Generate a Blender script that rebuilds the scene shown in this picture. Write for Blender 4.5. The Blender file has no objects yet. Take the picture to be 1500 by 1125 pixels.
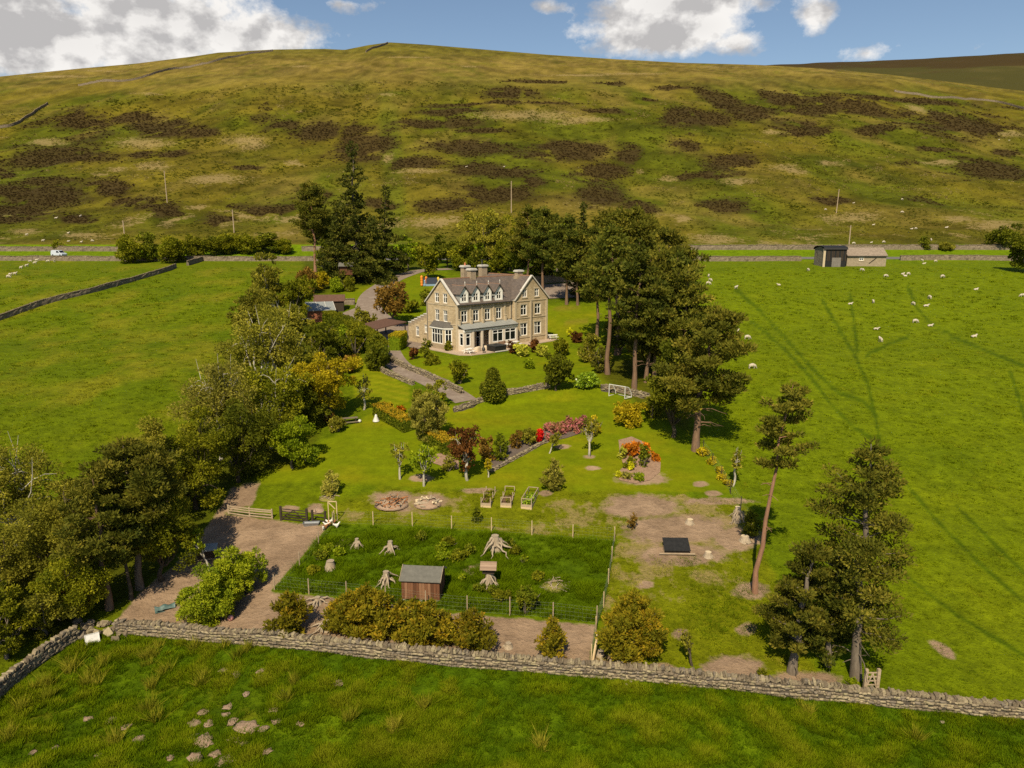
import bpy, bmesh, math, random
import numpy as np
from mathutils import Vector, Matrix
R = math.radians
rng = np.random.default_rng(7)
random.seed(7)
sc = bpy.context.scene
COL = sc.collection

# ------------------------------------------------------------------ camera
PITCH = 12.0
CAMZ = 20.0
FPX, CX, CY = 1040.0, 750.0, 562.5
cs, sn = math.cos(R(PITCH)), math.sin(R(PITCH))
cam_d = bpy.data.cameras.new('camera')
cam_d.sensor_fit = 'HORIZONTAL'
cam_d.angle = 2 * math.atan(750.0 / FPX)
cam_d.clip_start = 0.5
cam_d.clip_end = 6000
cam = bpy.data.objects.new('camera', cam_d)
cam.location = (0, 0, CAMZ)
cam.rotation_euler = (R(90 - PITCH), 0, 0)
COL.objects.link(cam)
sc.camera = cam

# ------------------------------------------------------------------ sun, sky, exposure
SUN_AZ = 13.0     # shadows run away from the camera and this many degrees to its right
SUN_EL = 48.0
sun_d = bpy.data.lights.new('sun', 'SUN')
sun_d.energy = 5.0
sun_d.angle = R(0.53)
sun_d.color = (1.0, 0.87, 0.62)
sun = bpy.data.objects.new('sun', sun_d)
sun.location = (-40, -90, 120)
ldir = Vector((math.sin(R(SUN_AZ)) * math.cos(R(SUN_EL)), math.cos(R(SUN_AZ)) * math.cos(R(SUN_EL)), -math.sin(R(SUN_EL))))
sun.rotation_euler = ldir.to_track_quat('-Z', 'Y').to_euler()
COL.objects.link(sun)

w = bpy.data.worlds.new('World')
sc.world = w
w.use_nodes = True
wn, wl = w.node_tree.nodes, w.node_tree.links
wn.clear()


def wnode(t, **kw):
    n = wn.new(t)
    for k, v in kw.items():
        setattr(n, k, v)
    return n


def wmath(op, a, b=None, c=None, clamp=False):
    n = wn.new('ShaderNodeMath')
    n.operation = op
    n.use_clamp = clamp
    for i, v in enumerate((a, b, c)):
        if v is None:
            continue
        if isinstance(v, (int, float)):
            n.inputs[i].default_value = v
        else:
            wl.new(v, n.inputs[i])
    return n.outputs[0]


sky = wnode('ShaderNodeTexSky', sky_type='NISHITA')
sky.sun_disc = False
sky.sun_elevation = R(SUN_EL)
sky.sun_rotation = R(180 + SUN_AZ)
sky.altitude = 300
sky.air_density = 1.0
sky.dust_density = 0.5
sky.ozone_density = 1.6
tc = wnode('ShaderNodeTexCoord')
sep = wnode('ShaderNodeSeparateXYZ')
wl.new(tc.outputs['Generated'], sep.inputs[0])
az = wmath('ARCTAN2', sep.outputs[0], sep.outputs[1])          # 0 = straight ahead, + to the right
el = wmath('ARCSINE', sep.outputs[2])
cmb = wnode('ShaderNodeCombineXYZ')
wl.new(az, cmb.inputs[0])
wl.new(wmath('MULTIPLY', el, 1.35), cmb.inputs[1])


def wnoise(scale, detail, rough, off=(0, 0, 0)):
    m = wnode('ShaderNodeMapping')
    m.inputs['Location'].default_value = off
    wl.new(cmb.outputs[0], m.inputs[0])
    n = wnode('ShaderNodeTexNoise')
    n.inputs['Scale'].default_value = scale
    n.inputs['Detail'].default_value = detail
    n.inputs['Roughness'].default_value = rough
    wl.new(m.outputs[0], n.inputs['Vector'])
    return n.outputs[0]


def px_dir(px, py):
    xc, yc = (px - CX) / FPX, (CY - py) / FPX
    d = Vector((xc, cs + yc * sn, -sn + yc * cs)).normalized()
    return math.atan2(d.x, d.y), math.asin(d.z)


n1 = wnoise(15.0, 10, 0.66)
# broken cumulus everywhere, with the banks the photograph shows at their places among them
dens = wmath('SUBTRACT', wnoise(3.2, 3, 0.5, (3.1, 1.7, 0)), 0.74)
dens = wmath('MULTIPLY', dens, 4.0)
clouds = [(40, 50, 400, 110, .95), (230, 25, 270, 90, .95), (340, 50, 180, 60, .9), (425, 56, 75, 30, .75), (985, 4, 165, 84, 1.0), (955, 46, 160, 48, .92), (1020, 40, 110, 50, .9),
          (1080, 62, 70, 28, .75), (900, 60, 80, 20, .55), (1197, 20, 44, 42, .56), (1270, 78, 56, 20, .56), (505, 6, 70, 20, .40), (800, 10, 40, 14, .38)]
for (px, py, rx, ry, pk) in clouds:
    a0, e0 = px_dir(px, py)
    a1, _ = px_dir(px + rx, py)
    _, e1 = px_dir(px, py - ry)
    dx = wmath('DIVIDE', wmath('SUBTRACT', az, a0), abs(a1 - a0))
    dy = wmath('DIVIDE', wmath('SUBTRACT', el, e0), abs(e1 - e0))
    r2 = wmath('ADD', wmath('MULTIPLY', dx, dx), wmath('MULTIPLY', dy, dy))
    dens = wmath('MAXIMUM', dens, wmath('SUBTRACT', pk, wmath('MULTIPLY', wmath('SQRT', r2), pk)))
edge = wmath('ADD', dens, wmath('MULTIPLY', wmath('SUBTRACT', n1, 0.5), 1.5))
mask = wmath('SMOOTH_MIN', 1.0, wmath('MULTIPLY', wmath('SUBTRACT', edge, 0.15), 3.0), 0.1)
mask = wmath('MAXIMUM', mask, 0.0)
# sunlit flanks and grey undersides
bump = wmath('SUBTRACT', wnoise(16.0, 6, 0.55, (0.0, 0.0, 0)), wnoise(16.0, 6, 0.55, (0.012, -0.022, 0)))
big = wnoise(5.0, 4, 0.55, (7.0, 2.0, 0))
lit = wmath('ADD', wmath('MULTIPLY', bump, 5.5), wmath('ADD', 0.42, wmath('MULTIPLY', wmath('SUBTRACT', 0.52, big), 3.0)), clamp=True)
lit = wmath('SUBTRACT', lit, wmath('MULTIPLY', wmath('SUBTRACT', dens, 0.5, clamp=True), 0.55), clamp=True)
cramp = wnode('ShaderNodeMix', data_type='RGBA')
cramp.inputs['A'].default_value = (5.6, 5.45, 5.4, 1)
cramp.inputs['B'].default_value = (10.2, 9.9, 9.5, 1)
wl.new(lit, cramp.inputs['Factor'])
hs = wnode('ShaderNodeMix', data_type='RGBA', blend_type='MULTIPLY')
hs.inputs['Factor'].default_value = 1.0
wl.new(sky.outputs[0], hs.inputs['A'])
hs.inputs['B'].default_value = (1.16, 1.14, 1.10, 1)
mx = wnode('ShaderNodeMix', data_type='RGBA')
wl.new(mask, mx.inputs['Factor'])
wl.new(hs.outputs['Result'], mx.inputs['A'])
wl.new(cramp.outputs['Result'], mx.inputs['B'])
bg = wnode('ShaderNodeBackground')
bg.inputs['Strength'].default_value = 0.072
wl.new(mx.outputs['Result'], bg.inputs['Color'])
wo = wnode('ShaderNodeOutputWorld')
wl.new(bg.outputs[0], wo.inputs[0])

vs = sc.view_settings
vs.view_transform = 'Standard'
vs.look = 'None'
vs.exposure = 0.36
vs.gamma = 1.0
vs.use_curve_mapping = False
sc.cycles.max_bounces = 6
sc.cycles.diffuse_bounces = 2
sc.cycles.transparent_max_bounces = 12
sc.cycles.use_denoising = False


# ------------------------------------------------------------------ terrain function
def _hash(ix, iy, seed):
    h = (ix.astype(np.int64) * 374761393 + iy.astype(np.int64) * 668265263 + seed * 2147483647) & 0x7fffffff
    h = ((h ^ (h >> 13)) * 1274126177) & 0x7fffffff
    return ((h ^ (h >> 16)) & 0xffff) / 65535.0


def vnoise(x, y, seed=0):
    ix, iy = np.floor(x), np.floor(y)
    fx, fy = x - ix, y - iy
    fx, fy = fx * fx * (3 - 2 * fx), fy * fy * (3 - 2 * fy)
    a, b = _hash(ix, iy, seed), _hash(ix + 1, iy, seed)
    c, d = _hash(ix, iy + 1, seed), _hash(ix + 1, iy + 1, seed)
    return (a + (b - a) * fx) * (1 - fy) + (c + (d - c) * fx) * fy


def fbm(x, y, seed=0, oct=4):
    s, a, t = 0.0, 1.0, 0.0
    for o in range(oct):
        s = s + a * vnoise(x, y, seed + o * 17)
        t += a
        a *= 0.5
        x, y = x * 2.03 + 5.1, y * 2.03 + 1.7
    return s / t


def sstep(a, b, x):
    t = np.clip((x - a) / (b - a), 0, 1)
    return t * t * (3 - 2 * t)


_py = np.arange(-300, 236, 0.5)
_pz = np.interp(_py, [-300, -50, 0, 20, 30, 42, 50, 60, 70, 80, 90, 100, 111, 122, 135, 150, 185, 214, 226, 229, 232, 240],
                [-16, -12, -10, -9, -8.3, -7.2, -6.3, -5, -3.5, -2.0, -.6, .8, 1.7, 2.0, 3.6, 6.2, 10.3, 11.8, 14.2, 15.1, 16.48, 19.0])
_k = np.ones(7) / 7
_pzs = np.convolve(np.pad(_pz, 3, 'edge'), _k, 'valid')
YH0, YC = 232.0, 950.0
_sky = np.array([(-900, 230), (-500, 180), (-250, 142), (0, 112), (120, 100), (200, 93), (280, 83), (320, 77), (400, 72.5), (475, 71.5), (505, 73),
                 (540, 66), (570, 62), (620, 65), (680, 70), (800, 80), (900, 86.5), (1000, 92), (1110, 95), (1200, 100), (1300, 109), (1400, 121),
                 (1500, 134), (1750, 170), (2300, 230)], float)
_yc = (CY - _sky[:, 1]) / FPX
_saz = (_sky[:, 0] - CX) / FPX / (cs + _yc * sn)
_sT = (-sn + _yc * cs) / (cs + _yc * sn)
T0 = (_pzs[np.searchsorted(_py, 232.0)] - CAMZ) / 232.0
HA, HB, HF = Vector((-8.5, 110.7)), 0.0, math.atan2(13.3, 14.3)      # house corner and direction of its front
HZ = 1.75
hu = (math.cos(HF), math.sin(HF))
hv = (-math.sin(HF), math.cos(HF))


def hill_T(azm):
    return np.interp(azm, _saz, _sT)


def zf(X, Y):
    X = np.asarray(X, float)
    Y = np.asarray(Y, float)
    X, Y = np.broadcast_arrays(X, Y)
    z = np.interp(Y, _py, _pzs)
    rel = (fbm(X / 22, Y / 22, 3, 3) - .5) * 1.3 * sstep(60, 160, np.hypot(X * .9, (Y - 80) * .7) + 60 * 0) * (Y < 400)
    fld = np.clip(sstep(24, 60, np.abs(X - 3)), 0, 1)
    near = sstep(45, 38, Y)
    z = z + rel * np.maximum(fld, 0) * sstep(225, 200, Y)
    z = z + (fbm(X / 3.1, Y / 3.1, 9, 3) - .5) * .22 * np.maximum(near, fld * .8) * sstep(226, 205, Y)
    # shallow gully along the left belt of trees
    z = z - 1.6 * np.exp(-((X + 27 + (Y - 45) * .18) / 9.0) ** 2) * sstep(28, 42, Y) * sstep(110, 85, Y)
    # terrace below the house
    lx = X * 1.0
    tl = np.interp(lx, [-14, -6, 0, 13, 22], [83, 84.5, 87, 91, 91])
    z = z + 0.55 * (sstep(-.35, .35, Y - tl) - sstep(0, 14, Y - tl)) * sstep(-13, -9, lx) * sstep(24, 15, lx)
    # level platform under the house
    du = (X - HA.x) * hu[0] + (Y - HA.y) * hu[1]
    dv = (X - HA.x) * hv[0] + (Y - HA.y) * hv[1]
    ox = np.maximum(np.maximum(-3 - du, du - 22), 0)
    oy = np.maximum(np.maximum(-5 - dv, dv - 13), 0)
    wgt = sstep(9, 0, np.hypot(ox, oy))
    z = z * (1 - wgt) + HZ * wgt
    # hillside
    azm = X / np.maximum(Y, 1)
    s = np.clip((Y - YH0) / (YC - YH0), 0, 1)
    g = 1 - (1 - s) ** 2.2
    T = T0 + (hill_T(azm) - T0) * g
    zh = CAMZ + Y * T - np.maximum(Y - YC, 0) * .32
    zh = zh + ((fbm(X / 60, Y / 90, 21, 3) - .5) * 9 + (fbm(X / 14, Y / 22, 25, 3) - .5) * 2.4) * sstep(232, 290, Y) * sstep(960, 760, Y)
    return np.where(Y > YH0, zh, z)


def project(X, Y, Z):
    d = Y * cs - (Z - CAMZ) * sn
    u = Y * sn + (Z - CAMZ) * cs
    return CX + FPX * X / d, CY - FPX * u / d


_tt = np.geomspace(12, 1600, 1400)


def G(px, py):
    """ground point seen at a pixel of the photograph"""
    xc, yc = (px - CX) / FPX, (CY - py) / FPX
    D = np.array([xc, cs + yc * sn, -sn + yc * cs])
    X, Y, Z = D[0] * _tt, D[1] * _tt, CAMZ + D[2] * _tt
    below = Z < zf(X, Y)
    i = int(np.argmax(below))
    if not below[i]:
        i = len(_tt) - 1
    a, b = _tt[max(i - 1, 0)], _tt[i]
    for _ in range(24):
        m = (a + b) / 2
        if CAMZ + D[2] * m < float(zf(D[0] * m, D[1] * m)):
            b = m
        else:
            a = m
    return np.array([D[0] * b, D[1] * b, float(zf(D[0] * b, D[1] * b))])


def height_to(p, py):
    """height of a thing standing at p whose top is seen at row py"""
    yc = (CY - py) / FPX
    return CAMZ + p[1] * (-sn + yc * cs) / (cs + yc * sn) - p[2]


def depth_of(p):
    return p[1] * cs - (p[2] - CAMZ) * sn


def mpp(p):
    return depth_of(p) / FPX


# ------------------------------------------------------------------ materials
MATS = {}


def nmat(name):
    m = bpy.data.materials.new(name)
    m.use_nodes = True
    nt = m.node_tree
    nt.nodes.clear()
    out = nt.nodes.new('ShaderNodeOutputMaterial')
    bs = nt.nodes.new('ShaderNodeBsdfPrincipled')
    nt.links.new(bs.outputs[0], out.inputs[0])
    return m, nt, bs, out


def node(nt, t, ins=None, **kw):
    n = nt.nodes.new(t)
    for k, v in kw.items():
        setattr(n, k, v)
    for k, v in (ins or {}).items():
        if hasattr(v, 'is_linked') or isinstance(v, bpy.types.NodeSocket):
            nt.links.new(v, n.inputs[k])
        else:
            n.inputs[k].default_value = v
    return n


def mixc(nt, fac, a, b, mode='MIX'):
    n = nt.nodes.new('ShaderNodeMix')
    n.data_type = 'RGBA'
    n.blend_type = mode
    for key, v in (('Factor', fac), ('A', a), ('B', b)):
        if isinstance(v, bpy.types.NodeSocket):
            nt.links.new(v, n.inputs[key])
        elif key == 'Factor':
            n.inputs[key].default_value = v
        else:
            n.inputs[key].default_value = (*v[:3], 1)
    return n.outputs['Result']


def mth(nt, op, a, b=0.0, clamp=False):
    n = nt.nodes.new('ShaderNodeMath')
    n.operation = op
    n.use_clamp = clamp
    for i, v in enumerate((a, b)):
        if isinstance(v, bpy.types.NodeSocket):
            nt.links.new(v, n.inputs[i])
        else:
            n.inputs[i].default_value = v
    return n.outputs[0]


def noise(nt, vec, scale, detail=4, rough=.55):
    return node(nt, 'ShaderNodeTexNoise', {'Vector': vec, 'Scale': scale, 'Detail': detail, 'Roughness': rough}).outputs[0]


def surf(name, c1, c2, scale=3.0, rough=.8, spec=.2, bump=.3, c3=None, stretch=(1, 1, 1), metallic=0.0, bscale=None):
    """plain procedural surface: two colours broken up by noise, with relief"""
    if name in MATS:
        return MATS[name]
    m, nt, bs, out = nmat(name)
    t = node(nt, 'ShaderNodeTexCoord')
    mp = node(nt, 'ShaderNodeMapping', {'Vector': t.outputs['Object'], 'Scale': stretch})
    n = noise(nt, mp.outputs[0], scale, 6, .65)
    f = mth(nt, 'MULTIPLY', mth(nt, 'SUBTRACT', n, .32), 2.6, True)
    c = mixc(nt, f, c1, c2)
    if c3 is not None:
        n2 = noise(nt, mp.outputs[0], scale * .31, 5, .7)
        c = mixc(nt, mth(nt, 'MULTIPLY', mth(nt, 'SUBTRACT', n2, .52), 5, True), c, c3)
    nt.links.new(c, bs.inputs['Base Color'])
    bs.inputs['Roughness'].default_value = rough
    bs.inputs['Specular IOR Level'].default_value = spec
    bs.inputs['Metallic'].default_value = metallic
    if bump:
        nb = noise(nt, mp.outputs[0], bscale or scale * 3, 4)
        b = node(nt, 'ShaderNodeBump', {'Height': nb, 'Strength': bump, 'Distance': .05})
        nt.links.new(b.outputs[0], bs.inputs['Normal'])
    MATS[name] = m
    return m


def leafmat(name, dark, light, tip=None, trans=.22, rough=.7, spec=.10):
    if name in MATS:
        return MATS[name]
    dark, light = tuple(v * q for v, q in zip(dark, (2.1, 2.0, .75))), tuple(min(v * q, .8) for v, q in zip(light, (2.35, 2.2, .8)))
    tip = tuple(min(v * q, .85) for v, q in zip(tip, (2.2, 2.05, .95))) if tip else None
    trans = trans + .16
    m, nt, bs, out = nmat(name)
    at = node(nt, 'ShaderNodeAttribute', attribute_name='tint')
    oi = node(nt, 'ShaderNodeObjectInfo')
    c = mixc(nt, at.outputs['Fac'], dark, light)
    if tip is not None:
        c = mixc(nt, mth(nt, 'MULTIPLY', mth(nt, 'SUBTRACT', at.outputs['Fac'], .62), 2.4, True), c, tip)
    v = mth(nt, 'ADD', mth(nt, 'MULTIPLY', oi.outputs['Random'], .35), .82)
    c = mixc(nt, 1.0, c, node(nt, 'ShaderNodeCombineColor', {'Red': v, 'Green': v, 'Blue': v}).outputs[0], 'MULTIPLY')
    nt.links.new(c, bs.inputs['Base Color'])
    bs.inputs['Roughness'].default_value = rough
    bs.inputs['Specular IOR Level'].default_value = spec
    tr = node(nt, 'ShaderNodeBsdfTranslucent', {'Color': c})
    ms = node(nt, 'ShaderNodeMixShader', {0: trans, 1: bs.outputs[0], 2: tr.outputs[0]})
    nt.links.new(ms.outputs[0], out.inputs[0])
    MATS[name] = m
    return m


# ------------------------------------------------------------------ mesh helpers
def link(o, parent=None):
    COL.objects.link(o)
    if parent is not None:
        o.parent = parent
    return o


def mk(name, V, F, mat, parent=None, smooth=False, tint=None, uv=None, kind=None, loc=None):
    """V (n,3), F list of polys or array (m,k)"""
    me = bpy.data.meshes.new(name)
    V = np.asarray(V, np.float32)
    if isinstance(F, np.ndarray):
        k = F.shape[1]
        me.vertices.add(len(V))
        me.vertices.foreach_set('co', V.ravel())
        me.loops.add(F.size)
        me.loops.foreach_set('vertex_index', F.astype(np.int32).ravel())
        me.polygons.add(len(F))
        me.polygons.foreach_set('loop_start', np.arange(0, F.size, k, dtype=np.int32))
        me.update(calc_edges=True)
    else:
        me.from_pydata(V.tolist(), [], F)
    if smooth:
        me.polygons.foreach_set('use_smooth', np.ones(len(me.polygons), bool))
    if tint is not None:
        a = me.attributes.new('tint', 'FLOAT', 'POINT')
        a.data.foreach_set('value', np.asarray(tint, np.float32))
    if uv is not None:
        l = me.uv_layers.new(name='UVMap')
        idx = np.empty(len(me.loops), np.int32)
        me.loops.foreach_get('vertex_index', idx)
        l.data.foreach_set('uv', np.asarray(uv, np.float32)[idx].ravel())
    if mat is not None:
        me.materials.append(mat)
    o = bpy.data.objects.new(name, me)
    if loc is not None:
        o.location = loc
    if kind:
        o['kind'] = kind
    return link(o, parent)


def tag(o, label, cat, group=None):
    o['label'] = label
    o['category'] = cat
    if group:
        o['group'] = group
    return o


def thing(name, label, cat, loc=(0, 0, 0), rz=0.0, group=None):
    o = bpy.data.objects.new(name, None)
    o.empty_display_size = .2
    o.location = tuple(float(v) for v in loc)
    o.rotation_euler = (0, 0, rz)
    link(o)
    return tag(o, label, cat, group)


class B:
    """collects boxes, prisms, tubes and lathes into one mesh"""

    def __init__(s):
        s.v, s.f = [], []

    def add(s, V, F):
        o = len(s.v)
        s.v += [tuple(map(float, p)) for p in V]
        s.f += [[i + o for i in f] for f in F]
        return s

    def box(s, x0, x1, y0, y1, z0, z1, M=None):
        V = [(x, y, z) for x in (x0, x1) for y in (y0, y1) for z in (z0, z1)]
        if M is not None:
            V = [M @ Vector(p) for p in V]
        return s.add(V, [(0, 1, 3, 2), (4, 6, 7, 5), (0, 4, 5, 1), (2, 3, 7, 6), (0, 2, 6, 4), (1, 5, 7, 3)])

    def bar(s, a, b, w, h=None):
        """square bar from a to b"""
        a, b = Vector(a), Vector(b)
        h = h or w
        d = (b - a).normalized()
        up = Vector((0, 0, 1)) if abs(d.z) < .95 else Vector((1, 0, 0))
        x = d.cross(up).normalized() * w / 2
        y = x.cross(d).normalized() * h / 2
        V = [p + i * x + j * y for p in (a, b) for i, j in ((-1, -1), (1, -1), (1, 1), (-1, 1))]
        return s.add(V, [(3, 2, 1, 0), (4, 5, 6, 7), (0, 1, 5, 4), (1, 2, 6, 5), (2, 3, 7, 6), (3, 0, 4, 7)])

    def prism(s, poly, ax, lo, hi):
        """poly: 2-D outline; ax: axis it is swept along ('x','y','z')"""
        n = len(poly)

        def P(a, b, t):
            return {'x': (t, a, b), 'y': (a, t, b), 'z': (a, b, t)}[ax]
        V = [P(a, b, lo) for a, b in poly] + [P(a, b, hi) for a, b in poly]
        F = [list(range(n))[::-1], list(range(n, 2 * n))] + [(i, (i + 1) % n, n + (i + 1) % n, n + i) for i in range(n)]
        return s.add(V, F)

    def tube(s, path, rad, n=6, cap=True):
        V, F = tube_np(np.asarray(path, float), np.asarray(rad, float), n)
        s.add(V, F.tolist())
        if cap:
            o = len(s.v) - len(V)
            s.f += [[o + i for i in range(n)][::-1], [o + len(V) - n + i for i in range(n)]]
        return s

    def lathe(s, prof, n=12, c=(0, 0)):
        V, F = [], []
        for r, z in prof:
            for k in range(n):
                a = 2 * math.pi * k / n
                V.append((c[0] + r * math.cos(a), c[1] + r * math.sin(a), z))
        for i in range(len(prof) - 1):
            for k in range(n):
                F.append((i * n + k, i * n + (k + 1) % n, (i + 1) * n + (k + 1) % n, (i + 1) * n + k))
        F.append(tuple(range(n))[::-1])
        F.append(tuple(range((len(prof) - 1) * n, len(prof) * n)))
        return s.add(V, F)

    def obj(s, name, mat, parent=None, smooth=False, kind=None, loc=None):
        o = mk(name, s.v, s.f, mat, parent, smooth, kind=kind, loc=loc)
        bm = bmesh.new()
        bm.from_mesh(o.data)
        bmesh.ops.recalc_face_normals(bm, faces=bm.faces)
        bm.to_mesh(o.data)
        bm.free()
        return o


def tube_np(path, rad, n=6):
    m = len(path)
    d = np.gradient(path, axis=0)
    d /= np.linalg.norm(d, axis=1, keepdims=True) + 1e-9
    ref = np.where(np.abs(d[:, 2:3]) > .9, np.array([[1., 0, 0]]), np.array([[0, 0, 1.]]))
    if np.abs(d[:, 2]).max() > .85 and np.abs(d[:, 2]).min() < .97:
        ref = np.tile(np.array([[.31, .95, .05]]), (m, 1))
    x = np.cross(d, ref)
    x /= np.linalg.norm(x, axis=1, keepdims=True) + 1e-9
    y = np.cross(x, d)
    a = np.arange(n) * 2 * np.pi / n
    V = path[:, None] + rad[:, None, None] * (np.cos(a)[None, :, None] * x[:, None] + np.sin(a)[None, :, None] * y[:, None])
    i, k = np.meshgrid(np.arange(m - 1), np.arange(n), indexing='ij')
    F = np.stack([i * n + k, i * n + (k + 1) % n, (i + 1) * n + (k + 1) % n, (i + 1) * n + k], -1).reshape(-1, 4)
    return V.reshape(-1, 3), F


def copytree(o, parent=None):
    c = o.copy()
    link(c, parent)
    for ch in o.children:
        copytree(ch, c)
    return c

# ------------------------------------------------------------------ terrain mesh
def sd_poly(px, py, poly):
    """signed distance to a polygon, positive inside"""
    P = np.asarray(poly, float)
    d = np.full(px.shape, 1e9)
    ins = np.zeros(px.shape, bool)
    for i in range(len(P)):
        a, b = P[i], P[(i + 1) % len(P)]
        e = b - a
        t = np.clip(((px - a[0]) * e[0] + (py - a[1]) * e[1]) / (e @ e + 1e-9), 0, 1)
        d = np.minimum(d, np.hypot(px - a[0] - t * e[0], py - a[1] - t * e[1]))
        c = (a[1] > py) != (b[1] > py)
        xx = a[0] + (py - a[1]) / (e[1] if abs(e[1]) > 1e-9 else 1e-9) * e[0]
        ins ^= c & (px < xx)
    return np.where(ins, d, -d)


def d_line(px, py, pts):
    P = np.asarray(pts, float)
    d = np.full(px.shape, 1e9)
    for a, b in zip(P[:-1], P[1:]):
        e = b - a
        t = np.clip(((px - a[0]) * e[0] + (py - a[1]) * e[1]) / (e @ e + 1e-9), 0, 1)
        d = np.minimum(d, np.hypot(px - a[0] - t * e[0], py - a[1] - t * e[1]))
    return d


def ell(px, py, cx, cy, rx, ry, ang=0.0):
    c, s = math.cos(R(ang)), math.sin(R(ang))
    x, y = px - cx, py - cy
    u, v = x * c + y * s, -x * s + y * c
    return np.clip(1.0 - .5 * np.hypot(u / rx, v / ry), 0, 1)       # 0.5 at the rim


us = np.concatenate([[-9, -5, -3, -2, -1.5, -1.2, -1.05], np.linspace(-.90, .90, 720), [1.05, 1.2, 1.5, 2, 3, 5, 9]])
_yy = np.concatenate([np.linspace(24, 231.9, 9000), np.linspace(232.1, 949, 9000)])
_pp = project(0 * _yy, _yy, zf(0 * _yy, _yy))[1]
_arc = np.concatenate([[0], np.cumsum(np.maximum(np.abs(np.diff(_pp)), .00002 * 1000 / 9))])
_i232 = 9000
g_rows = np.interp(np.linspace(0, _arc[_i232 - 1], 380), _arc[:_i232], _yy[:_i232])
h_rows = np.interp(np.linspace(_arc[_i232], _arc[-1], 190), _arc[_i232:], _yy[_i232:])
g_rows = np.concatenate([[-250, -120, -60, -30, -12, 0, 8, 16], g_rows, [231.99]])
h_rows = np.concatenate([[231.99], h_rows, [950, 965, 1000, 1080]])


def grid(rows):
    Wd = np.maximum(rows + 6, 19.0)
    X = us[None, :] * Wd[:, None]
    Y = np.repeat(rows[:, None], len(us), 1)
    Z = zf(X, Y)
    n, m = X.shape
    i, j = np.meshgrid(np.arange(n - 1), np.arange(m - 1), indexing='ij')
    F = np.stack([i * m + j, i * m + j + 1, (i + 1) * m + j + 1, (i + 1) * m + j], -1).reshape(-1, 4)
    return X.ravel(), Y.ravel(), Z.ravel(), F


LAWNS = [[(330, 712), (400, 690), (470, 648), (505, 632), (545, 600), (560, 590), (610, 592), (690, 594), (880, 570), (955, 605), (1015, 660), (1080, 722), (870, 718), (790, 716), (560, 712), (470, 706)],
         [(575, 515), (612, 510), (665, 525), (690, 530), (800, 505), (850, 512), (895, 560), (880, 568), (690, 592), (672, 575), (625, 548), (578, 528)],
         [(798, 448), (872, 448), (885, 500), (800, 505)],
         [(515, 530), (550, 535), (600, 568), (600, 590), (545, 600), (520, 595)],
         [(498, 442), (505, 425), (550, 418), (525, 446)],
         [(588, 402), (616, 396), (640, 400), (650, 430), (615, 452), (580, 472), (590, 430)]]
RUN = [(488, 768), (600, 771), (900, 793), (878, 912), (770, 902), (660, 893), (560, 880), (402, 864)]
DIRT = [(330, 752), (430, 764), (486, 768), (400, 866), (560, 882), (660, 897), (770, 904), (876, 914), (864, 978), (650, 955), (480, 940), (330, 930), (165, 912), (200, 872),
        (270, 815), (300, 775), (340, 712), (385, 702), (372, 740)]
ORCH = [(480, 745), (560, 716), (870, 720), (1085, 732), (1130, 830), (1200, 990), (870, 975), (900, 793), (600, 771), (488, 768)]
FORE_TOP = [(-300, 1120), (-120, 1075), (0, 1018), (60, 970), (110, 935), (165, 925), (300, 938), (480, 953), (650, 972), (860, 988), (1050, 1005), (1200, 1020), (1350, 1035), (1500, 1050), (1900, 1090)]
TRACKS = [[(1078, 424), (1110, 452), (1150, 495), (1190, 540), (1228, 575), (1265, 588), (1285, 610)], [(1100, 470), (1150, 512), (1190, 555), (1215, 590), (1250, 625), (1275, 640)],
          [(1205, 440), (1228, 480), (1252, 520), (1272, 565), (1284, 620), (1290, 660), (1320, 700), (1370, 760), (1440, 830), (1520, 900)],
          [(1330, 420), (1342, 450), (1365, 475), (1400, 495), (1440, 512), (1510, 540)], [(1270, 520), (1300, 505), (1330, 494)], [(1400, 740), (1450, 790), (1510, 850)],
          [(1245, 430), (1252, 480), (1256, 515)], [(1310, 830), (1400, 900), (1500, 960)], [(1480, 545), (1510, 640)]]
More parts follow.
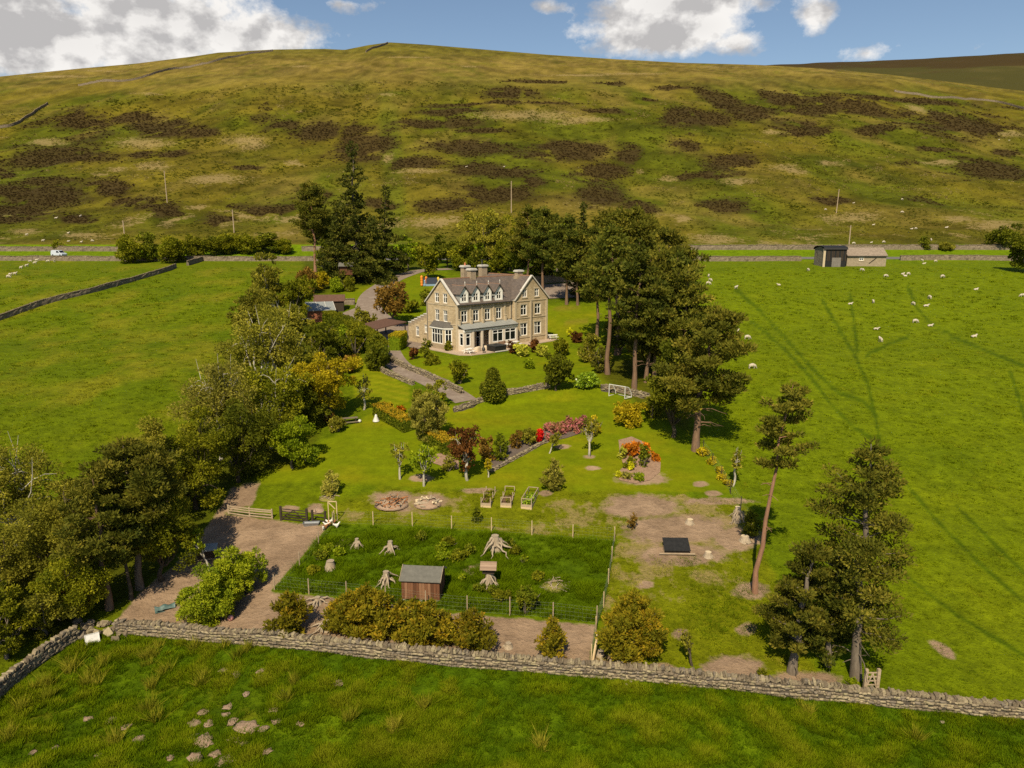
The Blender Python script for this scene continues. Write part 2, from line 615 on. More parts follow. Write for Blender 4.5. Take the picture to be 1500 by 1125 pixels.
HEATHER = [(115, 175, 48, 14), (195, 172, 35, 9), (245, 187, 55, 14), (308, 193, 33, 10), (398, 185, 25, 7), (450, 196, 38, 13), (80, 230, 82, 13), (200, 228, 24, 6), (250, 230, 20, 6),
           (76, 267, 45, 10), (10, 250, 24, 8), (15, 282, 32, 14), (75, 287, 60, 16), (35, 310, 65, 18), (167, 277, 30, 10), (205, 293, 33, 12), (257, 303, 24, 12), (323, 320, 30, 12),
           (390, 303, 30, 10), (437, 290, 32, 18), (370, 243, 20, 5), (527, 190, 35, 13), (640, 180, 68, 9), (663, 163, 50, 7), (733, 152, 105, 3.4), (743, 137, 40, 9), (790, 119, 50, 2.6),
           (893, 123, 22, 2.6), (983, 127, 27, 3), (953, 145, 12, 4), (877, 163, 30, 4.5), (992, 172, 34, 15), (697, 193, 33, 5), (687, 220, 80, 10), (833, 218, 46, 13), (913, 220, 28, 17),
           (713, 247, 53, 12), (610, 243, 37, 9), (527, 217, 42, 20), (860, 250, 50, 15), (867, 285, 52, 22), (735, 287, 50, 18), (657, 300, 48, 13), (933, 307, 33, 12), (770, 265, 20, 9),
           (1015, 175, 50, 15), (1055, 146, 45, 13, 20), (1105, 164, 50, 10), (1150, 143, 46, 8, 8), (1190, 160, 32, 10), (1250, 157, 82, 10, 12), (1173, 188, 38, 7), (1330, 149, 102, 6, 4),
           (1430, 183, 80, 13, 8), (1360, 170, 42, 4), (1297, 191, 38, 7), (1380, 190, 32, 6), (1380, 222, 36, 5), (1443, 247, 66, 14, 4), (1010, 220, 22, 10), (1080, 237, 35, 14),
           (1077, 300, 38, 13), (1043, 257, 42, 6), (1483, 222, 27, 6), (560, 300, 26, 9), (490, 340, 30, 9), (1215, 300, 30, 7), (130, 320, 40, 8)]
STRAW = [(767, 170, 85, 7), (845, 176, 50, 5), (77, 207, 26, 7), (207, 210, 44, 10), (353, 210, 36, 12), (213, 244, 32, 6), (320, 262, 52, 9), (437, 237, 14, 5), (163, 248, 16, 4),
         (572, 232, 12, 8), (620, 252, 46, 4), (150, 255, 14, 3), (1345, 162, 30, 7, 12), (1160, 247, 30, 9), (1085, 265, 30, 6), (1140, 192, 22, 4), (995, 322, 14, 8), (1050, 350, 40, 8),
         (1400, 320, 30, 6), (1445, 330, 40, 9), (1245, 322, 40, 8), (440, 320, 30, 7), (40, 340, 30, 5), (130, 345, 40, 6), (300, 300, 25, 4), (360, 312, 45, 4, 14), (260, 320, 30, 4, -22),
         (1480, 195, 20, 7), (1360, 240, 40, 4), (620, 325, 50, 10), (80, 112, 60, 2), (930, 108, 60, 1.6), (1060, 98, 40, 1.2), (840, 110, 80, 1.4), (600, 84, 40, 1.4), (680, 97, 30, 1.2),
         (215, 138, 24, 2), (430, 163, 10, 3), (570, 138, 18, 2.4), (440, 97, 22, 1.6), (150, 104, 40, 1.6), (1000, 260, 18, 5), (935, 250, 10, 5), (1230, 238, 20, 4)]


def paint(X, Y, Z, hill):
    Yp = np.maximum(Y, 18.0)
    px, py = project(X, Yp, np.where(Y < 18.0, -9, Z))
    n = len(X)
    tone = np.empty((n, 3))
    mk_ = np.zeros((n, 4))
    nz = fbm(X / 9, Y / 9, 41, 4) - .5
    nf = fbm(X / 1.6, Y / 1.6, 43, 3) - .5

    def over(col, wgt):
        nonlocal tone
        tone = tone * (1 - wgt[:, None]) + np.asarray(col) * wgt[:, None]
    if hill:
        tone[:] = (.165, .135, .020)
        over((.105, .118, .010), np.clip(.45 + 3.4 * (fbm(X / 45, Y / 70, 51, 4) - .5), 0, 1))
        over((.215, .165, .050), np.clip(4.2 * (fbm(X / 26, Y / 50, 57, 4) - .52), 0, 1) * .8)
        top = sstep(150, 100, py + nz * 30) * sstep(-200, 60, px)
        over((.245, .180, .070), top * np.clip(.75 + nz * 1.6, 0, 1))
        over((.150, .135, .022), sstep(94, 72, py) * .75)
        wx = (fbm(X / 30, Y / 45, 201, 4) - .5) * 90 + (fbm(X / 7, Y / 10, 203, 3) - .5) * 20
        wy = (fbm(X / 34, Y / 50, 207, 4) - .5) * 26 + (fbm(X / 7, Y / 10, 209, 3) - .5) * 6
        wk = sstep(100, 200, py) * .8 + .2
        for e in HEATHER:
            mk_[:, 0] = np.maximum(mk_[:, 0], ell(px + wx * wk, py + wy * wk, e[0], e[1], e[2] * 1.25, e[3] * 1.2, *e[4:]))
        holes = fbm(X / 9, Y / 14, 211, 4)
        mk_[:, 0] -= np.clip((holes - .62) * 1.6, 0, .25)
        mk_[:, 0] = np.clip(mk_[:, 0], 0, 1)
        gen = np.clip(.5 + 3.4 * (fbm(X / 38, Y / 60, 61, 4) - .68), 0, .62)
        mk_[:, 0] = np.maximum(mk_[:, 0], gen * sstep(345, 300, py) * sstep(120, 150, py))
        for e in STRAW:
            mk_[:, 2] = np.maximum(mk_[:, 2], ell(px + wx * .8 * wk, py + wy * .6 * wk, *e))
        mk_[:, 2] = np.maximum(mk_[:, 2] * .9, np.clip(.36 + 2.6 * (fbm(X / 12, Y / 18, 67, 4) - .62), 0, .56) * sstep(240, 330, py))
        mk_[:, 0] *= 1 - sstep(.45, .6, mk_[:, 2])
        over((.10, .13, .012), sstep(24, 6, np.abs(px - 572 + (py - 200) * -.06)) * sstep(130, 180, py) * .6)
    else:
        tone[:] = (.135, .150, .0085)
        over((.095, .128, .009), np.clip(.5 + 2.6 * nz, 0, 1))
        left = sstep(-14, -24, X - (Y - 60) * -.05)
        over((.105, .118, .010), left * .7)
        over((.175, .150, .040), np.clip(4.5 * (fbm(X / 7, Y / 9, 71, 5) - .52), 0, 1) * left * .85)
        over((.070, .098, .007), np.clip(4.0 * (fbm(X / 9, Y / 9, 73, 5) - .54), 0, 1) * .6)
        over((.150, .160, .012), sstep(360, 420, py) * sstep(14, 30, X) * np.clip(.4 + 2 * nz, 0, 1))
        for t in TRACKS:
            over((.055, .080, .006), sstep(4.0, .8, d_line(px, py, t) + nf * 5.0) * .85)
        # verge between the road walls
        over((.12, .16, .012), sstep(384, 379, py))
        lawn = np.zeros(n)
        for p in LAWNS:
            lawn = np.maximum(lawn, sstep(-3, 3, sd_poly(px, py, p) + nf * 6))
        over((.140, .150, .010), lawn)
        over((.195, .165, .018), lawn * np.clip(.05 + 3.2 * (fbm(X / 5.5, Y / 4.5, 77, 5) - .5), 0, 1) * .85)
        over((.105, .128, .008), lawn * np.clip(3.2 * (fbm(X / 6.5, Y / 5.5, 79, 5) - .54), 0, 1) * .8)
        stripes = .5 + .5 * np.sin((X * .50 + Y * .87) * 2 * np.pi / 1.7)
        over((.245, .205, .030), sstep(-2, 3, sd_poly(px, py, LAWNS[3])) * stripes * .8)
        st3 = .5 + .5 * np.sin((X * .16 + Y * .99 + nz * 3) * 2 * np.pi / 2.6)
        over((.118, .138, .009), lawn * st3 * .35)
        st2 = .5 + .5 * np.sin((X * .68 - Y * .73) * 2 * np.pi / 2.4)
        over((.125, .150, .010), sstep(-2, 3, np.maximum(sd_poly(px, py, LAWNS[1]), sd_poly(px, py, LAWNS[5]))) * st2 * .45)
        mk_[:, 3] = lawn
        orch = sstep(-6, 6, sd_poly(px, py, ORCH) + nf * 16)
        over((.150, .145, .016), orch)
        so = np.clip(.5 + 3.0 * (fbm(X / 5, Y / 5, 81, 4) - .56), 0, .75)
        mk_[:, 2] = np.maximum(mk_[:, 2], orch * so * sstep(1130, 1050, px) * np.where(py > 850, .72, 1))
        run = sstep(-4, 4, sd_poly(px, py, RUN) + nf * 3)
        over((.068, .098, .007), run)
        over((.115, .148, .011), run * np.clip(2.6 * (fbm(X / 2.5, Y / 2.5, 83, 4) - .48), 0, 1) * .8)
        mk_[:, 2] *= 1 - run
        mk_[:, 1] = np.maximum(mk_[:, 1], np.clip(.5 + sd_poly(px, py, DIRT) / 22, 0, 1))
        mk_[:, 1] *= 1 - run
        fy = np.interp(px, [p[0] for p in FORE_TOP], [p[1] for p in FORE_TOP])
        fore = sstep(-3, 3, py - fy)
        over((.100, .132, .008), fore)
        over((.050, .080, .005), fore * np.clip(.2 + 3.0 * (fbm(X / 1.7, Y / 1.7, 87, 4) - .45), 0, 1) * .9)
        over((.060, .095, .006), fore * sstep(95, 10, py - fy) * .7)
        over((.165, .140, .030), fore * np.clip(4 * (fbm(X / 3.1, Y / 3.1, 89, 4) - .62), 0, 1) * sstep(700, 200, px))
        mk_[:, 1] *= 1 - fore
        mk_[:, 2] *= 1 - fore
        for e in [(575, 731, 38, 13), (628, 733, 32, 12), (990, 775, 95, 26), (940, 742, 70, 20), (1000, 812, 80, 18), (1050, 734, 65, 6), (945, 857, 16, 8), (1092, 922, 18, 12), (996, 929, 14, 10),
                  (970, 978, 26, 9), (1075, 980, 48, 22), (1180, 996, 60, 14), (1100, 865, 30, 14), (1382, 952, 26, 9, 30), (1026, 709, 12, 5), (1045, 723, 14, 5), (700, 719, 34, 5), (615, 700, 20, 6),
                  (815, 858, 26, 7), (690, 835, 14, 8), (722, 828, 30, 6), (880, 968, 26, 12), (462, 745, 14, 8), (425, 745, 14, 5), (800, 722, 12, 6), (868, 686, 13, 4), (862, 669, 12, 3), (825, 654, 14, 4),
                  (590, 745, 20, 6), (1080, 790, 40, 20), (940, 700, 42, 12), (495, 795, 24, 8), (690, 905, 22, 8), (530, 925, 80, 16)]:
            mk_[:, 1] = np.maximum(mk_[:, 1], ell(px, py, *e) * (1 - fore))
        for e in [(1000, 790, 110, 40), (925, 742, 60, 20), (855, 755, 80, 24), (1060, 760, 50, 20), (640, 735, 70, 14), (1030, 850, 60, 20)]:
            mk_[:, 2] = np.maximum(mk_[:, 2], ell(px, py, *e) * .8 * (1 - fore) * (1 - run))
        # leaf litter under the belt of trees on the left and the pines
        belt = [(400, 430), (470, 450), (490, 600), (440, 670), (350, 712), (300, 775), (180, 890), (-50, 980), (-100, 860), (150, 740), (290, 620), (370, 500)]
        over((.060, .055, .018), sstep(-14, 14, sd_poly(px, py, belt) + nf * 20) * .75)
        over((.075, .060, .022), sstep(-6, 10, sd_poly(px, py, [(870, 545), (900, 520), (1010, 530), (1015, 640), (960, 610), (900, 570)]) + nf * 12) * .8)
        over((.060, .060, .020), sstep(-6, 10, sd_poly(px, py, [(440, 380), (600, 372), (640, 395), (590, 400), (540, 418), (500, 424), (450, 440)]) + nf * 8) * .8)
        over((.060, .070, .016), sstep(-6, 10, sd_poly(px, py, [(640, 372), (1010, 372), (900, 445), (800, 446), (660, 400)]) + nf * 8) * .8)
        over((.19, .13, .075), sstep(-3, 6, sd_poly(px, py, [(805, 455), (820, 446), (850, 446), (850, 456)]) + nf * 6) * .8)
        over((.20, .14, .08), sstep(-2, 4, sd_poly(px, py, [(825, 470), (862, 466), (862, 473), (830, 474)]) + nf * 4) * .8)
    tone = tone * (np.array([.61, .61, .36]) if hill else np.array([.84, .97, .18]))
    if hill:
        dk = np.clip(.5 + 2.4 * (fbm(X / 42, Y / 24, 221, 5) - .5), 0, 1)[:, None]
        d2 = np.clip(.5 + 2.6 * (fbm(X / 6, Y / 7, 223, 4) - .5), 0, 1)[:, None]
        tone = tone * (.55 + .42 * dk + .48 * d2)
    return tone, mk_


def ground_mat():
    m, nt, bs, out = nmat('meadow_ground')
    t = node(nt, 'ShaderNodeTexCoord')
    V = t.outputs['Object']
    tone = node(nt, 'ShaderNodeAttribute', attribute_name='tone')
    mask = node(nt, 'ShaderNodeAttribute', attribute_name='mask')
    sp = node(nt, 'ShaderNodeSeparateColor', {'Color': mask.outputs['Color']})
    lawn = mask.outputs['Alpha']
    n_big = noise(nt, V, .22, 6, .6)
    n_mid = noise(nt, V, 1.1, 6, .65)
    n_fin = noise(nt, V, 5.0, 5, .7)
    n_hil = noise(nt, V, .45, 8, .72)
    n_vf = noise(nt, V, 16.0, 3, .7)
    n_h2 = noise(nt, node(nt, 'ShaderNodeMapping', {'Vector': V, 'Scale': (.8, .45, .45)}).outputs[0], 1.0, 3, .75)
    # grass broken up by tussock-sized light and dark
    v = mth(nt, 'ADD', .02, mth(nt, 'MULTIPLY', n_mid, 1.2))
    v = mth(nt, 'ADD', v, mth(nt, 'MULTIPLY', n_fin, .78))
    v = mth(nt, 'ADD', v, mth(nt, 'MULTIPLY', mth(nt, 'SUBTRACT', n_hil, .5), .9))
    v = mth(nt, 'ADD', v, mth(nt, 'MULTIPLY', mth(nt, 'SUBTRACT', n_vf, .5), .5))
    v = mth(nt, 'ADD', v, mth(nt, 'MULTIPLY', mth(nt, 'SUBTRACT', n_h2, .5), .75))
    v = mth(nt, 'MAXIMUM', v, .12)
    vl = mth(nt, 'ADD', .80, mth(nt, 'MULTIPLY', n_fin, .40))
    v = node(nt, 'ShaderNodeMix', {'Factor': mth(nt, 'MULTIPLY', lawn, .45), 'A': v, 'B': vl}, data_type='FLOAT').outputs[0]
    vc = node(nt, 'ShaderNodeCombineColor', {'Red': mth(nt, 'ADD', mth(nt, 'MULTIPLY', v, 1.06), -.05), 'Green': v, 'Blue': v}).outputs[0]
    c = mixc(nt, 1.0, tone.outputs['Color'], vc, 'MULTIPLY')

    def cut(ch, nn, amp, gain):
        return mth(nt, 'MULTIPLY', mth(nt, 'ADD', mth(nt, 'SUBTRACT', ch, .5), mth(nt, 'MULTIPLY', mth(nt, 'SUBTRACT', nn, .5), amp)), gain, True)
    straw_c = mixc(nt, n_fin, (.13, .095, .030), (.34, .25, .115))
    straw_f = mth(nt, 'MULTIPLY', cut(sp.outputs[2], mth(nt, 'ADD', mth(nt, 'MULTIPLY', n_hil, .5), mth(nt, 'MULTIPLY', n_h2, .5)), 2.4, 5.0), mth(nt, 'ADD', .15, mth(nt, 'MULTIPLY', n_fin, 1.2)), True)
    c = mixc(nt, straw_f, c, straw_c)
    heat_c = mixc(nt, mth(nt, 'MULTIPLY', mth(nt, 'SUBTRACT', n_fin, .3), 2.4, True), (.021, .014, .005), (.066, .042, .015))
    hn = mth(nt, 'ADD', mth(nt, 'MULTIPLY', n_hil, .7), mth(nt, 'MULTIPLY', n_mid, .3))
    heat_f = cut(sp.outputs[0], hn, .9, 5.0)
    c = mixc(nt, mth(nt, 'MULTIPLY', heat_f, .88), c, heat_c)
    dirt_c = mixc(nt, mth(nt, 'MULTIPLY', mth(nt, 'SUBTRACT', n_hil, .28), 2.2, True), (.165, .110, .070), (.36, .25, .165))
    dirt_c = mixc(nt, mth(nt, 'MULTIPLY', mth(nt, 'SUBTRACT', n_fin, .58), 6, True), dirt_c, (.13, .085, .045))
    dn = mth(nt, 'ADD', mth(nt, 'MULTIPLY', n_big, .4), mth(nt, 'MULTIPLY', n_mid, .6))
    dirt_f = cut(sp.outputs[1], dn, 1.0, 6.0)
    c = mixc(nt, dirt_f, c, dirt_c)
    nt.links.new(c, bs.inputs['Base Color'])
    bs.inputs['Roughness'].default_value = .95
    bs.inputs['Specular IOR Level'].default_value = .05
    h = mth(nt, 'ADD', mth(nt, 'MULTIPLY', n_mid, .6), mth(nt, 'MULTIPLY', n_fin, .25))
    h = mth(nt, 'ADD', h, mth(nt, 'MULTIPLY', heat_f, .5))
    h = mth(nt, 'ADD', h, mth(nt, 'MULTIPLY', n_hil, .7))
    st = mth(nt, 'SUBTRACT', .95, mth(nt, 'MULTIPLY', lawn, .5))
    b = node(nt, 'ShaderNodeBump', {'Height': h, 'Strength': st, 'Distance': .45})
    nt.links.new(b.outputs[0], bs.inputs['Normal'])
    return m


GM = ground_mat()
for nm, rows, hill in (('ground', g_rows, False), ('hillside', h_rows, True)):
    X, Y, Z, F = grid(rows)
    o = mk(nm, np.stack([X, Y, Z], 1), F, GM, smooth=True, kind='structure')
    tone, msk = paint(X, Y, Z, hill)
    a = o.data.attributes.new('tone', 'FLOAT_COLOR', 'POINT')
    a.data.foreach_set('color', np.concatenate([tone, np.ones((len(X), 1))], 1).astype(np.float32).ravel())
    a = o.data.attributes.new('mask', 'FLOAT_COLOR', 'POINT')
    a.data.foreach_set('color', msk.astype(np.float32).ravel())
    o['label'] = 'grassy fields, garden and bare earth of the valley floor' if not hill else 'broad green hillside patched with dark heather and straw grass'

# far moor beyond the right shoulder of the hill
fx = np.linspace(700, 2200, 160)
fsk = np.interp(fx, [700, 1000, 1090, 1200, 1300, 1400, 1500, 1700, 2200], [130, 108, 97, 92, 88.5, 83, 77.5, 70, 60]) + (fbm(fx / 30, fx * 0, 5, 3) - .5) * 1.4
frows = np.linspace(0, 1, 60)
FX, FR = np.meshgrid(fx, frows)
Yf = 1150 + 1100 * FR ** .9
pyf = 190 + (np.repeat(fsk[None], 60, 0) - 190) * (1 - (1 - FR) ** 1.7)
ycf = (CY - pyf) / FPX
k = Yf / (cs + ycf * sn)
Xf = k * (FX - CX) / FPX
Zf = CAMZ + k * (-sn + ycf * cs) + (fbm(Xf / 60, Yf / 60, 91, 4) - .5) * 9 * (1 - FR)
nn, mm = FX.shape
i, j = np.meshgrid(np.arange(nn - 1), np.arange(mm - 1), indexing='ij')
Ff = np.stack([i * mm + j, i * mm + j + 1, (i + 1) * mm + j + 1, (i + 1) * mm + j], -1).reshape(-1, 4)
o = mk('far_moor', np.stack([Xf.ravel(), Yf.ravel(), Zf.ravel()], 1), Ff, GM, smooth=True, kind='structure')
o['label'] = 'dark heather moor with a painted cloud shadow on the far ridge beyond the hill'
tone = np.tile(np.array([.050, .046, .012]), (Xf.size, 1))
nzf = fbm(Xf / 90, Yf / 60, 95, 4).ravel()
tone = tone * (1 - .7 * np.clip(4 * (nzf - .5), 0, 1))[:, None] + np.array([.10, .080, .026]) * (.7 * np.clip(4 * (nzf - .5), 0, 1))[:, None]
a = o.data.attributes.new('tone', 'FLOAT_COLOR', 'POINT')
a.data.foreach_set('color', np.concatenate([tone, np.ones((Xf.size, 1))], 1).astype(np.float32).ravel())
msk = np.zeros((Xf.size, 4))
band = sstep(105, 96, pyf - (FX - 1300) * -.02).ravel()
msk[:, 0] = np.clip(band * .8 + .9 * (nzf - .5) + sstep(60, 10, np.hypot((FX - 1390) / 2.4, (pyf - 112) * 2.6)).ravel() * .55, 0, 1)  # oval term paints a cloud's shadow into the moor as dark heather colour
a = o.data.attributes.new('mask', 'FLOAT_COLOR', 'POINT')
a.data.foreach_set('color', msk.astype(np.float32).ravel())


# ------------------------------------------------------------------ road, drive, terrace
def catmull(P, step):
    """smooth resampled polyline"""
    P = np.asarray(P, float)
    Q = np.vstack([2 * P[0] - P[1], P, 2 * P[-1] - P[-2]])
    out = []
    for i in range(1, len(Q) - 2):
        n = max(2, int(np.linalg.norm(Q[i + 1] - Q[i]) / step))
        t = np.linspace(0, 1, n, endpoint=False)[:, None]
        out.append(.5 * (2 * Q[i] + (Q[i + 1] - Q[i - 1]) * t + (2 * Q[i - 1] - 5 * Q[i] + 4 * Q[i + 1] - Q[i + 2]) * t ** 2 + (3 * Q[i] - Q[i - 1] - 3 * Q[i + 1] + Q[i + 2]) * t ** 3))
    out.append(P[-1:])
    return np.vstack(out)


def ribbon(name, pts, width, mat, lift=.05, step=.6, label=None, nw=5):
    P = catmull(np.asarray(pts)[:, :2], step)
    d = np.gradient(P, axis=0)
    d /= np.linalg.norm(d, axis=1, keepdims=True)
    nrm = np.stack([-d[:, 1], d[:, 0]], 1)
    wd = np.interp(np.linspace(0, 1, len(P)), np.linspace(0, 1, len(np.atleast_1d(width))), np.atleast_1d(width)) if np.ndim(width) else np.full(len(P), width)
    s = np.linspace(-.5, .5, nw)
    XY = P[:, None] + nrm[:, None] * (s[None, :, None] * wd[:, None, None])
    Z = zf(XY[..., 0], XY[..., 1]) + lift
    V = np.concatenate([XY, Z[..., None]], -1).reshape(-1, 3)
    i, j = np.meshgrid(np.arange(len(P) - 1), np.arange(nw - 1), indexing='ij')
    F = np.stack([i * nw + j, (i + 1) * nw + j, (i + 1) * nw + j + 1, i * nw + j + 1], -1).reshape(-1, 4)
    F = F[:, ::-1] if False else F
    o = mk(name, V, F, mat, smooth=True, kind='structure')
    if label:
        o['label'] = label
    return o


def area(name, poly, mat, lift=.06, step=.5, label=None, z=None):
    """flat-ish sheet filling a polygon of ground points"""
    P = np.asarray([p[:2] for p in poly])
    bm = bmesh.new()
    vs_ = [bm.verts.new((p[0], p[1], 0)) for p in P]
    bm.faces.new(vs_)
    bmesh.ops.triangulate(bm, faces=bm.faces)
    for _ in range(4):
        es = [e for e in bm.edges if e.calc_length() > step * 2]
        if not es:
            break
        bmesh.ops.subdivide_edges(bm, edges=es, cuts=1)
        bmesh.ops.triangulate(bm, faces=bm.faces)
    for v in bm.verts:
        v.co.z = (float(zf(v.co.x, v.co.y)) if z is None else z) + lift
    bmesh.ops.recalc_face_normals(bm, faces=bm.faces)
    me = bpy.data.meshes.new(name)
    bm.to_mesh(me)
    bm.free()
    me.materials.append(mat)
    o = bpy.data.objects.new(name, me)
    o['kind'] = 'structure'
    if label:
        o['label'] = label
    return link(o)


M_TAR = surf('worn_tarmac', (.165, .125, .100), (.235, .185, .150), 1.6, .9, .1, .25, (.27, .22, .18))
M_ROAD = surf('lane_tarmac', (.10, .095, .09), (.15, .14, .13), 2.0, .9, .1, .2)
M_PATIO = surf('pink_paving', (.34, .25, .185), (.43, .33, .25), 2.2, .85, .15, .2, (.36, .29, .23))
ribbon('lane', [(x, 217.2 + 0.8 * math.sin(x / 70), 0) for x in range(-300, 301, 20)], 2.8, M_ROAD, .06, 4, 'narrow lane between two dry stone walls')
drive_px = [(683, 588), (655, 570), (625, 556), (590, 540), (573, 522), (568, 505), (574, 492), (568, 478), (545, 462), (540, 446), (549, 428), (572, 412), (596, 402), (622, 396), (660, 394)]
ribbon('driveway', [G(*p) for p in drive_px], [3.0, 3.2, 3.4, 3.6, 3.6, 4.4, 6.0, 6.0, 5.0, 5.0, 4.6, 4.4, 4.2, 4.2, 4.2], M_TAR, .05, .5, 'worn grey driveway curving past the house')
area('yard', [G(*p) for p in [(548, 470), (600, 476), (640, 505), (612, 512), (585, 505), (560, 490)]], M_TAR, .075, .8, 'tarmac yard beside the house')
area('parking_pad', [G(*p) for p in [(494, 462), (530, 448), (548, 462), (540, 476), (500, 470)]], M_TAR, .09, .8, 'tarmac pad beside the timber shed')


def H(u, v, z=0.0):
    """house coordinates to world"""
    return np.array([HA.x + hu[0] * u + hv[0] * v, HA.y + hu[1] * u + hv[1] * v, HZ + z])


patio = [H(-2.4, 7.5), H(-2.4, -3.2), H(-1.0, -4.6), H(1.5, -4.9), H(10.5, -4.9), H(11.6, -3.4), H(20.5, -2.6), H(20.8, 1.5), H(18, 1.5), H(5, 3), H(2, 7.5)]
b = B()
b.prism([(p[0], p[1]) for p in patio], 'z', HZ - .4, HZ + .10)
o = b.obj('terrace', M_PATIO, kind='structure')
o['label'] = 'pink paved terrace round the front of the house'

# ------------------------------------------------------------------ plants
def unit(n, r):
    v = r.normal(size=(n, 3))
    return v / np.linalg.norm(v, axis=1, keepdims=True)


def leaves(C, RAD, n, size, aspect, r, up=.5, out=.8, rnd=.6, shell=.55, flatn=0.0):
    """n rhombic leaves or needle sprays spread through ellipsoidal clumps -> V, F, tint"""
    C = np.asarray(C, float)
    RAD = np.asarray(RAD, float)
    if RAD.ndim == 1:
        RAD = RAD[:, None].repeat(3, 1)
    wgt = (RAD.prod(1)) ** (2 / 3)
    idx = r.choice(len(C), n, p=wgt / wgt.sum())
    v = unit(n, r)
    rad = shell + (1 - shell) * r.random(n) ** .7
    p = C[idx] + v * RAD[idx] * rad[:, None]
    d = v * out + np.array([0, 0, up]) + unit(n, r) * rnd
    d /= np.linalg.norm(d, axis=1, keepdims=True)
    q = unit(n, r)
    if flatn:
        q = q + np.cross(d, np.array([0, 0, 1.0])) * flatn
    sd = np.cross(d, q)
    sd /= np.linalg.norm(sd, axis=1, keepdims=True) + 1e-9
    if flatn:
        sd = np.cross(d, np.cross(sd, d))
    L = size * (.65 + .7 * r.random(n))[:, None]
    W = L * aspect * .5
    V = np.stack([p - d * L * .3, p + d * L * .2 + sd * W, p + d * L * .7, p + d * L * .2 - sd * W], 1).reshape(-1, 3)
    F = np.arange(4 * n).reshape(n, 4)
    ct = r.random(len(C))
    t = np.clip(.55 * ct[idx] + .45 * r.random(n), 0, 1)
    return V, F, np.repeat(t, 4)


class Wood:
    def __init__(s):
        s.V, s.F, s.n = [], [], 0

    def tube(s, path, rad, n=6):
        V, F = tube_np(np.asarray(path, float), np.asarray(rad, float), n)
        s.V.append(V)
        s.F.append(F + s.n)
        s.n += len(V)

    def get(s):
        return np.vstack(s.V), np.vstack(s.F)


def curve(a, b, bend, k=6, r=None, wob=0.0):
    a, b = np.asarray(a, float), np.asarray(b, float)
    t = np.linspace(0, 1, k)[:, None]
    p = a + (b - a) * t + np.asarray(bend) * (t * (1 - t) * 4)
    if wob and r is not None:
        p[1:-1] += r.normal(size=(k - 2, 3)) * wob
    return p


def gen_pine(H, Rd, r, cb=.45, lean=(0, 0), leaf=.25, dead=4, tr=None, dens=1.0, prof='scots', gap=0.0, nb=None, side=None):
    W = Wood()
    tr = tr or H * .010 + .04
    k = 9
    t = np.linspace(0, 1, k)
    path = np.stack([lean[0] * t ** 1.3 + r.normal(size=k) * .012 * H * t * (1 - t) * 3, lean[1] * t + r.normal(size=k) * .012 * H * t * (1 - t) * 3, t * H * .97 - .25], 1)
    rad = tr * (1.25 * (1 - t) ** .8 + .12)
    rad[0] *= 1.3
    W.tube(path, rad, 8)

    def trunk(q):
        return np.array([np.interp(q, t, path[:, i]) for i in range(3)])
    C, RR = [], []
    nb = nb or int(12 + H * (2.6 if prof == 'spruce' else 1.9))
    for i in range(nb):
        s = (i + .5 * r.random()) / nb
        if prof == 'scots':
            tn_ = max(5, nb // 5)
            s = min(.99, (math.floor(s * tn_) + .15 + .4 * r.random()) / tn_)
        if prof == 'spruce':
            L = Rd * (1 - s) ** .82 * (.72 + .45 * r.random()) + .12
        elif prof == 'young':
            L = Rd * ((1 - s ** 1.5) ** .7) * min(1, .62 + s * 2) * (.78 + .4 * r.random()) + .05
        else:
            L = Rd * (1 - s ** 1.7) ** .62 * min(1, .5 + s * 2.2) * (.55 + .6 * r.random()) + .15
            if r.random() < gap:
                continue
        q = cb + (1 - cb) * s * .98
        a = i * 2.399 + r.normal() * .5
        if side is not None and r.random() < .7:
            a = side + r.normal() * .8
        o = trunk(q)
        rise = {'spruce': -.22 + .25 * s, 'young': .45, 'scots': .12 + .35 * s}[prof] * L
        e = o + np.array([math.cos(a) * L, math.sin(a) * L, rise])
        bend = np.array([0, 0, {'spruce': -.06, 'young': -.02, 'scots': -.05 + r.normal() * .05}[prof] * L])
        pth = curve(o, e, bend, 5, r, .02 * L)
        W.tube(pth, np.linspace(max(.02, tr * .36 * (1 - s * .6)), .012, 5), 4)
        fr = {'spruce': (.3, .55, .78, .98), 'young': (.4, .7, .98), 'scots': (.45, .7, .88, 1.03)}[prof]
        for f in fr:
            c = pth[0] + (pth[-1] - pth[0]) * f + bend * f * (1 - f) * 4 + r.normal(size=3) * .07 * L
            cr = {'spruce': .17 * L + .12, 'young': .24 * L + .13, 'scots': (.15 * L + .095 * Rd) * (.65 + .7 * r.random())}[prof]
            C.append(c)
            RR.append((cr * 1.2, cr * 1.2, cr * {'spruce': .55, 'young': .75, 'scots': .46}[prof]))
    C.append(trunk(.985))
    RR.append((.16 * Rd + .1,) * 2 + (.2 * Rd + .15,))
    for i in range(dead):
        q = cb * (.35 + .65 * r.random())
        a = r.random() * 6.28
        L = Rd * (.2 + .45 * r.random())
        o = trunk(q)
        W.tube(curve(o, o + np.array([math.cos(a) * L, math.sin(a) * L, L * r.normal() * .25]), (0, 0, .06 * L), 5, r, .03 * L), np.linspace(tr * .22, .012, 5), 4)
    area_ = sum(4 * math.pi * a[0] * a[2] for a in RR)
    n = int(np.clip(1.4 * dens * area_ / (leaf * leaf * .42), 500, 21000))
    V, F, tn = leaves(C, RR, n, leaf, .42 if prof != 'spruce' else .5, r, up=.4 if prof != 'spruce' else .0, out=.8, rnd=.45, shell=.35, flatn=1.3)
    return W.get(), (V, F, tn)


